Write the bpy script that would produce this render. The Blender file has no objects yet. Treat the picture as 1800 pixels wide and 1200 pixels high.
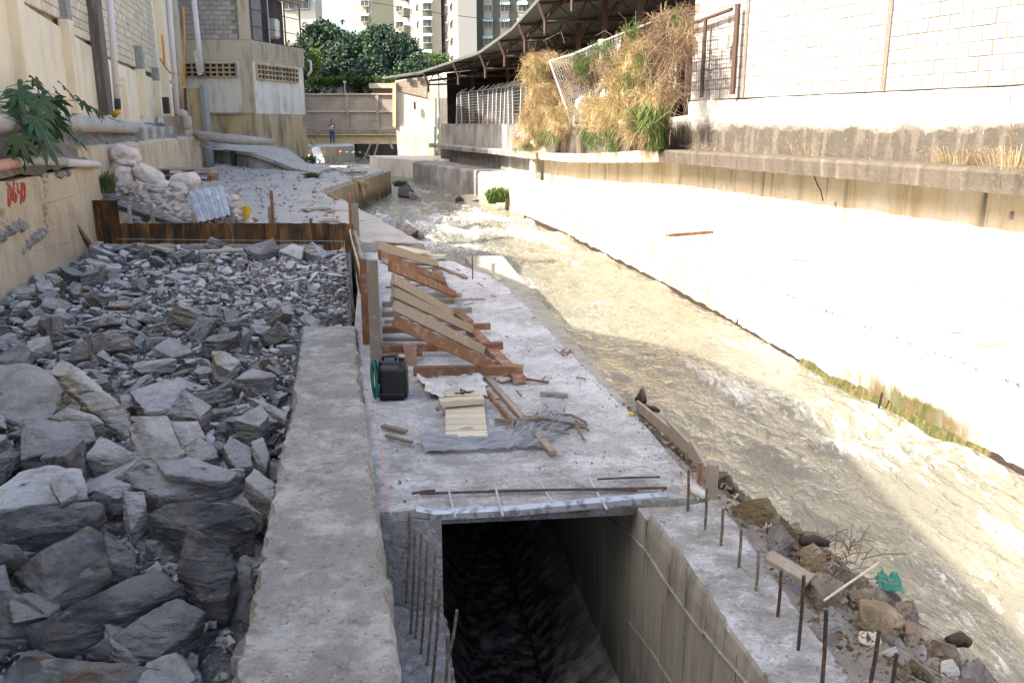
import bpy, bmesh, math, random
from mathutils import Vector, Matrix, noise, Euler
R = math.radians
sc = bpy.context.scene
col = sc.collection
random.seed(7)

# ------------------------------------------------------------------ camera
F = 1500.0; CH = 2.4; PIT = math.atan(383/1500.0)
CP, SP = math.cos(PIT), math.sin(PIT)
cam = bpy.data.cameras.new('camera'); camo = bpy.data.objects.new('camera', cam); col.objects.link(camo)
cam.sensor_width = 36; cam.lens = F/1800*36; cam.clip_start = .05; cam.clip_end = 3000
camo.location = (0, 0, CH); camo.rotation_euler = (math.pi/2-PIT, 0, 0)
sc.camera = camo

# ------------------------------------------------------------------ light
SUN_EL = R(43); LX, LY = .906, .423            # sunlight travels towards +X +Y
w = bpy.data.worlds.new('World'); sc.world = w; w.use_nodes = True
nt = w.node_tree; bg = nt.nodes['Background']
sky = nt.nodes.new('ShaderNodeTexSky'); sky.sky_type = 'NISHITA'; sky.sun_disc = False
sky.sun_elevation = SUN_EL; sky.sun_rotation = math.atan2(-LX, -LY)
sky.air_density = .9; sky.dust_density = 4.2; sky.ozone_density = 1.0
nt.links.new(sky.outputs[0], bg.inputs[0]); bg.inputs[1].default_value = .15
sl = bpy.data.lights.new('sun', 'SUN'); sl.energy = 3.7; sl.angle = R(.5); sl.color = (1, .95, .86)
so = bpy.data.objects.new('sun', sl); col.objects.link(so)
so.rotation_euler = Vector((LX*math.cos(SUN_EL), LY*math.cos(SUN_EL), -math.sin(SUN_EL))).to_track_quat('-Z', 'Y').to_euler()
so.location = (-20, -10, 30)
sc.view_settings.view_transform = 'Standard'; sc.view_settings.look = 'None'
sc.view_settings.gamma = 1; sc.view_settings.use_curve_mapping = False
sc.view_settings.exposure = 1.95
sc.render.engine = 'CYCLES'

# ------------------------------------------------------------------ helpers
def ray(px, py):
    u = (px-900)/F; v = (py-600)/F
    return u, CP-v*SP, -SP-v*CP
def P(px, py, z=0.0):                      # point of height z seen at a place in the photograph
    x, y, d = ray(px, py); t = (z-CH)/d
    return Vector((x*t, y*t, z))
def PY(px, py, Y):
    x, y, d = ray(px, py); t = Y/y
    return Vector((x*t, Y, CH+d*t))
def PL(px, py, A, B):                      # point on the upright plane through A, B
    x, y, d = ray(px, py); nx, ny = B[1]-A[1], A[0]-B[0]
    t = (A[0]*nx+A[1]*ny)/(x*nx+y*ny)
    return Vector((x*t, y*t, CH+d*t))
def proj(p):
    t = p[1]*CP-(p[2]-CH)*SP; v = (-p[1]*SP-(p[2]-CH)*CP)/max(t, 1e-3)
    return 900+F*p[0]/max(t, 1e-3), 600+F*v, t
def infr(p, m=20):
    a, b, t = proj(p)
    return t > .1 and -m < a < 1800+m and -m < b < 1200+m
def lerp(a, b, t): return a+(b-a)*t
def V(*a): return Vector(a)
def interp(tab, x):
    if x <= tab[0][0]: return tab[0][1]
    for (a, b), (c, d) in zip(tab, tab[1:]):
        if x <= c: return b+(d-b)*(x-a)/(c-a)
    return tab[-1][1]
def nz(p, s=1.0, seed=0): return noise.noise(Vector((p[0]*s+seed*7.3, p[1]*s-seed*3.1, p[2]*s+seed)))

class MB:
    def __init__(s): s.v = []; s.f = []; s.uv = None
    def add(s, vs, fs):
        n = len(s.v); s.v += [tuple(a) for a in vs]; s.f += [tuple(n+i for i in f) for f in fs]; return s
    def box(s, c, size, rot=None):
        c = Vector(c); h = Vector(size)/2
        vs = [Vector((x*h.x, y*h.y, z*h.z)) for z in (-1, 1) for y in (-1, 1) for x in (-1, 1)]
        if rot is not None: vs = [rot @ a for a in vs]
        return s.add([c+a for a in vs], [(0, 2, 3, 1), (4, 5, 7, 6), (0, 1, 5, 4), (2, 6, 7, 3), (0, 4, 6, 2), (1, 3, 7, 5)])
    def beam(s, a, b, w, h, up=(0, 0, 1)):  # board from a to b, width w across, h along up
        a = Vector(a); b = Vector(b); d = (b-a); L = d.length; d.normalize()
        u = Vector(up); x = d.cross(u)
        if x.length < 1e-4: u = Vector((1, 0, 0)); x = d.cross(u)
        x.normalize(); u = x.cross(d).normalized()
        M_ = Matrix((x, d, u)).transposed()
        return s.box((a+b)/2, (w, L, h), M_)
    def tube(s, path, r, n=8, caps=True):
        path = [Vector(p) for p in path]; rings = []; N = len(path)
        ref = None
        for i, p in enumerate(path):
            d = (path[min(i+1, N-1)]-path[max(i-1, 0)]).normalized()
            if ref is None:
                ref = Vector((0, 0, 1)) if abs(d.z) < .9 else Vector((1, 0, 0))
            x = d.cross(ref)
            if x.length < 1e-3: x = d.cross(Vector((0, 1, 0)))
            x.normalize(); y = x.cross(d).normalized(); ref = y
            rr = r[i] if isinstance(r, (list, tuple)) else r
            rings.append([p+(x*math.cos(k*2*math.pi/n)+y*math.sin(k*2*math.pi/n))*rr for k in range(n)])
        vs = [q for g in rings for q in g]; fs = []
        for i in range(N-1):
            for k in range(n):
                a = i*n+k; b = i*n+(k+1) % n
                fs.append((a, b, b+n, a+n))
        if caps: fs.append(tuple(range(n))[::-1]); fs.append(tuple((N-1)*n+k for k in range(n)))
        return s.add(vs, fs)
    def prism(s, poly, z0, z1):             # poly (x,y); z0/z1 numbers or lists
        n = len(poly)
        g = lambda z, i: z[i] if isinstance(z, (list, tuple)) else z
        vs = [(p[0], p[1], g(z0, i)) for i, p in enumerate(poly)]+[(p[0], p[1], g(z1, i)) for i, p in enumerate(poly)]
        return s.add(vs, [tuple(range(n))[::-1], tuple(range(n, 2*n))]+[(i, (i+1) % n, n+(i+1) % n, n+i) for i in range(n)])
    def loft(s, secs, caps=True):
        m = len(secs[0]); vs = [q for g in secs for q in g]; fs = []
        for i in range(len(secs)-1):
            for k in range(m):
                a = i*m+k; b = i*m+(k+1) % m
                fs.append((a, b, b+m, a+m))
        if caps: fs.append(tuple(range(m))[::-1]); fs.append(tuple((len(secs)-1)*m+k for k in range(m)))
        return s.add(vs, fs)
    def quad(s, a, b, c, d): return s.add([a, b, c, d], [(0, 1, 2, 3)])
    def build(s, name, m, parent=None, smooth=False, bevel=0):
        me = bpy.data.meshes.new(name); vs = [Vector(a) for a in s.v]
        if parent is not None: o0 = Vector(parent['_w'])
        else:
            xs = [a.x for a in vs]; ys = [a.y for a in vs]; zs = [a.z for a in vs]
            o0 = Vector(((min(xs)+max(xs))/2, (min(ys)+max(ys))/2, min(zs)))
        me.from_pydata([tuple(a-o0) for a in vs], [], s.f); me.update()
        bm = bmesh.new(); bm.from_mesh(me); bmesh.ops.recalc_face_normals(bm, faces=bm.faces)
        if bevel: bmesh.ops.bevel(bm, geom=[e for e in bm.edges], offset=bevel, segments=1, affect='EDGES')
        bm.to_mesh(me); bm.free()
        if smooth: me.polygons.foreach_set('use_smooth', [True]*len(me.polygons))
        me.materials.append(m)
        o = bpy.data.objects.new(name, me); col.objects.link(o)
        if parent is None: o.location = o0; o['_w'] = tuple(o0)
        else:
            o.parent = parent; o['_w'] = parent['_w']
        return o
def tag(o, label=None, cat=None, group=None, kind=None):
    if label: o['label'] = label
    if cat: o['category'] = cat
    if group: o['group'] = group
    if kind: o['kind'] = kind
    return o
def thing(name, loc, label, cat, group=None):
    o = bpy.data.objects.new(name, None); col.objects.link(o); o.location = loc; o['_w'] = tuple(loc)
    o.empty_display_size = .1
    return tag(o, label, cat, group)
def inst(name, me, loc, rot=(0, 0, 0), parent=None, scale=(1, 1, 1)):
    o = bpy.data.objects.new(name, me); col.objects.link(o)
    if parent is not None: o.parent = parent; loc = Vector(loc)-Vector(parent['_w'])
    o.location = loc; o.rotation_euler = rot; o.scale = scale
    return o
def resample(pts, step):
    pts = [Vector(p) for p in pts]; L = [0]
    for a, b in zip(pts, pts[1:]): L.append(L[-1]+(b-a).length)
    n = max(2, int(L[-1]/step)); out = []
    for i in range(n+1):
        s = L[-1]*i/n; k = 0
        while k < len(L)-2 and L[k+1] < s: k += 1
        t = (s-L[k])/max(1e-6, L[k+1]-L[k]); out.append(pts[k].lerp(pts[k+1], t))
    return out
def ribbon(Lp, Rp, zb, n=60, cross=8, jit=.02, surf=.006, seed=1, lipL=0, lipR=0, zbR=None):
    # solid strip of concrete between two top edges, broken edges, uneven top
    def res(pts):
        pts = [Vector(p) for p in pts]; d = [0]
        for a, b in zip(pts, pts[1:]): d.append(d[-1]+(b-a).length)
        out = []
        for i in range(n+1):
            s = d[-1]*i/n; k = 0
            while k < len(d)-2 and d[k+1] < s: k += 1
            out.append(pts[k].lerp(pts[k+1], (s-d[k])/max(1e-6, d[k+1]-d[k])))
        return out
    A = res(Lp); B = res(Rp); secs = []
    for i, (a, b) in enumerate(zip(A, B)):
        d = (b-a).normalized()
        ja = jit*(nz(a, 2.2, seed)+.7*nz(a, 9, seed+2)+.5*nz(a, 31, seed+3)); jb = jit*(nz(b, 2.2, seed+5)+.7*nz(b, 9, seed+6)+.5*nz(b, 31, seed+7))
        a2 = a+d*(ja+jit*.5); b2 = b-d*(jb+jit*.5)
        zbl = zb; zbr = zb if zbR is None else zbR
        row = [Vector((a.x, a.y, zbl))]
        if jit: row.append(Vector((a.x+d.x*ja*.5, a.y+d.y*ja*.5, a2.z-.10)))
        row.append(a2+V(0, 0, -jit*.9)); 
        for k in range(cross+1):
            p = a2.lerp(b2, (k+.3)/(cross+.6)); p.z += surf*(nz(p, 3, seed)+nz(p, 11, seed+1)*.6); row.append(p)
        row.append(b2+V(0, 0, -jit*.9))
        if jit: row.append(Vector((b.x-d.x*jb*.5, b.y-d.y*jb*.5, b2.z-.10)))
        row.append(Vector((b.x, b.y, zbr)))
        secs.append(row)
    mb = MB(); mb.loft(secs); return mb

# ------------------------------------------------------------------ materials
def mat(name, base, layers=(), rough=.9, bump=(), metal=0, rnd=0, spec=.3, hue=0, coords='Object', trans=0, disp=None, bdist=.01, two=False):
    m = bpy.data.materials.new(name); m.use_nodes = True; t = m.node_tree; N = t.nodes; Lk = t.links
    bs = N['Principled BSDF']; bs.inputs['Roughness'].default_value = rough; bs.inputs['Metallic'].default_value = metal
    bs.inputs['Specular IOR Level'].default_value = spec
    tc = N.new('ShaderNodeTexCoord'); oi = N.new('ShaderNodeObjectInfo')
    if coords == 'World':
        ge = N.new('ShaderNodeNewGeometry'); src = ge.outputs['Position']
    else:
        mu = N.new('ShaderNodeMath'); mu.operation = 'MULTIPLY'; mu.inputs[1].default_value = 37.0; Lk.new(oi.outputs['Random'], mu.inputs[0])
        va = N.new('ShaderNodeVectorMath'); va.operation = 'ADD'; Lk.new(tc.outputs[coords], va.inputs[0]); Lk.new(mu.outputs[0], va.inputs[1]); src = va.outputs[0]
    def tex(l, k):
        mp = N.new('ShaderNodeMapping'); s = l.get('s', 5); s = (s, s, s) if isinstance(s, (int, float)) else s
        mp.inputs['Scale'].default_value = s; mp.inputs['Location'].default_value = (k*3.7, k*1.9, k*5.3); Lk.new(src, mp.inputs[0])
        if l.get('r'): mp.inputs['Rotation'].default_value = l['r']
        kd = l.get('k', 'noise')
        if kd == 'noise':
            n = N.new('ShaderNodeTexNoise'); n.inputs['Scale'].default_value = 1; n.inputs['Detail'].default_value = l.get('d', 6); n.inputs['Roughness'].default_value = l.get('rg', .6)
            n.inputs['Distortion'].default_value = l.get('w', 0); o = n.outputs[0]
        elif kd == 'vor':
            n = N.new('ShaderNodeTexVoronoi'); n.inputs['Scale'].default_value = 1; n.feature = l.get('feat', 'F1'); o = n.outputs['Distance']
        elif kd == 'wave':
            n = N.new('ShaderNodeTexWave'); n.inputs['Scale'].default_value = 1; n.inputs['Distortion'].default_value = l.get('w', 3); n.inputs['Detail'].default_value = 3; o = n.outputs['Fac']
        Lk.new(mp.outputs[0], n.inputs['Vector']); return o
    rgb = N.new('ShaderNodeRGB'); rgb.outputs[0].default_value = (*base, 1); cur = rgb.outputs[0]
    for k, l in enumerate(layers):
        o = tex(l, k+1); mr = N.new('ShaderNodeMapRange'); mr.inputs['From Min'].default_value = l['lo']; mr.inputs['From Max'].default_value = l['hi']
        mr.inputs['To Max'].default_value = l.get('a', 1); Lk.new(o, mr.inputs[0]); fac = mr.outputs[0]
        if l.get('z'):   # band by world height, for stains and painted shade (z0 full, z1 none)
            ge2 = N.new('ShaderNodeNewGeometry'); sx = N.new('ShaderNodeSeparateXYZ'); Lk.new(ge2.outputs['Position'], sx.inputs[0])
            ax = {'x': 0, 'y': 1, 'z': 2}[l.get('ax', 'z')]
            wob = N.new('ShaderNodeMath'); wob.operation = 'MULTIPLY_ADD'; wob.inputs[1].default_value = l.get('zw', .4); Lk.new(o, wob.inputs[0]); Lk.new(sx.outputs[ax], wob.inputs[2])
            m2 = N.new('ShaderNodeMapRange'); m2.inputs['From Min'].default_value = l['z'][1]; m2.inputs['From Max'].default_value = l['z'][0]; Lk.new(wob.outputs[0], m2.inputs[0])
            mm = N.new('ShaderNodeMath'); mm.operation = 'MULTIPLY'; Lk.new(fac, mm.inputs[0]); Lk.new(m2.outputs[0], mm.inputs[1]); fac = mm.outputs[0]
        if l.get('yr'):  # only along a stretch of the bank
            g5 = N.new('ShaderNodeNewGeometry'); s5 = N.new('ShaderNodeSeparateXYZ'); Lk.new(g5.outputs['Position'], s5.inputs[0]); y0, y1, y2, y3 = l['yr']; prod = fac
            for a_, b_ in ((y0, y1), (y3, y2)):
                m5 = N.new('ShaderNodeMapRange'); m5.inputs['From Min'].default_value = a_; m5.inputs['From Max'].default_value = b_; Lk.new(s5.outputs[1], m5.inputs[0])
                m6 = N.new('ShaderNodeMath'); m6.operation = 'MULTIPLY'; Lk.new(prod, m6.inputs[0]); Lk.new(m5.outputs[0], m6.inputs[1]); prod = m6.outputs[0]
            fac = prod
        if l.get('up'):  # dust lies on the faces that look up
            g3 = N.new('ShaderNodeNewGeometry'); s3 = N.new('ShaderNodeSeparateXYZ'); Lk.new(g3.outputs['Normal'], s3.inputs[0]); m3 = N.new('ShaderNodeMapRange'); m3.inputs['From Min'].default_value = .35; m3.inputs['From Max'].default_value = .85
            Lk.new(s3.outputs[2], m3.inputs[0]); m4 = N.new('ShaderNodeMath'); m4.operation = 'MULTIPLY'; Lk.new(fac, m4.inputs[0]); Lk.new(m3.outputs[0], m4.inputs[1]); fac = m4.outputs[0]
        mx = N.new('ShaderNodeMix'); mx.data_type = 'RGBA'; Lk.new(fac, mx.inputs[0]); Lk.new(cur, mx.inputs[6]); mx.inputs[7].default_value = (*l['c'], 1); cur = mx.outputs[2]
    if rnd or hue:
        hs = N.new('ShaderNodeHueSaturation'); mr = N.new('ShaderNodeMapRange'); mr.inputs['To Min'].default_value = 1-rnd; mr.inputs['To Max'].default_value = 1+rnd
        Lk.new(oi.outputs['Random'], mr.inputs[0]); Lk.new(mr.outputs[0], hs.inputs['Value'])
        if hue:
            wn = N.new('ShaderNodeTexWhiteNoise'); wn.noise_dimensions = '1D'; Lk.new(oi.outputs['Random'], wn.inputs['W'])
            mh = N.new('ShaderNodeMapRange'); mh.inputs['To Min'].default_value = .5-hue; mh.inputs['To Max'].default_value = .5+hue; Lk.new(wn.outputs[0], mh.inputs[0]); Lk.new(mh.outputs[0], hs.inputs['Hue'])
            ms = N.new('ShaderNodeMapRange'); ms.inputs['To Min'].default_value = .4; ms.inputs['To Max'].default_value = 1.25; Lk.new(wn.outputs[0], ms.inputs[0]); Lk.new(ms.outputs[0], hs.inputs['Saturation'])
        Lk.new(cur, hs.inputs['Color']); cur = hs.outputs[0]
    Lk.new(cur, bs.inputs['Base Color'])
    nrm = None
    for k, l in enumerate(bump):
        o = tex(l, k+20); b = N.new('ShaderNodeBump'); b.inputs['Strength'].default_value = l.get('str', 1); b.inputs['Distance'].default_value = l.get('dist', bdist)
        Lk.new(o, b.inputs['Height'])
        if nrm: Lk.new(nrm, b.inputs['Normal'])
        nrm = b.outputs[0]
    if nrm: Lk.new(nrm, bs.inputs['Normal'])
    if trans:
        tr = N.new('ShaderNodeBsdfTranslucent'); Lk.new(cur, tr.inputs[0]); ad = N.new('ShaderNodeMixShader'); ad.inputs[0].default_value = trans
        Lk.new(bs.outputs[0], ad.inputs[1]); Lk.new(tr.outputs[0], ad.inputs[2]); Lk.new(ad.outputs[0], N['Material Output'].inputs[0])
    return m

FINE = dict(s=90, dist=.004, d=4)
M = {}
M['top'] = mat('dusty_wall_top', (.33, .305, .26), [dict(c=(.55, .515, .445), s=2.6, lo=.46, hi=.60, d=10, rg=.78), dict(c=(.19, .165, .13), s=6, lo=.54, hi=.66, d=9, a=.75, rg=.75), dict(c=(.13, .115, .1), s=30, lo=.60, hi=.68, a=.8), dict(c=(.58, .55, .5), s=14, lo=.60, hi=.70, d=8, a=.6), dict(c=(.6, .57, .52), s=70, lo=.62, hi=.70, a=.5)],
    bump=[dict(s=4, dist=.05), dict(s=16, dist=.04, d=9, rg=.7), dict(s=90, dist=.010)], coords='World')
M['slab'] = mat('cement_dusted_slab', (.40, .385, .36), [dict(c=(.62, .605, .575), s=1.3, lo=.42, hi=.58, d=9, rg=.75), dict(c=(.27, .25, .22), s=3.3, lo=.55, hi=.68, d=9, a=.75, rg=.75), dict(c=(.70, .69, .67), s=(11, 14, 14), lo=.52, hi=.62, d=9, rg=.75, a=.85), dict(c=(.17, .16, .145), s=(24, 30, 24), lo=.57, hi=.64, a=.75, d=7, rg=.7), dict(c=(.75, .74, .72), s=50, lo=.60, hi=.66, a=.6), dict(c=(.24, .2, .1), s=1.7, lo=.62, hi=.74, a=.6), dict(c=(.23, .215, .18), s=(3, 4, 3), lo=.40, hi=.60, d=10, rg=.75, a=.85, z=(6.2, 8.3), ax='y', zw=1.2)],
    bump=[dict(s=9, dist=.045, d=9, rg=.7), dict(s=45, dist=.02, d=6)], coords='World')
M['crumb'] = mat('raw_broken_concrete', (.33, .31, .28), [dict(c=(.5, .48, .45), s=14, lo=.5, hi=.7), dict(c=(.15, .14, .13), s=30, lo=.55, hi=.7, a=.8)],
    bump=[dict(s=9, dist=.06, d=8), dict(s=45, dist=.025, d=6)], coords='World')
M['cast'] = mat('board_cast_concrete', (.30, .275, .225), [dict(c=(.012, .011, .01), s=1.5, lo=.05, hi=.2, z=(-1.6, -.5), zw=.5), dict(c=(.18, .165, .13), s=(9, 9, .7), lo=.45, hi=.7), dict(c=(.44, .43, .4), s=(3, 3, 1), lo=.55, hi=.75, a=.6), dict(c=(.14, .13, .11), s=(60, 60, 2), lo=.66, hi=.72, a=.5)],  # near-black lower layer paints in the shade deep in the culvert
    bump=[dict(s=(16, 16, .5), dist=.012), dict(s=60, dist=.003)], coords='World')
M['left_ret'] = mat('stained_retaining_wall', (.58, .47, .32), [dict(c=(.40, .31, .19), s=(1.6, 1.6, .9), lo=.45, hi=.68, d=8), dict(c=(.5, .45, .36), s=4, lo=.55, hi=.75, a=.6), dict(c=(.2, .17, .13), s=(7, 7, 1.0), lo=.58, hi=.74, a=.6), dict(c=(.55, .5, .43), s=(1.5, 1.5, 25), lo=.6, hi=.7, a=.3)],
    bump=[dict(s=3, dist=.05), dict(s=14, dist=.025, d=8), dict(s=80, dist=.006)], coords='World')
M['plaster'] = mat('cream_plaster', (.78, .66, .46), [dict(c=(.56, .46, .3), s=(1.5, 1.5, .5), lo=.5, hi=.75, d=7), dict(c=(.74, .66, .52), s=3, lo=.55, hi=.75, a=.6), dict(c=(.27, .22, .16), s=(8, 8, .8), lo=.62, hi=.78, a=.6, z=(2.7, 3.6)), dict(c=(.3, .26, .2), s=30, lo=.66, hi=.72, a=.4)],
    bump=[dict(s=10, dist=.01), dict(s=70, dist=.003)], coords='World')
M['dirt_pil'] = mat('soot_stained_plaster', (.13, .11, .09), [dict(c=(.3, .25, .18), s=(9, 9, 1.2), lo=.5, hi=.7), dict(c=(.05, .045, .04), s=(4, 4, .7), lo=.55, hi=.7)], bump=[dict(s=20, dist=.01)], coords='World')
M['block'] = mat('warm_concrete_block', (.62, .52, .37), [dict(c=(.3, .26, .2), s=6, lo=.5, hi=.75, a=.6)], rnd=.14, bump=[dict(s=60, dist=.006)])
M['block_grey'] = mat('grey_concrete_block', (.40, .355, .30), [dict(c=(.19, .18, .165), s=3, lo=.5, hi=.7, a=.7)], rnd=.12, bump=[dict(s=60, dist=.006)])
M['block_white'] = mat('pale_concrete_block', (.42, .385, .35), [dict(c=(.24, .21, .185), s=5, lo=.50, hi=.70, a=.7)], rnd=.22, bump=[dict(s=60, dist=.006)])
M['mortar'] = mat('mortar', (.3, .27, .23), [dict(c=(.4, .37, .32), s=12, lo=.5, hi=.7)], bump=[dict(s=40, dist=.01)], coords='World')
M['mortar_white'] = mat('pale_mortar', (.16, .135, .11), [dict(c=(.24, .20, .16), s=12, lo=.5, hi=.7)], bump=[dict(s=40, dist=.01)], coords='World')
M['right_low'] = mat('water_stained_lower_wall', (.50, .42, .30), [dict(c=(.33, .24, .13), s=(3, 3, .35), lo=.5, hi=.72, d=7), dict(c=(.06, .05, .035), s=(5, 5, .16), lo=.57, hi=.66, a=.9, z=(1.7, .5), zw=.3), dict(c=(.66, .62, .55), s=(1.2, 1.2, .8), lo=.5, hi=.7, a=.7)],
    bump=[dict(s=4, dist=.02), dict(s=(14, 14, .5), dist=.008), dict(s=60, dist=.004)], coords='World')
M['right_band'] = mat('blackened_upper_band', (.6, .56, .49), [dict(c=(.088, .073, .055), s=(1.0, 1.0, 2), lo=.02, hi=.1, d=12, rg=.78, z=(2.68, 2.92), zw=.8), dict(c=(.06, .05, .04), s=(8, 8, 3), lo=.5, hi=.75, a=.6, z=(2.3, 2.7)), dict(c=(.16, .13, .10), s=(5, 5, 1), lo=.5, hi=.62, a=.8, z=(2.5, 2.75)), dict(c=(.5, .47, .4), s=(22, 22, 9), lo=.66, hi=.72, a=.8), dict(c=(.3, .25, .12), s=3, lo=.6, hi=.8, a=.5, z=(2.0, 2.3))],
    bump=[dict(s=8, dist=.03, d=8), dict(s=50, dist=.01)], coords='World')
M['ledge'] = mat('lichened_ledge', (.115, .093, .07), [dict(c=(.07, .056, .042), s=(4, 4, 1), lo=.45, hi=.7), dict(c=(.2, .17, .13), s=(6, 6, .8), lo=.56, hi=.72, a=.7), dict(c=(.3, .28, .24), s=60, lo=.66, hi=.74, a=.5)],
    bump=[dict(s=8, dist=.03, d=8), dict(s=50, dist=.01)], coords='World')
M['terrace'] = mat('bright_terrace_concrete', (.6, .56, .48), [dict(c=(.5, .44, .34), s=(2, 2, 1), lo=.52, hi=.75), dict(c=(.66, .63, .58), s=4, lo=.5, hi=.7, a=.6), dict(c=(.3, .25, .17), s=(18, 18, 10), lo=.66, hi=.72, a=.7), dict(c=(.055, .065, .015), s=(5, 5, 2.2), lo=.05, hi=.2, d=10, rg=.7, z=(-.38, -.26), zw=.45, yr=(7.8, 8.8, 9.2, 10.8)), dict(c=(.13, .09, .04), s=(9, 9, 3), lo=.4, hi=.55, d=10, z=(-.42, -.25), zw=.4, yr=(7.7, 8.5, 9.6, 11.5)), dict(c=(.05, .055, .02), s=(14, 14, 4), lo=.48, hi=.58, d=8, z=(-.62, -.45), zw=.4, yr=(7.7, 8.3, 10, 12))],
    bump=[dict(s=5, dist=.02), dict(s=40, dist=.008)], coords='World')
M['terrace_honey'] = mat('honeycombed_concrete', (.47, .38, .25), [dict(c=(.36, .27, .15), s=(3, 3, 1.5), lo=.48, hi=.7), dict(c=(.15, .11, .07), s=20, lo=.66, hi=.7, a=.8), dict(c=(.55, .5, .42), s=2, lo=.5, hi=.65)],
    bump=[dict(s=9, dist=.03, d=8), dict(s=50, dist=.01)], coords='World')
M['bank'] = mat('weathered_bank_concrete', (.42, .39, .34), [dict(c=(.33, .3, .25), s=1.0, lo=.45, hi=.65, d=9, rg=.7), dict(c=(.52, .5, .45), s=2.3, lo=.52, hi=.7, d=9, a=.7), dict(c=(.22, .18, .13), s=9, lo=.58, hi=.75, a=.6)],
    bump=[dict(s=5, dist=.03, d=8), dict(s=45, dist=.01)], coords='World')
M['pier'] = mat('ochre_stained_pier', (.36, .29, .19), [dict(c=(.25, .2, .13), s=(3, 3, .8), lo=.45, hi=.65), dict(c=(.09, .085, .05), s=(2.5, 2.5, 2), lo=.3, hi=.5, z=(-.2, .2), zw=.3), dict(c=(.45, .4, .31), s=4, lo=.55, hi=.75, a=.6)],
    bump=[dict(s=6, dist=.03), dict(s=50, dist=.01)], coords='World')
M['dirt'] = mat('grey_dirt', (.27, .245, .21), [dict(c=(.36, .34, .3), s=3, lo=.5, hi=.65, d=9), dict(c=(.15, .13, .11), s=12, lo=.55, hi=.7, a=.8)], bump=[dict(s=8, dist=.08, d=8), dict(s=50, dist=.02)], coords='World')
M['ground'] = mat('ground_earth', (.2, .18, .14), [dict(c=(.12, .13, .07), s=.1, lo=.45, hi=.6)], coords='World')
M['slate'] = mat('slate_stone', (.29, .262, .23), [dict(c=(.44, .405, .35), s=(2.5, 2.5, 5), lo=.44, hi=.60, d=8, rg=.7), dict(c=(.075, .078, .088), s=(3, 3, 16), lo=.53, hi=.64, d=7, a=.85), dict(c=(.32, .19, .09), s=2.2, lo=.53, hi=.64, d=8, a=.8), dict(c=(.55, .53, .49), s=(6, 6, 18), lo=.60, hi=.67, d=8, a=.8), dict(c=(.09, .09, .095), s=(9, 9, 45), lo=.58, hi=.64, d=8, a=.7), dict(c=(.42, .42, .42), s=(20, 20, 60), lo=.57, hi=.64, d=6, a=.55), dict(c=(.62, .59, .53), s=2.2, lo=.33, hi=.53, d=10, rg=.75, a=.9, up=1)],
    bump=[dict(s=(4, 4, 40), dist=.07, d=9, rg=.7), dict(s=12, dist=.05, d=10, rg=.72), dict(s=60, dist=.012)], rnd=.30, hue=.012, rough=.72)
M['slate_dark'] = mat('dark_slate', (.15, .145, .145), [dict(c=(.30, .28, .25), s=(2.5, 2.5, 5), lo=.48, hi=.62, d=8, rg=.7), dict(c=(.07, .072, .08), s=(3, 3, 16), lo=.5, hi=.64, d=7, a=.8), dict(c=(.27, .16, .08), s=2.6, lo=.56, hi=.66, d=8, a=.8), dict(c=(.42, .40, .37), s=(6, 6, 18), lo=.60, hi=.67, d=8, a=.8), dict(c=(.34, .325, .30), s=2.0, lo=.46, hi=.62, d=10, rg=.75, a=.8, up=1)],  # darker slate, used for the rocks lower in view
    bump=[dict(s=(4, 4, 40), dist=.07, d=9, rg=.7), dict(s=12, dist=.05, d=10, rg=.72), dict(s=60, dist=.012)], rnd=.2, hue=.012, rough=.6)
M['gravel'] = mat('slate_rubble_dust', (.2, .19, .175), [dict(c=(.34, .32, .29), s=6, lo=.45, hi=.65, d=9), dict(c=(.08, .08, .085), s=14, lo=.52, hi=.66, a=.9)], bump=[dict(s=9, dist=.12, d=8), dict(s=40, dist=.04)], coords='World')
M['bankrock'] = mat('muddy_boulder', (.27, .20, .13), [dict(c=(.42, .37, .3), s=3, lo=.48, hi=.62, d=8), dict(c=(.16, .12, .08), s=5, lo=.55, hi=.7, a=.8), dict(c=(.55, .53, .5), s=9, lo=.62, hi=.72, a=.6)], bump=[dict(s=6, dist=.09, d=9, rg=.7), dict(s=35, dist=.03)], rnd=.3, hue=.006)
M['wood_red'] = mat('red_timber', (.2, .098, .055), [dict(c=(.34, .25, .17), s=(9, 9, 9), lo=.5, hi=.66, d=7, a=.75), dict(c=(.2, .09, .05), s=(30, 2, 30), lo=.55, hi=.7, a=.7)], rnd=.15, bump=[dict(s=(60, 6, 60), dist=.003)])
M['wood_grey'] = mat('cement_greyed_timber', (.26, .215, .165), [dict(c=(.27, .2, .13), s=(6, 6, 6), lo=.5, hi=.66, d=7, a=.8), dict(c=(.38, .34, .285), s=11, lo=.55, hi=.7, a=.7), dict(c=(.13, .09, .06), s=60, lo=.68, hi=.72, a=.8)], rnd=.15, bump=[dict(s=(60, 6, 60), dist=.003)])
M['wood_form'] = mat('oiled_formwork_board', (.17, .075, .022), [dict(c=(.05, .033, .02), s=(5, 5, 1.6), lo=.42, hi=.58, d=7), dict(c=(.36, .18, .05), s=(9, 9, 1), lo=.56, hi=.7, a=.8)], rnd=.5, rough=.6, bump=[dict(s=(60, 60, 4), dist=.003)])
M['wood_pale'] = mat('pale_slat_timber', (.50, .44, .32), [dict(c=(.4, .33, .22), s=(3, 40, 40), lo=.5, hi=.7), dict(c=(.3, .25, .18), s=8, lo=.6, hi=.75, a=.6)], rnd=.1, bump=[dict(s=(4, 60, 60), dist=.003)])
M['rebar'] = mat('rusty_rebar', (.12, .085, .06), [dict(c=(.22, .2, .17), s=30, lo=.5, hi=.65)], rough=.7, bump=[dict(k='wave', s=(0, 0, 60), dist=.003, w=0)], rnd=.2)
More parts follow.
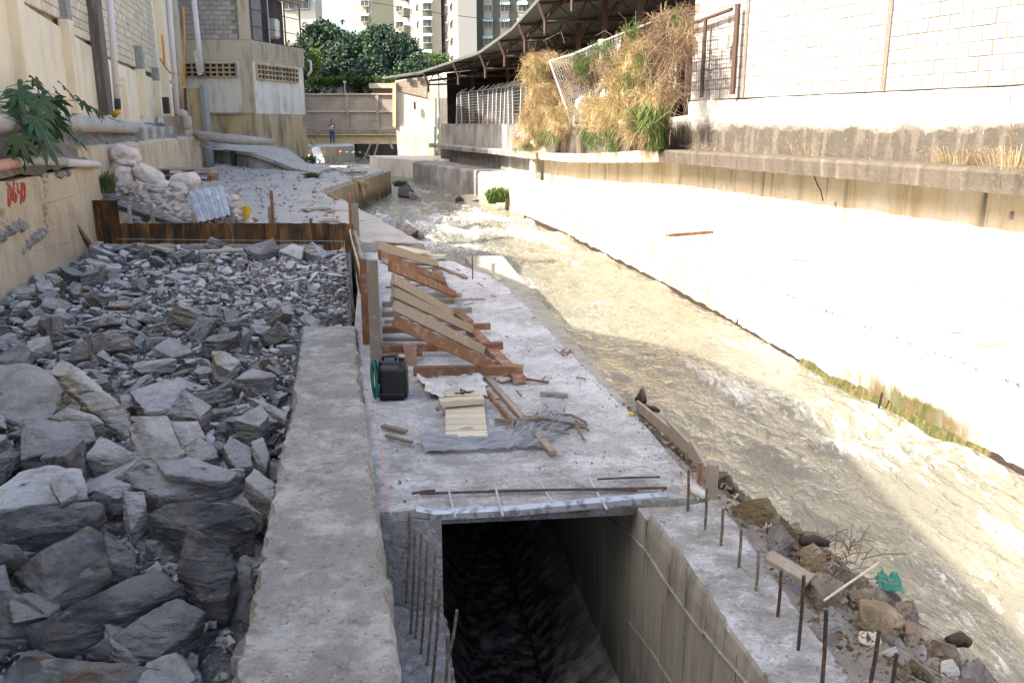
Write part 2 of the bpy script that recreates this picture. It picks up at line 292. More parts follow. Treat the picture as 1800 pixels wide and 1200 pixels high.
M['rebar_dark'] = mat('dark_rebar', (.055, .04, .035), [dict(c=(.15, .07, .04), s=30, lo=.5, hi=.65)], rough=.6, metal=.3, bump=[dict(k='wave', s=(0, 0, 60), dist=.003, w=0)])
M['steel'] = mat('galvanised_steel', (.5, .5, .5), [dict(c=(.25, .25, .25), s=20, lo=.5, hi=.6)], rough=.38, metal=.6)
M['sheet'] = mat('weathered_zinc_sheet', (.38, .40, .40), [dict(c=(.55, .56, .55), s=5, lo=.5, hi=.65), dict(c=(.25, .2, .15), s=3, lo=.62, hi=.75, a=.7)], rough=.5, metal=.5)
M['sheet_old'] = mat('grimy_corrugated_sheet', (.18, .16, .14), [dict(c=(.36, .35, .32), s=(3, 12, 3), lo=.48, hi=.65), dict(c=(.05, .05, .045), s=5, lo=.55, hi=.7)], rough=.7)
M['post'] = mat('pale_steel_post', (.40, .39, .37), [dict(c=(.25, .17, .11), s=14, lo=.58, hi=.7, a=.8)], rough=.6, metal=.2)
M['rust'] = mat('rusty_steel', (.085, .05, .035), [dict(c=(.06, .045, .04), s=12, lo=.5, hi=.65)], rough=.8)
M['black'] = mat('black_plastic', (.008, .008, .009), [dict(c=(.05, .05, .045), s=10, lo=.58, hi=.8, a=.4)], rough=.38, spec=.5, bump=[dict(s=30, dist=.001)])
M['dkpipe'] = mat('dark_plastic_pipe', (.03, .033, .04), [dict(c=(.12, .11, .1), s=8, lo=.55, hi=.75)], rough=.5)
M['hose'] = mat('green_hose_rubber', (.01, .12, .085), rough=.4, spec=.5)
M['clay'] = mat('orange_clay_pipe', (.36, .24, .18), [dict(c=(.3, .13, .07), s=8, lo=.5, hi=.7)], rough=.7)
M['pvc'] = mat('white_pvc', (.62, .56, .52), [dict(c=(.5, .42, .36), s=(8, 8, 1), lo=.55, hi=.75, a=.6)], rough=.5)
M['pvc_dirty'] = mat('dusty_pvc', (.45, .43, .38), [dict(c=(.58, .57, .53), s=6, lo=.5, hi=.7)], rough=.6)
M['pvc_orange'] = mat('orange_pvc', (.55, .26, .17), [dict(c=(.5, .36, .28), s=6, lo=.5, hi=.7)], rough=.6)
M['orange'] = mat('orange_conduit', (.62, .26, .03), [dict(c=(.4, .18, .05), s=10, lo=.6, hi=.75)], rough=.5)
M['yellow'] = mat('yellow_plastic', (.6, .38, .04), rough=.5)
M['sack'] = mat('woven_white_sack', (.68, .59, .51), [dict(c=(.40, .31, .24), s=7, lo=.5, hi=.7, d=7), dict(c=(.68, .62, .56), s=9, lo=.58, hi=.75)], rough=.8, bump=[dict(s=14, dist=.02, w=2), dict(s=120, dist=.002)])
M['rag'] = mat('crumpled_plastic_bag', (.58, .51, .44), [dict(c=(.24, .18, .13), s=5, lo=.5, hi=.65, d=7), dict(c=(.66, .58, .52), s=12, lo=.56, hi=.7)], rough=.55, bump=[dict(s=16, dist=.03, w=3)], rnd=.15)
M['tarp'] = mat('cement_crusted_paper', (.6, .58, .54), [dict(c=(.4, .35, .27), s=6, lo=.5, hi=.66, d=8), dict(c=(.5, .54, .6), s=4, lo=.6, hi=.75, a=.6)], rough=.8, bump=[dict(s=20, dist=.02)])
M['net'] = mat('grey_nylon_mesh', (.25, .26, .27), [dict(c=(.35, .34, .32), s=4, lo=.5, hi=.7)], rough=.6)
M['red'] = mat('red_paint', (.5, .075, .05), [dict(c=(.45, .2, .14), s=30, lo=.55, hi=.7)], rough=.7)
M['string'] = mat('pink_string', (.55, .25, .25), rough=.8)
M['string_blue'] = mat('pale_blue_string', (.3, .42, .5), rough=.8)
M['leaf'] = mat('broad_green_leaf', (.035, .085, .03), [dict(c=(.07, .13, .05), s=9, lo=.5, hi=.7)], rough=.45, trans=.3, spec=.5)
M['weed'] = mat('weed_green', (.09, .15, .035), [dict(c=(.05, .09, .03), s=3, lo=.5, hi=.7)], rough=.6, trans=.3)
M['vine'] = mat('vine_leaf', (.11, .17, .04), [dict(c=(.07, .10, .03), s=1.5, lo=.45, hi=.6)], rough=.6, trans=.35)
M['tree'] = mat('cedar_foliage', (.018, .038, .026), [dict(c=(.04, .075, .03), s=.5, lo=.45, hi=.6), dict(c=(.12, .17, .06), s=1.4, lo=.56, hi=.66, a=.8)], rough=.6, trans=.2)
M['straw'] = mat('dry_straw_grass', (.36, .25, .11), [dict(c=(.56, .45, .24), s=2.6, lo=.42, hi=.6), dict(c=(.22, .13, .06), s=1.0, lo=.52, hi=.66, a=.8)], rough=.8, trans=.3)
M['brush'] = mat('brown_brushwood', (.2, .13, .08), [dict(c=(.3, .22, .13), s=2, lo=.45, hi=.6)], rough=.85, trans=.15)
M['twig'] = mat('dry_twig', (.19, .14, .1), rough=.85)
M['bark'] = mat('tree_bark', (.09, .07, .05), [dict(c=(.15, .12, .09), s=6, lo=.5, hi=.65)], rough=.9)
M['wetwood'] = mat('wet_dark_log', (.035, .022, .015), rough=.5, bump=[dict(s=20, dist=.02)])
M['moss'] = mat('wet_moss', (.075, .075, .02), [dict(c=(.16, .12, .045), s=(14, 14, 4), lo=.42, hi=.6, d=9), dict(c=(.035, .04, .012), s=(22, 22, 6), lo=.5, hi=.62, a=.8), dict(c=(.11, .15, .02), s=2, lo=.55, hi=.65, a=.7)], rough=.7, bump=[dict(s=30, dist=.03)], coords='World')
M['roofsheet'] = mat('zinc_roof', (.13, .135, .115), [dict(c=(.09, .085, .07), s=(1, 1, 1), lo=.5, hi=.7)], rough=.6, metal=.2, coords='World')
M['dark_in'] = mat('interior_shade_dark', (.045, .038, .032), [dict(c=(.09, .08, .07), s=.8, lo=.5, hi=.7)], coords='World')  # near-black colour stands in for shade in interiors, recesses and holes
M['dirty_wall'] = mat('rain_blackened_wall', (.25, .23, .2), [dict(c=(.38, .36, .33), s=(1.2, 1.2, .7), lo=.45, hi=.7), dict(c=(.10, .092, .082), s=(3.5, 3.5, .5), lo=.48, hi=.7, a=.75, d=9), dict(c=(.13, .12, .105), s=(1, 1, 1.5), lo=.5, hi=.66, a=.6)], bump=[dict(s=8, dist=.03)], coords='World')
M['whitewash'] = mat('whitewashed_wall', (.70, .62, .50), [dict(c=(.4, .36, .29), s=(2, 2, .8), lo=.5, hi=.72), dict(c=(.3, .24, .16), s=(5, 5, 2), lo=.62, hi=.75, a=.6)], bump=[dict(s=10, dist=.01)], coords='World')
M['ochre_wall'] = mat('mud_stained_base_wall', (.50, .37, .20), [dict(c=(.22, .17, .1), s=(2, 2, .5), lo=.46, hi=.66, d=8), dict(c=(.42, .37, .28), s=3, lo=.56, hi=.75, a=.6), dict(c=(.45, .2, .06), s=(6, 6, .6), lo=.66, hi=.78, a=.5)], bump=[dict(s=8, dist=.02)], coords='World')
M['beam'] = mat('grey_beam_concrete', (.52, .44, .31), [dict(c=(.32, .26, .16), s=(3, 3, .6), lo=.48, hi=.68), dict(c=(.4, .38, .34), s=6, lo=.56, hi=.7, a=.7)], bump=[dict(s=10, dist=.01)], coords='World')
M['steel_beam'] = mat('cream_painted_girder', (.62, .48, .27), [dict(c=(.3, .2, .1), s=1.5, lo=.55, hi=.75)], rough=.6, coords='World')
M['olive'] = mat('olive_render', (.095, .10, .075), [dict(c=(.085, .09, .068), s=.3, lo=.45, hi=.65)], coords='World')
M['cream'] = mat('cream_render', (.34, .29, .24), coords='World')
M['aptwhite'] = mat('white_render', (.42, .39, .34), coords='World')
M['glass'] = mat('window_glass', (.05, .055, .06), rough=.15, spec=.6)
M['awning'] = mat('striped_teal_awning', (.6, .65, .62), [dict(k='wave', s=(1.1, 0, 0), w=0, c=(.1, .3, .28), lo=.45, hi=.55)], rough=.6)
M['banner'] = mat('faded_banner', (.72, .7, .7), [dict(c=(.62, .3, .33), s=(.4, .4, 2), lo=.3, hi=.6, a=.7, z=(5.9, 5.5), zw=0)], rough=.6, coords='World')
M['cable'] = mat('black_cable', (.02, .02, .02), rough=.6)
M['skin'] = mat('brown_skin', (.25, .13, .08), rough=.6)
M['shirt'] = mat('white_vest_cloth', (.6, .6, .62), rough=.9)
M['redsleeve'] = mat('orange_sleeve_cloth', (.5, .2, .14), rough=.9)
M['jeans'] = mat('blue_denim', (.05, .09, .17), rough=.9)
M['hair'] = mat('dark_hair', (.01, .008, .007), rough=.7)
M['timber_end'] = mat('paint_red_primer', (.5, .12, .05), rough=.7)
M['teal_cloth'] = mat('green_net_cloth', (.03, .16, .11), [dict(c=(.12, .25, .18), s=14, lo=.5, hi=.7)], rough=.8)

def brickmat(name, c1, c2, mortar, scale, bw=.5, rh=.25):
    m = mat(name, c1, coords='Object'); N = m.node_tree.nodes; Lk = m.node_tree.links
    b = N.new('ShaderNodeTexBrick'); tc = N.new('ShaderNodeTexCoord'); sx = N.new('ShaderNodeSeparateXYZ'); cb = N.new('ShaderNodeCombineXYZ')
    Lk.new(tc.outputs['Object'], sx.inputs[0]); Lk.new(sx.outputs[0], cb.inputs[0]); Lk.new(sx.outputs[2], cb.inputs[1]); Lk.new(cb.outputs[0], b.inputs['Vector'])
    b.inputs['Color1'].default_value = (*c1, 1); b.inputs['Color2'].default_value = (*c2, 1); b.inputs['Mortar'].default_value = (*mortar, 1)
    b.inputs['Scale'].default_value = scale; b.inputs['Mortar Size'].default_value = .03; b.inputs['Brick Width'].default_value = bw; b.inputs['Row Height'].default_value = rh
    n = N.new('ShaderNodeTexNoise'); n.inputs['Scale'].default_value = .8; n.inputs['Detail'].default_value = 8; mx = N.new('ShaderNodeMix'); mx.data_type = 'RGBA'; mx.blend_type = 'MULTIPLY'
    mr = N.new('ShaderNodeMapRange'); mr.inputs['To Min'].default_value = .4; mr.inputs['To Max'].default_value = 1.5; Lk.new(tc.outputs['Object'], n.inputs[0]); Lk.new(n.outputs[0], mr.inputs[0])
    Lk.new(b.outputs[0], mx.inputs[6]); Lk.new(mr.outputs[0], mx.inputs[7]); mx.inputs[0].default_value = 1
    Lk.new(mx.outputs[2], N['Principled BSDF'].inputs['Base Color']); bp = N.new('ShaderNodeBump'); bp.inputs['Distance'].default_value = .02; bp.invert = True
    Lk.new(b.outputs['Fac'], bp.inputs['Height']); Lk.new(bp.outputs[0], N['Principled BSDF'].inputs['Normal'])
    return m
M['farbrick'] = brickmat('far_clay_brickwork', (.46, .36, .25), (.56, .45, .32), (.36, .29, .21), 1, .28, .1)
def topmat(o, m2, lim=.6):
    o.data.materials.append(m2)
    for p in o.data.polygons:
        if p.normal.z > lim: p.material_index = 1
    return o
def offs(pts, d):
    # shift a polyline to its right-hand side (looking along it) by d
    out = []
    for i, p in enumerate(pts):
        a = Vector(pts[max(i-1, 0)]); b = Vector(pts[min(i+1, len(pts)-1)]); t = (b-a); t.z = 0; t.normalize()
        out.append(Vector(p)+Vector((t.y, -t.x, 0))*d)
    return out
ST = dict(kind='structure')

# ---------------- ground and river
tag(MB().quad((-900, -200, -3), (900, -200, -3), (900, 1500, -3), (-900, 1500, -3)).build('ground', M['ground']), **ST)
tag(MB().box((0, 260, -.2), (500, 380, 6.4)).build('street_terrain', M['ground']), **ST)
ZW = [(0, -.88), (12, -.84), (16, -.76), (24, -.64), (31, -.55), (36, -.5), (42, -.2), (70, 0)]
LB = [(0, 2.0), (3.3, 1.6), (5.5, 1.15), (13.4, -.45), (15.5, -1.5), (17, -2.3), (23.3, -4.6), (27, -6.2), (37, -6.0), (42, -9), (56, -13), (70, -13)]
RB = [(0, 6.9), (7.6, 5.0), (10.2, 4.42), (14.5, 3.65), (19.2, 2.7), (23.7, 1.75), (28.4, .5), (36, -1.2), (42, -4.6), (47, -7.3), (70, -8.0)]
def water():
    ny = 520; nx = 150; vs = []; fs = []; uv = []; fo = []
    for j in range(ny+1):
        t = j/ny; Y = 1.5+66*(t**1.9); a = interp(LB, Y); b = interp(RB, Y); z = interp(ZW, Y)
        for i in range(nx+1):
            s = i/nx; X = lerp(a, b, s); u = s*4.2; f = Y
            p = Vector((X*1.0+Y*.28, Y*.42, 0))
            h = .055*noise.noise(p*1.3+Vector((3, 1, 0)))+.045*noise.noise(Vector((p.x*3.1, p.y*2.6, 4)))+.022*noise.noise(Vector((p.x*7, p.y*7, 1)))+.009*noise.noise(Vector((p.x*17, p.y*17, 2)))
            # standing waves: near fall on the right, far rapids
            q = math.exp(-((X-3.9)/1.0)**2-((Y-8.6)/1.1)**2); h += .08*q*math.sin((Y-8.6)*3.2+X)
            q2 = math.exp(-((X-4.5)/1.0)**2-((Y-5.2)/2.2)**2)
            q3 = math.exp(-((Y-26)/5)**2)
            h *= 1+1.5*q2+1.3*q3+.9*q
            fm = .13+.45*noise.noise(Vector((p.x*.9, p.y*.8, 9)))+1.6*max(0, h)/.12*.22+.22*q+.28*q2*(.5+noise.noise(p*2))+.22*q3+.08
            fm += .04*math.exp(-((s-.93)/.1)**2)*math.exp(-((Y-8)/2.5)**2)
            fm += .08*math.exp(-((X-4.6)/1.1)**2)*math.exp(-((Y-6)/4)**2)
            h *= .8
            vs.append((X, Y, z+h)); fo.append(max(0, min(1, fm)))
    for j in range(ny):
        for i in range(nx):
            k = j*(nx+1)+i; fs.append((k, k+1, k+nx+2, k+nx+1))
    me = bpy.data.meshes.new('river_water'); me.from_pydata(vs, [], fs); me.update()
    me.polygons.foreach_set('use_smooth', [True]*len(fs))
    at = me.attributes.new('foam', 'FLOAT', 'POINT'); at.data.foreach_set('value', fo)
    m = bpy.data.materials.new('muddy_river_water'); m.use_nodes = True; N = m.node_tree.nodes; L = m.node_tree.links; b = N['Principled BSDF']
    ge = N.new('ShaderNodeNewGeometry'); mp = N.new('ShaderNodeMapping'); mp.inputs['Rotation'].default_value = (0, 0, R(-16)); mp.inputs['Scale'].default_value = (1.25, .8, 1)
    L.new(ge.outputs['Position'], mp.inputs[0])
    def ns(sc_, det=6, dist=0, rg=.6):
        n = N.new('ShaderNodeTexNoise'); n.inputs['Scale'].default_value = sc_; n.inputs['Detail'].default_value = det; n.inputs['Distortion'].default_value = dist; n.inputs['Roughness'].default_value = rg
        L.new(mp.outputs[0], n.inputs['Vector']); return n.outputs[0]
    att = N.new('ShaderNodeAttribute'); att.attribute_name = 'foam'
    n1 = ns(5.5, 10, .7, .72)
    ad = N.new('ShaderNodeMath'); ad.operation = 'MULTIPLY_ADD'; ad.inputs[1].default_value = .42; L.new(att.outputs['Fac'], ad.inputs[0])
    mp2 = N.new('ShaderNodeMapping'); mp2.inputs['Rotation'].default_value = (0, 0, R(-14)); mp2.inputs['Scale'].default_value = (9, 2.0, 1); L.new(ge.outputs['Position'], mp2.inputs[0])
    n3 = N.new('ShaderNodeTexNoise'); n3.inputs['Scale'].default_value = 1; n3.inputs['Detail'].default_value = 7; n3.inputs['Distortion'].default_value = 1.4; n3.inputs['Roughness'].default_value = .65; L.new(mp2.outputs[0], n3.inputs['Vector'])
    av = N.new('ShaderNodeMath'); av.operation = 'MULTIPLY_ADD'; av.inputs[1].default_value = .55; L.new(n3.outputs[0], av.inputs[0]); hf_ = N.new('ShaderNodeMath'); hf_.operation = 'MULTIPLY'; hf_.inputs[1].default_value = .48; L.new(n1, hf_.inputs[0]); L.new(hf_.outputs[0], av.inputs[2]); L.new(av.outputs[0], ad.inputs[2])
    mr = N.new('ShaderNodeMapRange'); mr.inputs['From Min'].default_value = .70; mr.inputs['From Max'].default_value = .83; L.new(ad.outputs[0], mr.inputs[0])
    mr2 = N.new('ShaderNodeMapRange'); mr2.inputs['To Max'].default_value = .85; L.new(mr.outputs[0], mr2.inputs[0])
    n0 = ns(.8, 4); mx0 = N.new('ShaderNodeMix'); mx0.data_type = 'RGBA'; mx0.inputs[6].default_value = (.095, .088, .062, 1); mx0.inputs[7].default_value = (.25, .235, .175, 1); L.new(n0, mx0.inputs[0])
    mx = N.new('ShaderNodeMix'); mx.data_type = 'RGBA'; L.new(mr2.outputs[0], mx.inputs[0]); L.new(mx0.outputs[2], mx.inputs[6]); mx.inputs[7].default_value = (.66, .64, .58, 1)
    L.new(mx.outputs[2], b.inputs['Base Color'])
    rr = N.new('ShaderNodeMapRange'); rr.inputs['To Min'].default_value = .06; rr.inputs['To Max'].default_value = .7; L.new(mr.outputs[0], rr.inputs[0]); L.new(rr.outputs[0], b.inputs['Roughness'])
    b.inputs['Specular IOR Level'].default_value = .4; b.inputs['IOR'].default_value = 1.4
    b1 = N.new('ShaderNodeBump'); b1.inputs['Distance'].default_value = .10; L.new(ns(3.2, 4, .8, .5), b1.inputs['Height'])
    b2 = N.new('ShaderNodeBump'); b2.inputs['Distance'].default_value = .028; L.new(ns(13, 3, .5, .5), b2.inputs['Height']); L.new(b1.outputs[0], b2.inputs['Normal'])
    L.new(b2.outputs[0], b.inputs['Normal'])
    me.materials.append(m); o = bpy.data.objects.new('river_water', me); col.objects.link(o); tag(o, **ST)
water()

# ---------------- culvert, slab and low wall on the left bank
CWR = [(-.0, .8, .24), (-.405, 2.81, .22), (-.85, 4.95, .18), (-1.36, 7.4, .12), (-1.84, 9.85, .07)]
CWL = [(-.62, .8, .24), (-1.09, 2.81, .22), (-1.52, 4.95, .18), (-1.98, 7.4, .12), (-2.50, 9.85, .07)]
o = ribbon(CWL, CWR, -.75, n=240, cross=16, jit=.045, surf=.016, seed=3, zbR=-2.2).build('low_wall', M['top'])
tag(o, 'long low concrete wall with broken edges and dusty flat top between the rock fill and the slab', 'wall')
# walls of the open culvert
CRI = [(1.47, 1.0, 0), (1.12, 3.29, 0), (.86, 4.96, 0)]; CRO = [(1.85, 1.0, 0), (1.52, 3.33, 0), (1.37, 5.22, 0)]
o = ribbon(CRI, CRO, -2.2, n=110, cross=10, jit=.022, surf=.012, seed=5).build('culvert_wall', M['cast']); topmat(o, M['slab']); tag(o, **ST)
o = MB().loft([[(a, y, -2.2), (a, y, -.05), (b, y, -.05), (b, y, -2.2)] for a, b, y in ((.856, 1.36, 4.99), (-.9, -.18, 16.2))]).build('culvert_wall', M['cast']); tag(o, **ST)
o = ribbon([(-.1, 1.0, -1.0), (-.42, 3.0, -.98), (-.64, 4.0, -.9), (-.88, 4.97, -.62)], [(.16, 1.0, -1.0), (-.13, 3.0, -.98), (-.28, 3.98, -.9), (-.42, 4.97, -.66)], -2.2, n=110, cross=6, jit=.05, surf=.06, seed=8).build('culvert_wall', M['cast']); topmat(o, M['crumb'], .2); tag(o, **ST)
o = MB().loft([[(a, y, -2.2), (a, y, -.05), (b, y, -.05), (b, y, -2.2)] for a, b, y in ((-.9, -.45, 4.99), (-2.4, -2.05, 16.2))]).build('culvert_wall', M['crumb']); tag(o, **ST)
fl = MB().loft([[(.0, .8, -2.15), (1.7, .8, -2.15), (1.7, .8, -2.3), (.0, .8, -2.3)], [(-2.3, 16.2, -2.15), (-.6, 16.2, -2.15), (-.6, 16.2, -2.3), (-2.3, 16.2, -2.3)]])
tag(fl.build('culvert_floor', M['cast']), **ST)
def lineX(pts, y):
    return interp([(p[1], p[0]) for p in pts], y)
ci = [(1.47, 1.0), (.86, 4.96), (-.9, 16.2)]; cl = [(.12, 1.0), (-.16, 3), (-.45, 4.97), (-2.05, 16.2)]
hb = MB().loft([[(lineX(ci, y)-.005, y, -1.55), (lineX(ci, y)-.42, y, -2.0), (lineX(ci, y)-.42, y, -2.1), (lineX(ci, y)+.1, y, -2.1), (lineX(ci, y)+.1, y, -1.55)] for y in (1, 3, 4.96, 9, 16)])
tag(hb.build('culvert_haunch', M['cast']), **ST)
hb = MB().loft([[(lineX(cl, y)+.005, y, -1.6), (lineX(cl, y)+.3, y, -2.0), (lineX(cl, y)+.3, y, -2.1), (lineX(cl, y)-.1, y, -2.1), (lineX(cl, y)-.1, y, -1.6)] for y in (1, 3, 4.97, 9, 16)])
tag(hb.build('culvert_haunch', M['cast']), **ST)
A_, B_ = (1.12, 3.29), (.86, 4.96)
ln = [PL(x, y, A_, B_) for x, y in ((1062, 905), (1100, 930), (1137, 968), (1167, 1015), (1205, 1070), (1237, 1113))]
mb = MB().tube([q+V(-.004, 0, 0) for q in ln], .009, 5); ln2 = [PL(x, y, A_, B_) for x, y in ((1238, 1108), (1262, 1140), (1310, 1195), (1345, 1240))]; mb.tube([q+V(-.004, 0, 0) for q in ln2], .009, 5)
ln2 = [PL(x, y, A_, B_) for x, y in ((1105, 1090), (1150, 1150), (1190, 1215))]; mb.tube([q+V(-.003, 0, 0) for q in ln2], .007, 5)
for x, y, h in ((1177, 990, 60), (1188, 960, 90), (1208, 1000, 80), (1242, 1050, 70), (1165, 1060, 120), (1203, 1120, 100), (1275, 1090, 60), (1140, 960, 60), (1295, 1150, 90)):
    a = PL(x, y, A_, B_); b_ = PL(x, y+h, A_, B_); b_.x = a.x; b_.y = a.y; mb.tube([a+V(-.003, 0, 0), b_+V(-.003, 0, 0)], .0045, 4)
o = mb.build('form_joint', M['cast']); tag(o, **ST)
# slab over the covered stretch
SL = [(-.90, 4.99, 0), (-1.38, 7.4, 0), (-1.9, 9.95, 0), (-2.35, 12.8, 0), (-3.05, 16.3, 0)]
SR = [(1.34, 5.23, 0), (1.29, 5.55, 0), (.92, 7.5, 0), (-.18, 13.4, 0), (-1.6, 16.3, 0)]
o = ribbon(SL, SR, -.045, n=230, cross=46, jit=.022, surf=.016, seed=11).build('slab', M['slab']); tag(o, **ST)
# river face below the slab
tag(MB().loft([[(x-.12, y, -1.4), (x-.12, y, -.05), (x-.005, y, -.05), (x+.03, y, -1.4)] for x, y in ((1.33, 5.24), (1.27, 5.55), (.9, 7.5), (-.2, 13.4), (-1.65, 16.3))]).build('bank_wall', M['pier']), **ST)
# rubble bank beside the culvert
def hf(name, Lf, Rf, y0, y1, zf, nx, ny, m, amp, f, kind='structure', seed=0):
    vs = []; fs = []
    for j in range(ny+1):
        Y = lerp(y0, y1, j/ny); a = Lf(Y); b = Rf(Y)
        for i in range(nx+1):
            X = lerp(a, b, i/nx); z = zf(X, Y, i/nx)+amp*(nz((X, Y, 0), f, seed)+.6*nz((X, Y, 0), f*2.7, seed+1)+.35*nz((X, Y, 0), f*7, seed+2)); vs.append((X, Y, z))
    for j in range(ny):
        for i in range(nx): k = j*(nx+1)+i; fs.append((k, k+1, k+nx+2, k+nx+1))
    o = MB().add(vs, fs).build(name, m, smooth=False); return tag(o, kind=kind)
hf('rubble_bank', lambda Y: interp([(0, 1.9), (3.3, 1.5), (5.3, 1.33), (7.8, .84)], Y), lambda Y: interp([(1, 3.6), (4.5, 3.1), (5.6, 2.8), (7.2, 1.75), (7.8, 1.2)], Y), 1.2, 7.8, lambda X, Y, s: lerp(-.03, -1.02, s**1.25)-.05, 60, 110, M['dirt'], .07, 2.2, seed=4)
# bed of the rock fill
def rockR(Y): return interp([(1.2, -.7), (9.85, -2.5), (9.95, -1.92), (16.2, -3.12)], Y)
def rockL(Y): return -4.8-.2*Y
def rockZ(X, Y, s=0): return interp([(1, -.98), (3.5, -.62), (5, -.36), (6.5, -.18), (9, -.06), (16, -.02)], Y)
hf('rubble_bed', rockL, rockR, 1.0, 16.2, rockZ, 110, 210, M['gravel'], .06, 2.5, seed=9)

# ---------------- left bank further upstream
o = ribbon([(-8.6, 16.45, .1), (-9.2, 20, .2), (-10.0, 24, .36), (-11.6, 31, .66), (-12.6, 38, .72), (-13.2, 43, .35), (-14.2, 49, 0), (-15, 62, -.15)], [(-3.2, 16.9, .06), (-4.3, 21.5, .15), (-5.1, 25.4, .2), (-5.95, 27.2, .35), (-5.7, 30.8, .42), (-5.3, 36.7, .5), (-6.6, 39.5, .42), (-8.4, 43, .1), (-9.5, 49, -.1), (-11.0, 62, -.2)], -1.5, n=160, cross=40, jit=.09, surf=.045, seed=21).build('bank_pavement', M['bank']); tag(o, **ST)
mb = ribbon([(-3.0, 16.75, .13), (-4.4, 21, .2), (-5.15, 25.0, .24)], [(-1.72, 16.8, .12), (-2.55, 19, .16), (-4.2, 23.3, .22), (-4.9, 25.2, .24)], -1.2, n=60, cross=10, jit=.05, surf=.02, seed=22)
tag(mb.build('bank_pad', M['bank']), **ST)
tag(MB().loft([[(x, y, -1.2), (x, y, -.03), (x+.05, y, -.03), (x+.1, y, -1.2)] for x, y in ((-1.68, 16.75), (-2.5, 19), (-4.15, 23.3), (-4.85, 25.2))]).build('bank_wall', M['pier']), **ST)
tag(MB().loft([[(x, y, -1.0), (x, y, z-.03), (x+.06, y, z-.03), (x+.12, y, -1.0)] for x, y, z in ((-4.95, 25.3, .2), (-5.87, 27.2, .33), (-5.62, 30.8, .4), (-5.2, 36.7, .48))]).build('bank_wall', M['pier']), **ST)

# ---------------- right bank terrace
TE = [(6.6, 1.0, 0), (4.8, 7.6, 0), (4.26, 10.2, 0), (3.53, 14.5, 0)]
LG = [(10.2, 0, 1.82), (7.55, 7.4, 1.82), (6.5, 10.6, 1.82), (4.49, 16.7, 1.82), (3.4, 20.0, 1.82), (2.56, 23.0, 1.66), (1.73, 26.4, 1.5), (.6, 31.9, 1.37), (-.72, 35.8, 1.38), (-2.4, 39.5, 1.40), (-4.1, 43.2, 1.45)]
WL = offs(LG, .60)
def wallx(Y): return interp([(p[1], p[0]) for p in WL], Y)
o = ribbon(TE, [(wallx(y)+.1, y, .03) for y in (1.0, 7.6, 10.2, 14.5)], -1.6, n=110, cross=10, jit=.03, surf=.01, seed=31).build('terrace', M['terrace']); tag(o, **ST)
o = ribbon([(3.53, 14.51, -.01), (2.57, 19.2, .02), (1.6, 23.7, .15), (.38, 28.4, .28), (-1.42, 36, .45)], [(wallx(y)+.1, y, z) for y, z in ((14.51, .03), (19.2, .06), (23.7, .19), (28.4, .32), (36, .5))], -1.6, n=140, cross=10, jit=.05, surf=.015, seed=32).build('terrace', M['terrace_honey']); topmat(o, M['terrace']); tag(o, **ST)
o = ribbon([(-1.50, 36.05, .52), (-3.0, 38.6, .57), (-4.8, 42, .62)], [(-.2, 36.4, .52), (-1.9, 40, .57), (-3.2, 43.2, .64)], -1.6, n=40, cross=6, jit=.05, surf=.01, seed=33).build('terrace', M['dirty_wall']); tag(o, **ST)
tag(MB().prism([(-4.8, 42.05), (-3.0, 42.05), (-3.6, 47), (-7.5, 47.2), (-7.6, 46.6)], -1, .72).build('terrace', M['whitewash'], bevel=.03), **ST)
# wet edge and moss along the waterline
for (y0, y1, h, mm) in ((7.9, 10.1, .09, 'moss'), (10.1, 11.5, .06, 'moss'), (4, 7.9, .10, 'scum'), (11.5, 28.3, .03, 'scum')):
    mb = MB(); n = int((y1-y0)*60); top = []; bot = []
    for i in range(n+1):
        y = lerp(y0, y1, i/n); x = interp([(p[1], p[0]) for p in TE]+[(19.2, 2.57), (23.7, 1.6), (28, .4)], y); s = math.sin(math.pi*i/n); hh = h*(s**.8 if mm == 'moss' and h > .2 else 1)*(1+.4*nz((x, y, 0), 2.2)+.2*nz((x, y, 0), 9)+.12*nz((x, y, 0), 40))+.03
        zz = interp(ZW, y); top.append((x+.012, y, zz+hh)); bot.append((x-.03-.012*nz((x, y, 1), 8), y, zz-.15)); top[-1] = (x+.004, y, zz+hh)
    mb.loft([[b_, (b_[0]-.0, b_[1], b_[2]+.12), t_, (t_[0]+.06, t_[1], t_[2]), (b_[0]+.12, b_[1], b_[2])] for b_, t_ in zip(bot, top)])
    tag(mb.build('moss' if mm == 'moss' else 'waterline_scum', M['moss'] if mm == 'moss' else M['wetwood']), kind='stuff')

# ---------------- right retaining wall with its ledge
t = thing('retaining_wall', LG[3], 'tall pale retaining wall with a projecting ledge and a blackened band above it, right bank', 'wall')
def upright(pts, z0f, z1f, th, name, m, parent, n=120, wob=.0):
    Lr = resample([(p[0], p[1], 0) for p in pts], .25); Bk = offs(Lr, th); mb = MB()
    mb.loft([[Vector((a.x+wob*nz(a, 1.3), a.y, z0f(a.y))), Vector((a.x+wob*nz(a, 1.1, 2), a.y, z1f(a.y))), Vector((b.x, b.y, z1f(a.y))), Vector((b.x, b.y, z0f(a.y)))] for a, b in zip(Lr, Bk)])
    return mb.build(name, m, parent)
ledz = lambda y: interp([(p[1], p[2]) for p in LG], y)
near = [p for p in WL if p[1] < 20.1]; far = [p for p in WL if p[1] > 19.9]
upright(WL[:5], lambda y: -.1, lambda y: ledz(y)-.12, .5, 'lower_wall', M['right_low'], t)
upright(WL[4:8], lambda y: -.1, lambda y: ledz(y)-.12, .5, 'lower_wall', M['right_low'], t)
upright(WL[7:], lambda y: 0, lambda y: ledz(y)-.12, .5, 'lower_wall', M['dirty_wall'], t)
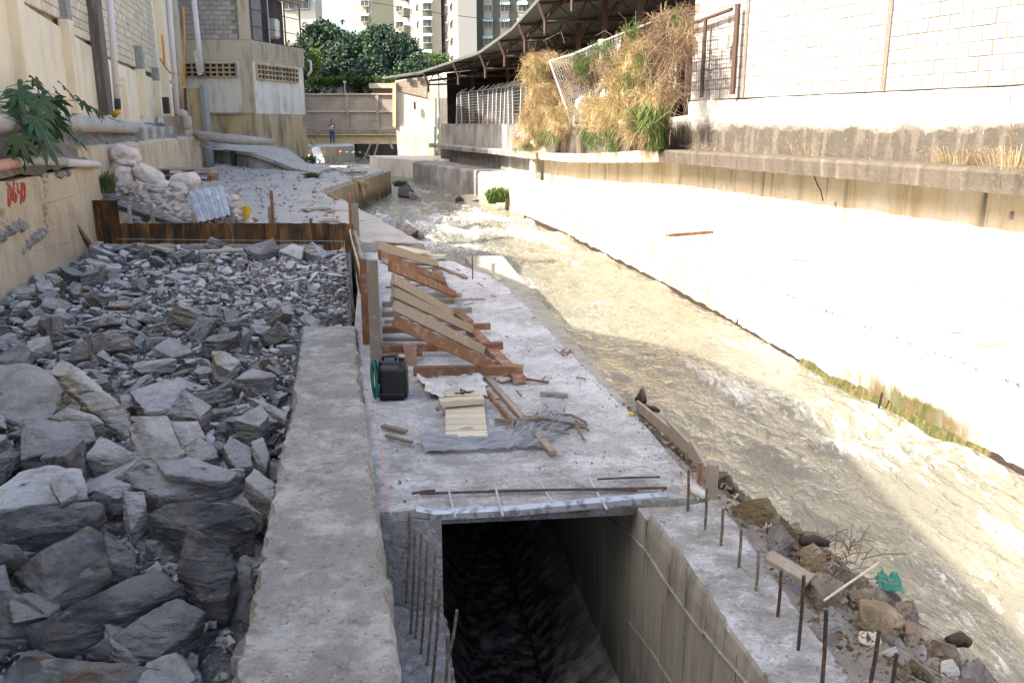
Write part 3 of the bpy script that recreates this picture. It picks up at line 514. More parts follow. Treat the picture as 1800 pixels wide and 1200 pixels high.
upright(offs(WL[:5], .06), lambda y: ledz(y)-.1, lambda y: 2.88+.05*nz((0, y, 0), .8), .5, 'upper_band', M['right_band'], t)
upright(offs(WL[4:8], .06), lambda y: ledz(y)-.1, lambda y: interp([(20, 2.6), (24, 2.35), (32, 2.38)], y), .4, 'upper_band', M['right_band'], t)
upright(offs(WL[7:], .06), lambda y: ledz(y)-.1, lambda y: 2.38, .4, 'upper_band', M['dirty_wall'], t)
# ledge in cast lengths
Ld = resample(LG, .12); cuts = [0, 7.6, 9.7, 14.2, 17.9, 20.1, 24.5, 28, 33, 50]
for c0, c1 in zip(cuts, cuts[1:]):
    seg = [p for p in Ld if c0 <= p.y < c1]; nx_ = [p for p in Ld if p.y >= c1][:1]
    if nx_ and seg: seg.append(seg[-1].lerp(nx_[0], .93))
    if len(seg) < 3: continue
    bk = offs(seg, .72); mb = MB(); secs = []
    for a, b in zip(seg, bk):
        th = interp([(0, .33), (20, .28), (30, .22), (45, .2)], a.y); j = .02*nz(a, 3)+.015*nz(a, 12); d = (b-a).normalized()
        secs.append([a+V(0, 0, -th+.02*nz(a, 6, 3))+d*(.03+j), a+V(0, 0, -.05)+d*j, a+d*(j+.03)+V(0, 0, .012*nz(a, 6)), b, b+V(0, 0, -th)])
    mb.loft(secs); mb.build('ledge', M['ledge'] if c0 < 20 else (M['right_low'] if c0 < 33 else M['dirty_wall']), t)
# recess at the near end under the ledge
a = PL(1695, 365, WL[1], WL[3]); 
# cracks, weep holes
mb = MB(); pa = [PL(x, y, WL[2], WL[3]) for x, y in ((1430, 305), (1437, 325), (1443, 335), (1447, 353))]; mb.tube([p+V(-.004, 0, 0) for p in pa], .01, 4); mb.build('crack', M['dark_in'], t)
for x, y in ((1318, 346), (1469, 360), (1779, 380)):
    q = PL(x, y, WL[2], WL[3]); MB().box(q, (.05, .05, .09)).build('weep_spout', M['crumb'], t)
MB().tube([(.78, 32.05, .3), (.80, 32.05, 1.2)], .14, 14).build('prop_post', M['whitewash'], t, smooth=True)
q = PL(1450, 372, WL[2], WL[3])

# ---------------- block wall above the retaining wall
def block_wall(nm, A, B, z0, z1, m, mm, label, cat, bl=.40, bh=.20, th=.12, gap=.012, holes=None, group=None, stuff=True, lim=300, facing=-1, mask=None):
    A = Vector((A[0], A[1], 0)); B = Vector((B[0], B[1], 0)); d = (B-A); L = d.length; d.normalize(); n = Vector((d.y, -d.x, 0))*facing; ang = math.atan2(d.y, d.x)
    t = thing(nm, (A.x, A.y, z0), label, cat, group)
    bkA = A-n*(th+.002); bkB = B-n*(th+.002)
    MB().loft([[p+V(0, 0, z0), p+V(0, 0, z1), p-n*.1+V(0, 0, z1), p-n*.1+V(0, 0, z0)] for p in (bkA+n*th, bkB+n*th)]).build('mortar', mm, t)
    pro = MB(); pro.box((0, 0, 0), (bl-gap*1.7, th*.5, bh-gap*.7)); pm = pro.build('block', m, t, bevel=.006); me = pm.data; bpy.data.objects.remove(pm)
    me.transform(Matrix.Translation(Vector(t['_w'])))
    cells = []
    for r in range(int((z1-z0)/bh)):
        x = -bl/2 if r % 2 else 0
        while x < L-.02:
            c = A+d*(x+bl/2)+V(0, 0, z0+bh*(r+.5))
            if (mask is None or mask(c)) and x > -.01: cells.append(c)
            x += bl
    vis = [c for c in cells if infr(c, 10)]; vis.sort(key=lambda c: proj(c)[2]); hid = [c for c in cells if not infr(c, 10)]+vis[lim:]
    rot = Matrix.Rotation(ang, 3, 'Z')
    for c in vis[:lim]:
        q = c-n*(th*.25-.004-random.uniform(0, .006)); inst('block', me, q, (random.uniform(-.008, .008), 0, ang), t)
    if hid:
        mb = MB()
        for c in hid: mb.box(c-n*(th*.25-.006), (bl-gap, th*.5, bh-gap), rot)
        o = mb.build('block_courses', m, t); o['kind'] = 'stuff'
    return t
BW = offs(LG, .70)
A2 = Vector(BW[4]); B2 = Vector(BW[2]); dd = (B2-A2); C2 = A2+dd*1.9
bwt = block_wall('block_wall', A2, C2, 2.9, 7.2, M['block_white'], M['mortar_white'], 'sunlit pale concrete block wall standing on the right retaining wall', 'wall', facing=1, bl=.41, bh=.205, gap=.02)
A3 = A2
# concrete joint strips in the block wall
for px in (1559, 1311):
    q = PL(px, 100, A2, B2); nn = Vector((B2.y-A2.y, -(B2.x-A2.x), 0)).normalized()
    MB().beam(Vector((q.x, q.y, 2.9))+nn*.01, Vector((q.x, q.y, 7.2))+nn*.01, .10, .05, up=nn).build('joint_strip', M['mortar_white'], bwt)

# ---------------- left: retaining wall, building facade
fX = lambda y: -4.5-.26*y
rX = lambda y: -5.1-.2*y
t = thing('retaining_wall', (rX(16), 16, 0), 'stained beige concrete retaining wall along the left of the rock fill with red graffiti', 'wall')
mb = MB(); secs = []
for i in range(90):
    y = lerp(4, 17.7, i/89); x = -4.85-.2*y; tz = 1.58+.03*nz((x, y, 0), 1.5)
    secs.append([(x-.9, y, -.5), (x-.9, y, tz), (x-.04, y, tz), (x+.03*nz((x, y, 3), 1.2), y, tz-.07), (x+.05*nz((x, y, 5), .9)+.02, y, .9), (x+.04*nz((x, y, 7), .9)+.04, y, .3), (x+.08, y, -.5)])
mb.loft(secs); nwall = mb; mb.build('near_wall', M['left_ret'], t)
mb = MB(); secs = []
for i in range(100):
    y = lerp(17.2, 32.5, i/99); x = rX(y)+.03*nz((0, y, 0), .7); tz = 1.93+.05*nz((x, y, 0), 1.0)
    secs.append([(x-1.2, y, -.5), (x-1.2, y, tz+.1), (x-.1, y, tz+.02), (x+.01*nz((x, y, 3), 2), y, tz-.05), (x+.03, y, 1), (x+.06, y, 0)])
mb.loft(secs); mb.build('far_wall', M['left_ret'], t)
# broken lumps and vertical scar on the near wall
rA, rB = (-4.85-.2*8, 8), (-4.85-.2*17, 17)
def lumps(pts, r, seed, name, m, parent, n=12):
    mb = MB(); rg = random.Random(seed)
    for k in range(n):
        i = rg.randrange(len(pts)-1); p = Vector(pts[i]).lerp(Vector(pts[i+1]), rg.random()); s = r*rg.uniform(.5, 1.1)
        bm = bmesh.new(); bmesh.ops.create_icosphere(bm, subdivisions=2, radius=s)
        for v in bm.verts: v.co = v.co*(1+.5*noise.noise(v.co*(1.5/r)+Vector((k, seed, 0)))); v.co += p
        mb.add([v.co.copy() for v in bm.verts], [tuple(v.index for v in f.verts) for f in bm.faces]); bm.free()
    return mb.build(name, m, parent)
lumps([PL(x, y, rA, rB) for x, y in ((-10, 420), (8, 408), (22, 400), (35, 398))], .10, 1, 'broken_edge', M['crumb'], t, 16)
lumps([PL(x, y, rA, rB) for x, y in ((35, 445), (50, 425), (74, 408))], .09, 2, 'broken_edge', M['crumb'], t, 16)
lumps([PL(x, y, rA, rB) for x, y in ((75, 310), (78, 350), (76, 385), (84, 410))], .055, 3, 'broken_edge', M['left_ret'], t, 18)
lumps([PL(x, y, rA, rB) for x, y in ((68, 308), (100, 308), (125, 304))], .06, 4, 'broken_edge', M['crumb'], t, 12)
lumps([PL(x, y, rA, rB) for x, y in ((-4, 365), (4, 375), (6, 392))], .10, 6, 'broken_edge', M['left_ret'], t, 8)
for a, b in (((83, 356), (128, 343)), ((84, 406), (126, 394)), ((20, 450), (125, 423))):
    a = PL(*a, rA, rB); b = PL(*b, rA, rB); MB().tube([a+V(.03, 0, 0), (a+b)/2+V(.03, 0, .01), b+V(.03, 0, 0)], .012, 5).build('board_seam', M['left_ret'], t)
# D640 in red
def strokes(name, sts, pf, r, m, parent):
    mb = MB()
    for s in sts:
        pts = resample([pf(*p) for p in s], .03); mb.tube(pts, r, 5)
    return mb.build(name, m, parent)
D = [[(12, 316), (14, 356), (16, 358)], [(12, 316), (17, 322), (19, 340), (16, 356)],
     [(24, 313), (22, 330), (23, 347), (27, 350), (28, 338), (24, 334)],
     [(29, 316), (31, 332), (36, 333)], [(36, 315), (36, 354)],
     [(40, 316), (38, 335), (40, 350), (43, 340), (43, 320), (40, 316)]]
from mathutils.bvhtree import BVHTree
bvh = BVHTree.FromPolygons([Vector(v) for v in nwall.v], nwall.f)
def gp(x, y):
    y = 316+(y-313)*.92+4; d = Vector(ray(x, y)).normalized(); h = bvh.ray_cast(Vector((0, 0, CH)), d); return (h[0] if h[0] else PL(x, y, rA, rB))
rg = random.Random(2)
for s_ in D:                       # each brush stroke a thin flat film of paint
    p_ = resample([gp(*q) for q in s_], .02); mb = MB()
    for a, b in zip(p_, p_[1:]): mb.beam(a+V(.012, -.004, 0), b+V(.012, -.004, 0)+(b-a)*.2, .042*rg.uniform(.75, 1.15), .014, up=(1, .2, 0))
    mb.build('graffiti', M['red'], t)
# dirt ledge between retaining wall and facade
def dz(X, Y, s): return lerp(interp([(4, 1.56), (17.5, 1.56), (18.5, 1.9), (33, 1.9)], Y), 2.55, (1-s)**1.1)
hf('dirt_ledge', lambda Y: fX(Y)-.1, lambda Y: (rX(Y) if Y > 17.7 else -4.85-.2*Y)-.12, 4, 33, lambda X, Y, s: lerp(2.5, interp([(4, 1.62), (17.5, 1.62), (18.5, 1.94), (33, 1.92)], Y), s**.8), 14, 160, M['dirt'], .07, 2.0, seed=14)

PROF = [(-8, 9.0), (1, 7.6), (5.6, 9.0), (8, 8.6), (9.6, 7.6), (11.7, 7.25), (13.5, 7.7), (15.7, 8.7), (18, 7.6), (19.8, 7.0), (22, 7.6), (27.7, 9.9), (30.8, 10.4), (31, 15), (38.6, 15)]  # unseen roof heights, shaped so their shadow edge falls across the river
fb = thing('factory_building', (fX(20), 20, 0), 'long cream plastered building with pilasters and exposed block courses along the left edge', 'building')
mb = MB()
for (a, b), (c, d) in zip(PROF, PROF[1:]):
    if c-a < .5: continue
    mb.loft([[(fX(y)-.14, y, -1), (fX(y)-.14, y, z), (fX(y)-16, y, z), (fX(y)-16, y, -1)] for y, z in ((a, b), (c, d))])
mb.build('wall', M['mortar'], fb)
ys = [lerp(4, 38.5, i/59) for i in range(60)]
mb.loft([[(fX(y)-.13, y, 2.3), (fX(y), y, 2.3), (fX(y)+.01*nz((0, y, 0), 1), y, interp([(4, 4.6), (15.3, 4.55), (17, 4.42), (21.5, 4.2), (22.5, 4.05), (27, 4.0), (33, 3.9), (33.2, 9)], y)), (fX(y)-.13, y, interp([(4, 4.6), (15.3, 4.55), (17, 4.42), (21.5, 4.2), (22.5, 4.05), (27, 4.0), (33, 3.9), (33.2, 9)], y))] for y in ys]).build('plaster', M['plaster'], fb)
ang = math.atan2(1, -.26)
pro = MB().box((0, 0, 0), (.385, .1, .185)).build('block', M['block'], bevel=.005); bme = pro.data; bme.transform(Matrix.Translation(Vector(pro['_w']))); bpy.data.objects.remove(pro)
cnt = 0; lst = []
for r in range(30):
    z = 3.9+.2*(r+.5); y = 14+(r % 2)*.19
    while y < 33:
        lo = interp([(15.3, 4.6), (17, 4.45), (21.5, 4.22), (22.5, 4.07), (27, 4.02), (33, 3.92)], y)
        c = V(fX(y)-.05, y, z)
        if z-.08 > lo and infr(c, 12): lst.append(c)
        y += .387
lst.sort(key=lambda c: proj(c)[2])
for c in lst[:290]:
    inst('block', bme, c+V(random.uniform(-.006, .006), 0, 0), (0, 0, ang), fb)
mb = MB(); rt = Matrix.Rotation(ang, 3, 'Z')
for c in lst[290:]: mb.box(c, (.385, .1, .185), rt)
if len(lst) > 290: mb.build('block_courses', M['block'], fb)['kind'] = 'stuff'
# pilasters (near side faces the camera)
def pil(y, wd, dp, z0, z1, m, nm='pilaster'):
    nrm = V(1, .26, 0).normalized(); al = V(-.26, 1, 0).normalized(); c = V(fX(y), y, 0)
    MB().beam(c+nrm*(dp/2-.02)+V(0, 0, z0), c+nrm*(dp/2-.02)+V(0, 0, z1), wd, dp+.04, up=nrm).build(nm, m, fb, bevel=.008)
def yF(px):  # place along the facade
    u = (px-900)/F
    return 4.5/(-u*CP-.26)
for px, wd, dp, z0, z1, mm in ((44, .42, .19, 2.6, 9, 'plaster'), (131, .42, .17, 2.6, 4.5, 'plaster'), (133, .42, .14, 4.5, 9, 'crumb'), (181, .7, .22, 2.6, 9, 'dirt_pil'), (221, .35, .15, 2.6, 3.65, 'plaster'), (250, .42, .22, 2.6, 4.05, 'plaster'), (251, .42, .2, 4.05, 4.75, 'crumb'), (276, .4, .22, 2.6, 3.85, 'plaster'), (277, .4, .2, 3.85, 4.3, 'crumb'), (292, .5, .3, 2.6, 9, 'plaster'), (313, .9, .4, 1.5, 9, 'beam'), (333, .4, .3, 1.2, 9, 'beam'), (342, .4, .3, 1.2, 9, 'beam')):
    pil(yF(px), wd, dp, z0, z1, M[mm], 'pilaster' if mm != 'beam' else 'column')
MB().box((fX(yF(290))+.25, yF(290)-.4, 3.05), (.25, .12, .6)).build('door_leaf', M['rust'], fb)
for z in (1.5,):
    MB().box((fX(31.5)+.75, 31.5, 2.2), (.7, .8, .9)).build('plinth', M['beam'], fb, bevel=.02)

# unseen tall building, added to shade the bridge
tag(MB().box((-27, 63, 6), (15, 26, 16)).build('added_shade_building', M['olive']), 'unseen building added behind the grey block house to shade the bridge', 'building')
# ---------------- grey block house on the left (front 40 m away)
hb = thing('block_house', (-11.6, 40, .7), 'two-storey grey block house with ventilation grilles and a mesh enclosed balcony', 'house')
FA, FB = V(-15.4, 40, 0), V(-11.6, 40, 0); SA, SB = V(-11.6, 40, 0), V(-10.35, 44.7, 0)
foot = [(-15.4, 40.06), (-11.66, 40.06), (-10.45, 44.7), (-15.4, 45)]
MB().prism(foot, .3, 2.83).build('base_wall', M['ochre_wall'], hb)
MB().prism(foot, 2.83, 5.12).build('wall', M['whitewash'], hb)
MB().prism([(-15.4, 40.02), (-11.6, 40.02), (-10.38, 44.7), (-15.4, 45)], 5.12, 6.0).build('beam', M['beam'], hb)
MB().prism([(-15.4, 40.16), (-11.75, 40.16), (-11.4, 41.2), (-12.6, 46), (-15.4, 46)], 6.0, 8.2).build('upper_wall', M['mortar'], hb)
MB().prism([(-15.6, 39.95), (-11.5, 39.95), (-10.2, 44.8), (-15.6, 45)], 8.2, 8.36).build('roof_slab', M['beam'], hb)
MB().box((-11.86, 40.06, 4.0), (.5, .16, 2.3)).build('corner_column', M['beam'], hb)
MB().box((-11.86, 40.1, 7.1), (.45, .22, 2.2)).build('corner_column', M['beam'], hb)
MB().box((-13.9, 40.0, 2.85), (3.5, .16, .06)).build('sill_course', M['crumb'], hb)
# grey blocks as parts
pro = MB().box((0, 0, 0), (.385, .08, .19)).build('block', M['block_grey'], bevel=.005); gme = pro.data; gme.transform(Matrix.Translation(Vector(pro['_w']))); bpy.data.objects.remove(pro)
for r in range(11):
    z = 6.02+.2*(r+.5); x = -15.2+(r % 2)*.2
    while x < -12.25: inst('block', gme, (x, 40.13+random.uniform(-.008, .008), z), (0, 0, 0), hb); x += .4
def grille(A, B, z0, z1, nc, nr, name='ventilation_grille'):
    A = Vector(A); B = Vector(B); d = (B-A); L = d.length; d.normalize(); n = V(d.y, -d.x, 0)
    o = MB(); o.loft([[p+n*.004+V(0, 0, z0), p+n*.004+V(0, 0, z1), p+n*.012+V(0, 0, z1), p+n*.012+V(0, 0, z0)] for p in (A, B)]); g = o.build(name, M['dark_in'], hb)  # dark sheet stands in for the shaded recess behind the bars
    mb = MB()
    for i in range(nc+1):
        q = A+d*(L*i/nc)+n*.05; mb.beam(q+V(0, 0, z0), q+V(0, 0, z1), .07, .08, up=n)
    for j in range(nr+1):
        z = lerp(z0, z1, j/nr); mb.beam(A+n*.056+V(0, 0, z), B+n*.056+V(0, 0, z), .1, .06, up=(0, 0, 1))
    f = mb.build('grille_bars', M['ochre_wall'], g)
grille((-14.9, 40.06, 0), (-12.35, 40.06, 0), 4.42, 5.0, 9, 3)
dS = (SB-SA).normalized(); nS = V(dS.y, -dS.x, 0)
sa = V(-11.66, 40.06, 0); grille(sa+dS*.35, sa+dS*4.1, 4.35, 4.98, 12, 3)
mb = MB()
for k in range(34):
    q = V(-11.6, 40.02, 0)+dS*(.1+k*.138)+nS*.01; mb.beam(q+V(0, 0, 5.2), q+V(0, 0, 5.95), .05, .05, up=nS)
mb.build('fluted_fascia', M['beam'], hb)
# balcony enclosure: bars and wire
MB().prism([(-12.6, 41.3), (-11.5, 41.4), (-11.2, 44.3), (-12.7, 45.6)], 6.0, 8.1).build('balcony_wall', M['dark_in'], hb)
bal = []
for k in (0.15, 1.6, 3.1, 4.6):
    q = V(-11.6, 40.05, 0)+dS*k; MB().tube([q+V(0, 0, 6.0), q+V(0, 0, 8.2-.08*k)], .035, 6).build('balcony_post', M['rust'] if k != 1.6 else M['post'], hb)
mb = MB()
for k in range(46):
    q = V(-11.62, 40.05, 0)+dS*(.15+k*.1); mb.beam(q+V(0, 0, 6.0), q+V(0, 0, 8.0), .008, .008, up=nS)
for z in (6.0, 6.6, 7.3, 8.0): mb.beam(V(-11.6, 40.05, z)+dS*.1, V(-11.6, 40.05, z)+dS*4.6, .03, .03)
mb.build('balcony_mesh', M['rust'], hb)['kind'] = 'stuff'
MB().box((-11.2, 42.5, 6.7), (.5, .6, .9)).build('water_tank', M['whitewash'], hb, bevel=.1)
# wall stub and its pilaster in front of the house
w_ = thing('wall_stub', (-12.7, 36.5, .6), 'short stained concrete wall end standing in front of the grey block house', 'wall')
MB().box((-13.3, 36.5, 2.0), (1.25, .35, 3.6)).build('panel', M['ochre_wall'], w_, bevel=.02); MB().box((-12.62, 36.4, 2.05), (.2, .5, 3.7)).build('pilaster', M['crumb'], w_, bevel=.02)
# ramp of concrete over rubble stone
tr = thing('stone_ramp_wall', P(430, 290, .7), 'low dark rubble stone wall capped with a concrete hump below the grey block house', 'wall')
fr = [P(335, 250, 1.55), P(350, 253, 1.5), P(440, 267, 1.3), P(480, 280, 1.0), P(520, 296, .68), P(560, 303, .55)]
bk = [P(335, 232, 2.05), P(350, 236, 1.95), P(460, 238, 1.85), P(500, 256, 1.3), P(540, 288, .75), P(600, 302, .5)]
mb = MB(); mb.loft([[a+V(0, 0, -.14), a+V(0, 0, -.02), a.lerp(b, .35)+V(0, 0, .14), b+V(0, 0, .1), b+V(0, 0, -.9)] for a, b in zip(resample(fr, .35)[:26], resample(bk, .35)[:26])]) if False else None
def rs(pts, n):
    L_ = [0]; pts = [Vector(p) for p in pts]
    for a, b in zip(pts, pts[1:]): L_.append(L_[-1]+(b-a).length)
    out = []
    for i in range(n+1):
        s = L_[-1]*i/n; k = 0
        while k < len(L_)-2 and L_[k+1] < s: k += 1
        out.append(pts[k].lerp(pts[k+1], (s-L_[k])/max(1e-6, L_[k+1]-L_[k])))
    return out
f2 = rs(fr, 40); b2 = rs(bk, 40); mb = MB()
mb.loft([[a+V(0, 0, -.16), a+V(0, -.04, -.02+.03*nz(a, 3)), a.lerp(b, .3)+V(0, 0, .13+.06*nz(a, 2)), a.lerp(b, .7)+V(0, 0, .14+.05*nz(b, 2)), b+V(0, 0, .02), b+V(0, 0, -1)] for a, b in zip(f2, b2)]); mb.build('concrete_cap', M['bank'], tr)
mb = MB(); mb.loft([[a+V(0, .02, -1.3), a+V(0, .12, -.14), a+V(0, .9, -.14), a+V(0, .9, -1.3)] for a in f2]); mb.build('rubble_masonry', M['dirty_wall'], tr)
rg = random.Random(4)
for px, py in ((372, 268), (395, 272), (410, 282), (430, 275), (455, 284), (470, 290), (385, 285), (420, 293), (445, 295)):
    q = P(px, py, 1.0); q = PL(px, py, fr[1], fr[3]) if True else q
    bm = bmesh.new(); bmesh.ops.create_icosphere(bm, subdivisions=1, radius=1)
    vs = [(v.co.x*.25+q.x, v.co.y*.08+q.y-.03, v.co.z*.13+q.z) for v in bm.verts]; fs = [tuple(v.index for v in f.verts) for f in bm.faces]; bm.free()
    MB().add(vs, fs).build('stone', M['dirt_pil'], tr)
for i, px in enumerate((354, 372, 411)):
    a = PL(px, 258+i*1.5, fr[0], fr[2])+V(0, -.12, 0); o = MB().tube([a, a+V(0, 0, -1.0)], .11, 12).build('drain_pipe', M['dkpipe'], smooth=False)
    tag(o, ('leftmost of the', 'middle of the', 'rightmost of the')[i]+' three dark upright drain pipes in front of the rubble stone wall', 'pipe', 'dark drain pipes by the ramp')
o = MB().tube([P(340, 250, 1.72), P(372, 262, 1.5), P(400, 262, 1.5), P(450, 268, 1.3)], .035, 8).build('thin_pipe', M['pvc_dirty']); tag(o, 'thin white pipe running over the dark drain pipes', 'pipe')
o = MB().tube([P(335, 236, 2.0), P(360, 240, 1.95), P(420, 246, 1.85), P(480, 250, 1.7)], [.16, .17, .17, .12], 12).build('buried_pipe', M['bank'], smooth=True); tag(o, 'thick cement covered pipe crossing in front of the wall stub', 'pipe')

# ---------------- man on the round pier
pr = thing('pier', P(575, 262, .5), 'low curved concrete pier with red marks under the standing man', 'pier')
pts = []
for i in range(15):
    a = lerp(-2.3, .55, i/14); pts.append((-12.4+1.45*math.cos(a)*1.25, 58.6+2.6*math.sin(a)))
poly = pts+[(-11.6, 64), (-14.5, 64), (-14.6, 57)]
MB().prism(poly, -.6, .92).build('pier_body', M['pier'], pr); MB().prism([(x*1.0, y+.02) for x, y in poly], .925, .96).build('pier_top', M['bank'], pr)
for k, sts in enumerate(([[(592, 264), (592, 271), (595, 271)]], [[(599, 263), (597, 267), (600, 268)], [(600, 263), (600, 272)]])):
    strokes('red_mark', sts, lambda x, y: PY(x, y, 55.95), .05, M['red'], pr)
def person():
    b = P(585, 253, .96); X, Y, Z = b
    t = thing('person', b, 'man in a white vest and blue jeans standing on the pier holding a white item', 'person')
    def skin(name, vs, es, rad, m, sub=2):
        me = bpy.data.meshes.new(name); me.from_pydata(vs, es, []); o = bpy.data.objects.new(name, me); col.objects.link(o); o.parent = t; o['_w'] = t['_w']
        sk = o.modifiers.new('s', 'SKIN'); 
        for v, r in zip(me.skin_vertices[0].data, rad): v.radius = (r, r)
        me.skin_vertices[0].data[0].use_root = True
        sb = o.modifiers.new('u', 'SUBSURF'); sb.levels = sb.render_levels = sub; me.materials.append(m); return o
    vs = [(0, 0, .93), (0, -.01, 1.12), (0, -.02, 1.38), (0, -.01, 1.47), (-.01, -.02, 1.56), (-.02, -.03, 1.66),
          (.17, -.02, 1.40), (.21, .02, 1.14), (.05, -.22, 1.10), (-.02, -.28, 1.11), (-.17, -.02, 1.40), (-.24, -.02, 1.15), (-.2, -.25, 1.08), (-.17, -.32, 1.09),
          (.08, 0, .88), (.09, 0, .5), (.09, .02, .09), (.09, -.13, .04), (-.08, 0, .88), (-.11, -.02, .5), (-.12, .02, .09), (-.13, -.13, .04)]
    es = [(0, 1), (1, 2), (2, 3), (3, 4), (4, 5), (2, 6), (6, 7), (7, 8), (8, 9), (2, 10), (10, 11), (11, 12), (12, 13), (0, 14), (14, 15), (15, 16), (16, 17), (0, 18), (18, 19), (19, 20), (20, 21)]
    rad = [.13, .12, .13, .055, .07, .085, .06, .045, .035, .03, .06, .045, .035, .03, .09, .06, .045, .035, .09, .06, .045, .035]
    skin('body', vs, es, rad, M['skin'])
    skin('shirt', [(0, 0, .95), (0, -.01, 1.12), (0, -.02, 1.36), (.1, -.02, 1.43), (-.1, -.02, 1.43)], [(0, 1), (1, 2), (2, 3), (2, 4)], [.15, .14, .15, .07, .07], M['shirt'])
    skin('sleeve', [(-.15, -.02, 1.41), (-.24, -.02, 1.18)], [(0, 1)], [.075, .06], M['redsleeve'], 1)
    skin('jeans', [(0, 0, .97), (.08, 0, .86), (.09, 0, .5), (.09, .02, .08), (-.08, 0, .86), (-.11, -.02, .5), (-.12, .02, .08)], [(0, 1), (1, 2), (2, 3), (0, 4), (4, 5), (5, 6)], [.145, .1, .078, .07, .1, .078, .07], M['jeans'])
    skin('hair', [(-.02, -.01, 1.68), (-.02, .0, 1.76)], [(0, 1)], [.09, .05], M['hair'], 1)
    for q in ((-.05, -.115, 1.67), (.01, -.115, 1.67)): MB().box(b+V(*q), (.02, .01, .012)).build('eye', M['hair'], t)
    o = MB().box(b+V(-.1, -.36, 1.11), (.16, .12, .05)).build('notepad', M['shirt']); tag(o, 'small white item held in the hands of the man on the pier', 'notepad')
person()
# stuff by the pier
o = MB(); 
a, b, c, d = PY(549, 260, 54), PY(561, 257, 54.4), PY(571, 286, 53), PY(556, 286, 53)
for k in range(7): o.beam(a.lerp(b, k/6.5), d.lerp(c, k/6.5), .06 if k % 2 else .1, .03+.02*(k % 2), up=(0, -1, .3))
tag(o.build('leaning_sheet', M['sheet']), 'narrow corrugated sheet leaning against the curved pier', 'sheet')
o = MB().tube([PY(551, 250, 56), PY(552, 249, 58)], .18, 14, caps=False).build('pipe_stub', M['dkpipe']); tag(o, 'dark open pipe end left of the leaning corrugated sheet', 'pipe')
o = MB().beam(PY(543, 272, 50), PY(556, 296, 46), .15, .03).build('leaning_plank', M['wood_grey']); tag(o, 'grey plank leaning on the corner of the block house base', 'plank')

# ---------------- road bridge
br = thing('road_bridge', (-12, 65, 1.2), 'road bridge with a brick parapet over a cream steel girder across the river', 'bridge')
MB().box((-12.6, 65.2, 3.2), (8.6, .3, 2.45)).build('parapet', M['farbrick'], br)
MB().box((-12.6, 65.15, 4.47), (8.7, .5, .1)).build('coping', M['beam'], br)
for x in (-15.2, -12.1, -9.9): MB().box((x, 65.0, 3.2), (.22, .14, 2.4)).build('parapet_pier', M['farbrick'], br)
MB().box((-12.6, 65.0, 3.25), (8.6, .06, .12)).build('string_course', M['beam'], br)
MB().box((-12.6, 67.5, 1.85), (8.6, 5.6, .25)).build('deck', M['beam'], br)
MB().box((-12.6, 64.6, 1.98), (8.7, .12, .06)).build('handrail', M['steel'], br)
for z, h, yy in ((1.62, .09, 64.5), (.98, .09, 64.5)): MB().box((-12.6, yy, z), (8.6, .4, h)).build('girder_flange', M['steel_beam'], br)
MB().box((-12.6, 64.62, 1.3), (8.6, .06, .56)).build('girder_web', M['steel_beam'], br)
MB().box((-12.6, 70, .0), (8, .3, 3)).build('abutment', M['dirty_wall'], br)
MB().box((-14.6, 68, .2), (3.4, .3, 3)).build('abutment', M['beam'], br)
for x in (-13.9, -13.0, -12.1): MB().box((x, 67.7, .2), (.14, .2, 2.2)).build('trestle_post', M['dark_in'], br)
for i, (a, b, z) in enumerate((((655, 286), (665, 250), 62), ((640, 280), (652, 252), 63), ((690, 262), (684, 245), 61))):
    o = MB().beam(PY(*a, z), PY(*b, z+.3), .16, .06).build('timber_prop', M['wood_grey']); tag(o, ('longest leaning timber prop in the dark bridge opening', 'pale slanting board under the bridge beside the dark opening', 'short timber prop against the tower foot by the bridge')[i], 'prop')

# street things beyond the bridge
tb = thing('billboard_fence', (-17, 78, 4), 'white fence banner with a red top edge and a dark round emblem behind the bridge', 'billboard')
x0 = PY(563, 170, 78).x; x1 = PY(648, 170, 78).x; zt = PY(600, 147, 78).z; zb = PY(600, 172, 78).z
MB().box(((x0+x1)/2, 78, (zt+zb)/2-.3), (x1-x0, .08, zt-zb+.6)).build('banner', M['banner'], tb)
for k in range(1, 6): MB().box((lerp(x0, x1, k/6), 77.9, (zt+zb)/2), (.05, .06, zt-zb)).build('banner_frame', M['rust'], tb)
c = PY(557, 155, 77.8); c = PY(556+12, 156, 77.8)
mb = MB(); mb.tube([c+V(.9*math.cos(a*.3), 0, .9*math.sin(a*.3)) for a in range(22)], .04, 5); mb.build('emblem_ring', M['rust'], tb)
mb = MB(); rg = random.Random(3)
for k in range(9): mb.box(c+V(rg.uniform(-.45, .45), 0, rg.uniform(-.35, .35)), (.2, .05, .12))
mb.build('emblem', M['weed'], tb)['kind'] = 'stuff'
MB().tube([PY(606, 180, 76), PY(606, 146, 76)], .06, 6).build('lamp_post', M['post'], tb); MB().tube([PY(606, 146, 76), PY(606, 143, 76)], .14, 8).build('lamp_globe', M['whitewash'], tb)
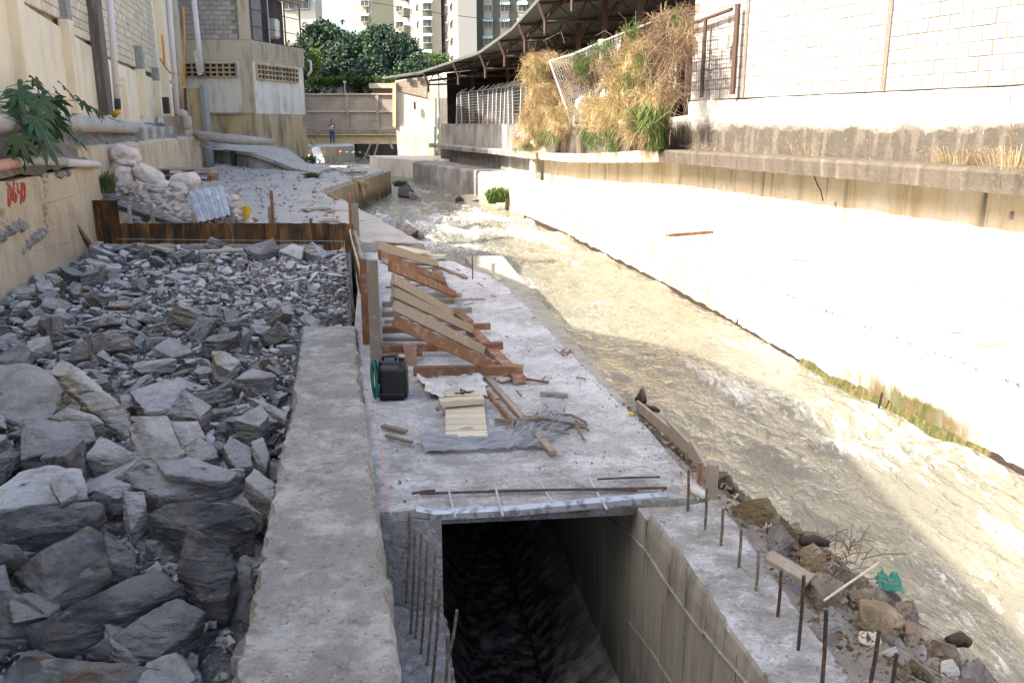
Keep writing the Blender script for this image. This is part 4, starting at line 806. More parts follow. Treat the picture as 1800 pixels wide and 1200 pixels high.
# small kiosk with red sign
kb = thing('kiosk', (-9.5, 74, 4), 'small beige kiosk with a red sign board above the bridge parapet', 'kiosk')
x0 = PY(658, 170, 76).x; x1 = PY(694, 170, 76).x
zk = PY(670, 152, 76).z; MB().box(((x0+x1)/2, 76, zk-1.5), (x1-x0, 1.5, 3.0)).build('kiosk_wall', M['cream'], kb); MB().box(((x0+x1)/2, 75.6, zk), (x1-x0+.4, 1.8, .4)).build('kiosk_roof', M['beam'], kb)
s0 = PY(662, 165, 75.1); s1 = PY(690, 170, 75.1); MB().box(((s0.x+s1.x)/2, 75.12, (s0.z+s1.z)/2+.05), (s1.x-s0.x, .08, .42)).build('red_sign', M['red'], kb)
strokes('sign_lettering', [[(670, 169), (670, 166), (673, 166), (672, 168), (670, 168)], [(675, 166), (675, 169), (678, 169)]], lambda x, y: PY(x, y, 75.02), .05, M['whitewash'], kb)

# ---------------- tower shed at the end of the bridge
tw = thing('end_wall_shed', (-5.6, 49.70, .9), 'sunlit cream wall of the shed end standing beside the bridge', 'shed')
def slabpoly(name, pxs, Y0, th, m, par):
    q = [PY(x, y, Y0) for x, y in pxs]; n = len(q)
    return MB().add([tuple(a) for a in q]+[(a.x, a.y+th, a.z) for a in q], [tuple(range(n)), tuple(range(n, 2*n))[::-1]]+[(i, n+i, n+(i+1) % n, (i+1) % n) for i in range(n)]).build(name, m, par)
slabpoly('lower_wall', [(696, 222), (763, 222), (763, 283), (700, 283)], 49.70, 1.2, M['whitewash'], tw)
slabpoly('upper_wall', [(695, 142), (751, 133), (751, 172), (764, 172), (764, 222), (695, 222)], 49.80, 1.2, M['whitewash'], tw)
slabpoly('brick_infill', [(698, 143), (750, 134), (750, 172), (698, 160)], 49.75, .04, M['farbrick'], tw)
slabpoly('white_panel', [(752, 131), (797, 123), (797, 172), (752, 172)], 49.50, .05, M['whitewash'], tw)
slabpoly('quoin', [(690, 146), (696, 144), (696, 226), (690, 222)], 49.60, 1.0, M['steel_beam'], tw)
slabpoly('side_wall', [(764, 172), (797, 172), (797, 224), (764, 224)], 49.40, .3, M['dirty_wall'], tw)
MB().tube([PY(770, 128, 49), PY(771, 200, 49), PY(770, 235, 48), PY(768, 262, 45)], .06, 8).build('downpipe', M['pvc_dirty'], tw)
for x, y in ((720, 136), (738, 134)): MB().box(PY(x, y+4, 49.65), (.3, .06, .3)).build('wall_vent', M['dark_in'], tw)
q = PY(729, 186, 49.60); MB().box(q, (.12, .05, .4)).build('wall_hole', M['dark_in'], tw)

# ---------------- long open shed on the right
sh = thing('open_shed', (4, 35, 2.4), 'long open-sided steel shed with a sagging zinc roof and dark interior behind the river fence', 'shed')
EV = [(-6.9, 47.6, 4.72), (-4.4, 42.6, 4.72), (-1.25, 35, 5.05), (0, 31, 5.5), (1.15, 26, 6.18), (2.9, 20.2, 7.0), (4.6, 14, 7.6)]
Ev = resample(EV, .5); Bk = [p+V(12, 3.4, 1.3) for p in Ev]
mb = MB(); mb.loft([[a, a+V(0, 0, .07), b+V(0, 0, .07), b] for a, b in zip(Ev, Bk)]); mb.build('roof', M['roofsheet'], sh)
mb = MB(); mb.loft([[a+V(-.03, 0, -.03), a+V(-.03, 0, .075), a+V(.02, 0, .075), a+V(.02, 0, -.03)] for a in Ev]); mb.build('eaves_gutter', M['vine'] if False else M['roofsheet'], sh)
for s_, r_, dzz in ((.06, .05, .12), (.2, .06, .35), (.45, .06, .5)):
    mb = MB(); pts = [a.lerp(b, s_)+V(0, 0, -dzz) for a, b in zip(Ev, Bk)]; mb.tube(pts, r_, 5); mb.build('purlin', M['rust'], sh)
for Y in (42, 38, 35, 32.5, 30, 27.5, 25, 22.8, 20.5):
    x = interp([(p[1], p[0]) for p in EV[::-1]], Y); z = interp([(p[1], p[2]) for p in EV[::-1]], Y)
    mb = MB(); a = V(x, Y, z-.08); b = a+V(9, 2.5, .95); mb.tube([a, b], .05, 5); a2 = a+V(.2, .05, -.5) ; b2 = b+V(0, 0, -1.1); mb.tube([a2, b2], .045, 5); n_ = 9; mb.tube([a2, a], .05, 5)
    for k in range(n_): mb.tube([a2.lerp(b2, k/n_), a.lerp(b, (k+.5)/n_)], .022, 4); mb.tube([a.lerp(b, (k+.5)/n_), a2.lerp(b2, (k+1)/n_)], .022, 4)
    mb.tube([a2+V(0, 0, .1), a2+V(0, 0, -.35)], .05, 5)
    mb.build('truss', M['rust'], sh)
for Y in (41, 37, 34.5, 32, 29.6, 27, 24.4, 21.6):
    x = interp([(p[1], p[0]) for p in EV[::-1]], Y)+1.9; zt_ = interp([(p[1], p[2]) for p in EV[::-1]], Y)+.1; MB().box((x, Y+.5, (zt_+1.9)/2), (.16, .16, zt_-1.9)).build('column', M['rust'], sh)
for Y in (36, 31, 26): MB().box((interp([(p[1], p[0]) for p in EV[::-1]], Y)+6.0, Y+2, 3.2), (.2, .2, 4.2)).build('column', M['dark_in'], sh)
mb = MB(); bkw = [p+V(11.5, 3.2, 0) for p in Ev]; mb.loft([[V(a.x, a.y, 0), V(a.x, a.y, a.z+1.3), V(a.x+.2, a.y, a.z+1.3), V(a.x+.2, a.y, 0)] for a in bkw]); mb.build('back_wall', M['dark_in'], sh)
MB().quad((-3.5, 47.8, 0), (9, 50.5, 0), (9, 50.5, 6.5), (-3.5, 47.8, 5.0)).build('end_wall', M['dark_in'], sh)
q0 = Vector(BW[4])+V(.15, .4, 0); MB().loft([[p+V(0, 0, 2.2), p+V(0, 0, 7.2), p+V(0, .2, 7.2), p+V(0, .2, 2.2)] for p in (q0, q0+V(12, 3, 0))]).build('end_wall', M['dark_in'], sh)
tag(MB().prism([(wallx(y)+.55, y) for y in (20.2, 23, 26.4, 31.9, 35.8, 39.5, 43.2, 46)]+[(10, 50), (17, 24)], 1.5, 2.32).build('yard_floor', M['dirt']), **ST)
# clutter seen in the yard
rg = random.Random(12)
for k in range(12):
    Y = rg.uniform(30, 41); x = wallx(Y)+1.2+rg.random()*1.5; s = rg.uniform(.25, .6)
    bm = bmesh.new(); bmesh.ops.create_icosphere(bm, subdivisions=2, radius=s)
    vs = [v.co*(1+.5*noise.noise(v.co*3+Vector((k, 0, 0))))+V(x, Y, 2.32+s*.5) for v in bm.verts]; fs = [tuple(v.index for v in f.verts) for f in bm.faces]; bm.free()
    tag(MB().add(vs, fs).build('scrap_heap', M[('rag', 'sheet_old', 'rust')[k % 3]]), 'one of the lumpy scrap heaps lying in the dark yard behind the post fence', 'scrap', 'scrap heaps in the shed yard')

# ---------------- fences
FLb = offs(LG, .62)
def fx(Y): return interp([(p[1], p[0]) for p in FLb], Y)
pxs = [802, 812, 826, 842, 849, 857, 865, 872, 879, 886, 894, 902, 914, 924]
fn = thing('post_fence', (fx(36), 36, 2.38), 'row of pale steel posts with angled tips along the parapet before the shed', 'fence')
top = []
for i, px in enumerate(pxs):
    # solve Y on the fence line for this column
    lo, hi = 24, 46
    for _ in range(40):
        mid = (lo+hi)/2; c = proj((fx(mid), mid, 3))[0]
        if c > px: lo = mid
        else: hi = mid
    Y = lo; b = V(fx(Y), Y, 2.36); h = interp([(29, 1.85), (34, 1.55), (42, 1.35)], Y); l = random.uniform(-.06, .06)
    q = b+V(l, 0, h); top.append(q); MB().tube([b, q, q+V(.28, -.05, .2)], .032, 6).build('post', M['post'], fn)
MB().tube(top, .022, 5).build('top_rail', M['post'], fn)
mb = MB()
for k in range(len(top)-1):
    a = top[k]; b = top[k+1]; n_ = 7
    for i in range(n_): mb.beam(V(a.x, a.y, 2.4).lerp(V(b.x, b.y, 2.4), i/n_), a.lerp(b, i/n_), .006, .006)
    for j in range(12): mb.beam(V(a.x, a.y, lerp(2.4, a.z, j/12)), V(b.x, b.y, lerp(2.4, b.z, j/12)), .006, .006)
mb.build('wire_mesh', M['post'], fn)['kind'] = 'stuff'
# frame fence against the block wall
f2_ = thing('frame_fence', PL(1246, 170, A2, B2)+V(-.2, 0, 0), 'rusty pipe frame fence with two posts and a sloping rail against the block wall', 'fence')
for px, a, b, r in ((1198, 100, 178, .035), (1246, 36, 172, .045), (1301, 10, 166, .06)):
    q0 = PL(px-1, b, A2, B2); q1 = PL(px, a, A2, B2); q1.x, q1.y = q0.x, q0.y; off = V(-.16, -.05, 0)
    MB().tube([q0+off, q1+off], r, 8).build('post', M['rust'] if px > 1200 else M['post'], f2_)
MB().tube([PL(x, y, A2, B2)+V(-.16, -.05, 0) for x, y in ((1195, 52), (1222, 43), (1246, 36), (1299, 17))], .04, 8).build('rail', M['rust'], f2_)
mb = MB()
for k in range(30):
    x = 1198+k*3.4; mb.tube([PL(x, lerp(52, 17, (x-1195)/104)+2, A2, B2)+V(-.16, -.05, 0), PL(x+1, 168, A2, B2)+V(-.16, -.05, 0)], .0035, 3)
for k in range(16):
    y = 60+k*7; mb.tube([PL(1180, y, A2, B2)+V(-.16, -.05, 0), PL(1299, y-12, A2, B2)+V(-.16, -.05, 0)], .0035, 3)
mb.build('wire_mesh', M['rust'], f2_)['kind'] = 'stuff'
MB().box(PL(1292, 75, A2, B2)+V(-.22, 0, 0), (.22, .04, .26)).build('notice_plate', M['block_white'], f2_)
# collapsed chain link panel
cf = thing('collapsed_fence', (1.4, 27.5, 2.4), 'fallen chain link fence panel hanging outward over the ledge among dry weeds', 'fence')
A0, A1, A2_, A3_ = PY(966, 108, 27.2), PY(1004, 214, 26.6), PY(1092, 60, 24.6), PY(1085, 200, 25)
MB().tube([A0, A1], .03, 6).build('post', M['post'], cf); MB().tube([A0, PY(1010, 95, 26.4), PY(1050, 77, 25.6), A2_, PY(1150, 38, 23)], .025, 6).build('rail', M['post'], cf)
MB().tube([PY(1058, 70, 25.4), PY(1062, 140, 25.3), PY(1048, 165, 25.2)], [.12, .09, .04], 7).build('torn_cloth', M['tarp'], cf)
for a, b in (((1030, 92), (1050, 170)), ((1084, 58), (1088, 150)), ((1118, 20), (1116, 120)), ((1135, 60), (1150, 180))): MB().tube([PY(*a, 25.6), PY(*b, 25.6)], .02, 5).build('post', M['post'], cf)
mb = MB(); n_ = 26
for i in range(n_+1):
    for (p, q, r, s) in ((A0, A2_, A1, A3_),):
        u = i/n_; mb.tube([p.lerp(q, u), r.lerp(s, u)], .004, 3); mb.tube([p.lerp(r, u), q.lerp(s, u)], .004, 3)
        u2 = min(1, u+.35); mb.tube([p.lerp(q, u), r.lerp(s, u2)], .004, 3); mb.tube([p.lerp(q, u2), r.lerp(s, u)], .004, 3)
mb.build('wire_mesh', M['post'], cf)['kind'] = 'stuff'

# ---------------- apartment towers
def tower(nm, label, xa, xb, Y, cols, zt, olive_front, sidepx=None, wside=0):
    xL = PY(xa, 60, Y).x; xR = PY(xb, 60, Y).x; b = thing(nm, ((xL+xR)/2, Y, 0), label, 'apartment building')
    MB().box(((xL+xR)/2, Y+8, zt/2), (xR-xL, 16, zt)).build('wall', olive_front, b)
    return b, xL, xR
Ya = 150
ap, xL, xR = tower('apartment_tower', 'apartment tower with olive piers, cream window columns and striped awnings above the shed roof', 805, 1010, Ya, 5, 42, M['olive'])
st = 29.5/1500*Ya*1.0
pane = MB().box((0, 0, 0), (1.35, .1, 1.0)).build('window', M['glass']); pme = pane.data; pme.transform(Matrix.Translation(Vector(pane['_w']))); bpy.data.objects.remove(pane)
fr_ = MB()
for z in (-.52, .52): fr_.box((0, 0, z), (1.5, .12, .09))
for x in (-.72, 0, .72): fr_.box((x, 0, 0), (.07, .12, 1.04))
pf = fr_.build('window_frame', M['aptwhite']); fme = pf.data; fme.transform(Matrix.Translation(Vector(pf['_w']))); bpy.data.objects.remove(pf)
aw = MB().add([(-.85, .1, .25), (.85, .1, .25), (.85, -.7, -.2), (-.85, -.7, -.2), (-.85, .1, .2), (.85, .1, .2), (.85, -.7, -.28), (-.85, -.7, -.28)], [(0, 1, 2, 3), (7, 6, 5, 4), (0, 4, 5, 1), (1, 5, 6, 2), (2, 6, 7, 3), (3, 7, 4, 0)]).build('awning', M['awning']); ame = aw.data; ame.transform(Matrix.Translation(Vector(aw['_w']))); bpy.data.objects.remove(aw)
def winpart(parent, c, rot=0, awn=True):
    w1 = inst('window', pme, c, (0, 0, rot), parent); w1['_w'] = parent['_w']
    f1 = bpy.data.objects.new('window_frame', fme); col.objects.link(f1); f1.parent = w1; f1.location = (0, -.04, 0)
    if awn: a1 = inst('awning', ame, Vector(c)+Matrix.Rotation(rot, 3, 'Z') @ V(0, -.15, .75), (0, 0, rot), parent)
for i, px in enumerate((828, 858, 887, 918, 952, 985)):
    cx = PY(px, 60, Ya).x; wd = 1.45 if px < 940 else 2.2; MB().box((cx, Ya-.06, 21), (wd, .14, 42)).build('window_column', M['cream'], ap)
    for k in range(-1, 6):
        c = PY(px, 15+k*29.5, Ya-.2)
        if 12 < c.z < 42: winpart(ap, c, 0, awn=(k > 0 or i > 1) and not (i == 0 and k == 4))
# white side wings turned to the sun
for x0, x1, Yw in ((762, 805, 146), (708, 744, 152)):
    q0 = PY(x0, 60, Yw+16); q1 = PY(x1, 60, Yw); d = (q1-q0).normalized(); n = V(d.y, -d.x, 0)
    MB().prism([(q0.x, q0.y), (q1.x, q1.y), (q1.x+3, q1.y+1), (q0.x+3, q0.y+14)], 0, 42).build('side_wing', M['aptwhite'], ap)
    rot = math.atan2(d.y, d.x)
    for k in range(-1, 5):
        for f in (.25, .5, .78):
            q = q0.lerp(q1, f); z = PY(x0, 24+k*29.5, Yw+10).z
            if 12 < z < 42: winpart(ap, V(q.x, q.y, z)+n*.06, rot, f != .5)
        q = q0.lerp(q1, .35); MB().beam(V(q.x, q.y, PY(x0, 30+k*29.5, Yw+10).z)+n*.6, V(q.x, q.y, PY(x0, 16+k*29.5, Yw+10).z)+n*.6, 2.4, 1.2, up=n).build('balcony_box', M['olive'], ap)
b2t, xl2, xr2 = tower('apartment_tower', 'narrow olive tower slab between the white balcony wings', 743, 758, 151, 1, 42, M['olive'])
b3t, xl3, xr3 = tower('apartment_tower', 'farther olive apartment tower with yellowish window bays at the left of the group', 655, 697, 168, 1, 46, M['olive'])
MB().box((PY(644, 60, 170).x, 171, 22), (2.6, 3, 46)).build('end_wall', M['aptwhite'], b3t); MB().box((PY(703, 60, 168).x, 168.4, 22), (2.0, 1, 46)).build('bay_column', M['cream'], b3t)
MB().box((PY(640, 60, 170).x, 170, 22), (1.5, 2, 46)).build('bay_column', M['cream'], b3t)
for k in range(-1, 5):
    c = PY(703, 16+k*28, 167.7); winpart(b3t, c, 0, k > 0)
    c = PY(641, 6+k*28, 168.8); winpart(b3t, c, 0, k > 0)
    c = PY(751, 12+k*29, 150.7)
    if c.z > 12: winpart(b2t, c)
bl = thing('pale_tower', (PY(505, 10, 110).x, 110, 0), 'pale building with dark windows peeking over the grey block house', 'building')
q = PY(520, 5, 110); MB().box((q.x, 112, 9), (4.6, 4, 19)).build('wall', M['aptwhite'], bl); winpart(bl, PY(532, 8, 109.9)); winpart(bl, PY(508, 9, 109.9))
# hanging cable
pts = [PY(lerp(640, 960, t_), 2+40*t_-18*math.sin(math.pi*t_)*-.3, 100) for t_ in [i/20 for i in range(21)]]
tag(MB().tube(pts, .03, 4).build('overhead_cable', M['cable']), 'thin dark cable sagging in front of the apartment towers', 'cable')
# ---------------- slate rocks
def rockbm(pts, bev, rough, seed, cuts=2):
    bm = bmesh.new(); vs = [bm.verts.new(p) for p in pts]
    r_ = bmesh.ops.convex_hull(bm, input=vs)
    dead = [e for e in set(r_['geom_interior']+r_['geom_unused']) if isinstance(e, bmesh.types.BMVert)]
    bmesh.ops.delete(bm, geom=dead, context='VERTS')
    bmesh.ops.bevel(bm, geom=bm.edges[:], offset=bev, segments=1, affect='EDGES', clamp_overlap=True)
    bmesh.ops.triangulate(bm, faces=bm.faces[:])
    for c in range(cuts):
        L = sorted(bm.edges, key=lambda e: -e.calc_length()); mx = L[0].calc_length()
        es = [e for e in bm.edges if e.calc_length() > max(mx*.42, rough*1.2)]
        bmesh.ops.subdivide_edges(bm, edges=es, cuts=1); bmesh.ops.triangulate(bm, faces=[f for f in bm.faces if len(f.verts) > 3])
    bm.normal_update()
    ra_ = random.Random(int(seed*10)+1); axs = Vector((ra_.gauss(0, .25), ra_.gauss(0, .25), 1)).normalized()
    for v in bm.verts:
        p = v.co; f = 1/max(rough*9, .02); q = Vector((p.x, p.y, p.z*2.4))
        v.co = p+v.normal*rough*(noise.noise(q*f*.6+Vector((seed, 0, 0)))*1.1+noise.noise(q*f*1.7+Vector((0, seed, 0)))*.6)
        zz = p.dot(axs)*(.42/max(rough, .003))+1.5*noise.noise(p*(.03/max(rough, .003))+Vector((seed, 1, 2))); fr = zz-math.floor(zz); sd = noise.noise(Vector((math.floor(zz)*3.7, seed, 0)))
        v.co += Vector((v.normal.x, v.normal.y, 0))*rough*(1.15*sd-.35*(fr > .8))
    return bm
def bigrock(pts, h, label, seed, shift=0, m='slate', name='rock', inset=.86):
    if m == 'bankrock' and pts[0][0] > 1200: pts = [(a, b, z+.1) for a, b, z in pts]
    P3 = [P(*q) for q in pts]; rj = random.Random(seed+9)
    sz_ = max((a-b).length for a in P3 for b in P3)
    for p in P3: p.z += rj.uniform(-.05, .05)*sz_
    P3.append(sum(P3, Vector())/len(P3)+V(0, 0, .05*sz_)); c = sum(P3, Vector())/len(P3); allp = list(P3)
    rg = random.Random(seed)
    for p in P3:
        q = c+(p-c)*rg.uniform(inset-.08, inset+.1); q.z = p.z-h*rg.uniform(.75, 1.15); q.y += shift; allp.append(q)
        q = p.copy(); q.z -= h*rg.uniform(.3, .6); q += (p-c)*rg.uniform(-.05, .05); allp.append(q)
    size = max((a-b).length for a in P3 for b in P3)
    bm = rockbm(allp, size*.010, size*.015, seed, 6 if size > .25 else 4)
    me = bpy.data.meshes.new(name); o0 = Vector((c.x, c.y, min(p.z for p in allp)))
    for v in bm.verts: v.co -= o0
    bm.to_mesh(me); bm.free(); me.materials.append(M[m]); o = bpy.data.objects.new(name, me); col.objects.link(o); o.location = o0
    tag(o, label, 'rock'); return o
BR = [
 ([(-10, 637, .12), (46, 640, .12), (117, 669, .08), (103, 701, .02), (65, 745, -.05), (-10, 722, .0)], .28, 'large flat brown grey slate block tilted to the left at the left edge'),
 ([(87, 647, .28), (107, 633, .3), (135, 647, .26), (231, 733, .02), (224, 756, -.03), (192, 742, .0), (117, 665, .2)], .12, 'long narrow slate slab leaning steeply down to the right in the left foreground'),
 ([(226, 742, .14), (250, 732, .18), (294, 733, .18), (325, 802, .02), (280, 824, -.02), (238, 806, .0)], .22, 'upright grey slate block with white veins right of the narrow leaning slab'),
 ([(38, 742, .14), (60, 736, .15), (158, 745, .12), (172, 768, .06), (120, 792, .02), (35, 800, .0)], .26, 'big smooth flat topped grey block below the narrow leaning slab'),
 ([(150, 797, .04), (176, 764, .1), (235, 793, .05), (253, 824, -.05), (213, 837, -.1)], .2, 'wedge shaped rusty brown rock between the smooth flat block and the veined upright block'),
 ([(216, 828, .05), (293, 826, .08), (432, 833, .08), (403, 868, -.02), (282, 882, -.06), (235, 856, -.02)], .26, 'wide pale topped slate block carrying the thin dark slab'),
 ([(275, 811, .16), (330, 804, .17), (421, 826, .15), (403, 842, .12), (293, 835, .12)], .06, 'thin dark slate slab lying on the wide pale topped block'),
 ([(-10, 925, -.12), (37, 896, -.04), (161, 881, -.02), (187, 885, -.02), (170, 914, -.1), (59, 938, -.16), (-10, 945, -.18)], .16, 'layered grey slate slab at the left edge below the gravelly patch'),
 ([(-10, 870, -.02), (33, 833, .02), (84, 818, .03), (146, 830, .02), (156, 872, -.05), (-10, 900, -.08)], .14, 'dusty slab strewn with gravel at the left edge'),
 ([(86, 846, .06), (110, 841, .07), (137, 866, .04), (106, 883, .02)], .06, 'small pale stone lying on the gravel strewn slab'),
 ([(165, 863, .02), (194, 837, .08), (233, 848, .05), (208, 880, -.04)], .13, 'pale angular stone left of the wide pale topped block'),
 ([(218, 866, .04), (253, 866, .04), (258, 892, -.02), (231, 930, -.12), (216, 905, -.08)], .16, 'upright split grey stone below the wide pale topped block'),
 ([(255, 907, -.04), (304, 886, .04), (378, 881, .06), (436, 896, .02), (449, 914, -.04), (430, 930, -.1), (367, 930, -.08), (300, 921, -.06)], .22, 'long rounded slate boulder with a shadowed face beside the low wall'),
 ([(70, 965, -.1), (158, 929, -.02), (182, 943, -.04), (202, 998, -.18), (117, 1042, -.26), (81, 1062, -.3), (24, 998, -.22)], .16, 'broad brown and violet tilted slab in the left foreground'),
 ([(180, 929, .02), (205, 940, .02), (238, 976, -.06), (235, 1000, -.12), (194, 987, -.08)], .1, 'rough crumbly grey stone resting on the broad brown slab'),
 ([(330, 925, .02), (352, 940, .02), (403, 969, -.04), (416, 987, -.08), (396, 1046, -.22), (356, 1060, -.26), (312, 998, -.14), (325, 970, -.06)], .26, 'blocky grey boulder against the low wall in the foreground'),
 ([(46, 1092, -.28), (117, 1061, -.18), (271, 998, -.08), (326, 1017, -.1), (220, 1075, -.22), (136, 1108, -.3), (70, 1135, -.36)], .22, 'long dark slate slab slanting up to the right in the foreground'),
 ([(152, 1140, -.34), (220, 1108, -.26), (312, 1053, -.18), (359, 1072, -.2), (334, 1113, -.28), (282, 1150, -.34), (235, 1164, -.38)], .26, 'dark slate block with a white crusted face under the long dark slab'),
 ([(10, 1171, -.36), (44, 1145, -.3), (183, 1160, -.32), (290, 1174, -.34), (290, 1240, -.46), (-5, 1240, -.46)], .3, 'wide dark flat slate at the bottom edge'),
 ([(-10, 1031, -.2), (22, 1031, -.18), (77, 1072, -.26), (46, 1092, -.32), (44, 1112, -.34), (-10, 1116, -.36)], .2, 'dark slate slab at the left edge beside the long dark slab'),
 ([(-5, 951, -.1), (29, 954, -.1), (51, 980, -.16), (-5, 990, -.2)], .1, 'small dark pointed stone at the left edge under the layered slab'),
 ([(371, 616, .2), (396, 618, .18), (423, 637, .1), (405, 651, .06), (380, 640, .12)], .12, 'white quartz faced stone in the middle of the rock fill'),
 ([(228, 690, .1), (292, 665, .18), (327, 683, .14), (313, 722, .04), (256, 729, .02)], .18, 'smooth domed grey slab above the veined upright block'),
 ([(292, 729, .02), (320, 683, .2), (373, 715, .06), (352, 738, .0)], .14, 'fan shaped tan stone right of the smooth domed slab'),
 ([(409, 736, .08), (459, 713, .14), (473, 733, .08), (455, 752, .03)], .16, 'rounded grey stone near the low wall beyond the foreground'),
 ([(427, 437, .22), (480, 416, .42), (492, 438, .2), (455, 450, .12)], .3, 'pale pointed boulder on the far end of the fill before the formwork'),
 ([(489, 441, .2), (514, 428, .3), (535, 435, .24), (529, 454, .12)], .26, 'rounded boulder between the two pointed ones at the far end'),
 ([(533, 440, .2), (548, 424, .36), (582, 444, .16), (567, 453, .12)], .28, 'grey pyramidal boulder at the far right corner of the fill'),
 ([(299, 740, .06), (348, 742, .06), (361, 765, .0), (320, 784, -.04)], .16, 'dark flat stone right of the veined upright block'),
 ([(85, 732, .12), (117, 713, .18), (167, 726, .12), (185, 747, .04), (149, 750, .04)], .18, 'rounded rust streaked stone under the narrow leaning slab'),
 ([(432, 697, .12), (459, 699, .12), (505, 722, .03), (503, 737, .0), (470, 722, .04)], .08, 'flat dark plank shaped slate touching the low wall'),
 ([(316, 790, .04), (348, 768, .12), (373, 779, .08), (385, 803, -.0), (340, 812, .0)], .16, 'ochre crusted round stone behind the thin dark slab'),
 ([(405, 880, .0), (424, 868, .04), (462, 908, -.02), (448, 914, -.06)], .1, 'rust edged splinter of slate against the low wall'),
 ([(430, 840, .1), (448, 822, .12), (483, 846, .06), (478, 880, -.02), (452, 872, .0)], .18, 'pale broken stone wedged against the low wall'),
 ([(392, 790, .08), (404, 765, .12), (440, 786, .06), (444, 822, -.02), (412, 820, .0)], .16, 'upright grey stone in the group before the low wall'),
 ([(440, 775, .12), (462, 766, .12), (474, 796, .04), (468, 822, -.02), (448, 812, .0)], .16, 'squared dark stone touching the low wall in the middle ground'),
]
bigpoly = []
for k, (pts, h, lab) in enumerate(BR):
    bigrock(pts, h, lab, k+3, m='slate_dark' if sum(q[1] for q in pts)/len(pts) > 900 else 'slate'); bigpoly.append([(q[0], q[1]) for q in pts])
def inpoly(x, y, poly):
    c = False; j = len(poly)-1
    for i in range(len(poly)):
        if (poly[i][1] > y) != (poly[j][1] > y) and x < (poly[j][0]-poly[i][0])*(y-poly[i][1])/(poly[j][1]-poly[i][1]+1e-9)+poly[i][0]: c = not c
        j = i
    return c
# variants
VAR = []; VARL = []
for k in range(34):
    rg = random.Random(100+k); n = rg.randint(4, 6); th = rg.choice((.12, .15, .19, .25, .36)); asp = rg.uniform(.38, .85); pts = []
    for lay in (-.5, .5):
        a0 = rg.uniform(0, 6)
        for i in range(n):
            a = a0+i*2*math.pi/n+rg.uniform(-.35, .35); r_ = .5*rg.uniform(.62, 1.08)*(.92 if lay > 0 else 1)
            pts.append(Vector((math.cos(a)*r_, math.sin(a)*r_*asp, lay*th+rg.uniform(-.045, .045)+(.06*math.cos(a) if lay > 0 else 0))))
    bl = rockbm(pts, .02, .013, k*1.7+5, 0); VARL.append(([v.co.copy() for v in bl.verts], (bl.verts.index_update(), [tuple(v.index for v in f.verts) for f in bl.faces])[1])); bl.free()
    bm = rockbm(pts, .010, .017, k*1.7+5, 4); me = bpy.data.meshes.new('rock'); bm.to_mesh(me); bm.free(); me.materials.append(M['slate']); VAR.append((me, th))
rg = random.Random(77); cand = []; grid = {}
def bedz(X, Y): return rockZ(X, Y)
tries = 0
while tries < 26000:
    tries += 1; Y = 1.9+14.3*(rg.random()**.85); X = rg.uniform(rockL(Y)+.15, rockR(Y)-.06)
    fine = .55 if (Y > 10.5 and X > -5.2) else 1.0     # the finer patch beside the far form
    s = rg.choice((.24, .32, .4, .48, .56) if tries < 9000 else (.14, .18, .22, .28))*(1.15 if Y < 6 else 1)*fine*rg.uniform(.85, 1.2)
    if X+s*.5 > rockR(Y)+.02: continue
    px, py, t = proj((X, Y, .05))
    if t < .5 or px < -120 or py > 1320: continue
    if Y < 9.9 and any(inpoly(px, py, q) for q in bigpoly): continue
    gx, gy = int(X/.4), int(Y/.4); ok = True
    for i in (-1, 0, 1):
        for j in (-1, 0, 1):
            for (a, b, r_) in grid.get((gx+i, gy+j), ()):
                if (a-X)**2+(b-Y)**2 < (.33*(r_+s))**2: ok = False; break
    if not ok: continue
    grid.setdefault((gx, gy), []).append((X, Y, s)); cand.append((s/t, X, Y, s))
cand.sort(reverse=True)
print('rocks', len(cand))
stuffmb = MB()
SHORT = ['large tilted brown grey block', 'long narrow leaning slab', 'veined upright block', 'smooth flat topped block', 'rusty wedge rock', 'wide pale topped block', 'thin dark slab', 'layered grey slab', 'gravel strewn slab', 'small pale stone', 'pale angular stone', 'split grey stone', 'long rounded boulder', 'broad brown and violet slab', 'crumbly grey stone', 'blocky grey boulder', 'long dark slab', 'white crusted dark block', 'wide dark bottom slab', 'dark slab at the left edge', 'small dark pointed stone', 'white quartz stone', 'domed grey slab', 'fan shaped tan stone', 'rounded grey stone by the low wall', 'pale pointed far boulder', 'rounded far boulder', 'grey pyramidal boulder', 'dark flat stone', 'rust streaked round stone', 'flat plank shaped slate', 'ochre crusted stone', 'rust edged splinter', 'pale broken wedged stone', 'upright grey stone', 'squared dark stone']
ANCH = [(sum(q[0] for q in b[0])/len(b[0]), sum(q[1] for q in b[0])/len(b[0]), sh) for b, sh in zip(BR, SHORT)]
ANCH += [(582, 600, 'far end of the low wall'), (560, 520, 'near end of the side form'), (612, 480, 'middle of the side form'), (395, 452, 'long pale batten'), (280, 450, 'short pale plank'), (206, 541, 'brown board scrap'), (160, 450, 'foot of the prop board'), (40, 470, 'foot of the left wall'), (100, 520, 'left wall bend'), (20, 560, 'left frame edge'), (510, 640, 'middle of the low wall')]
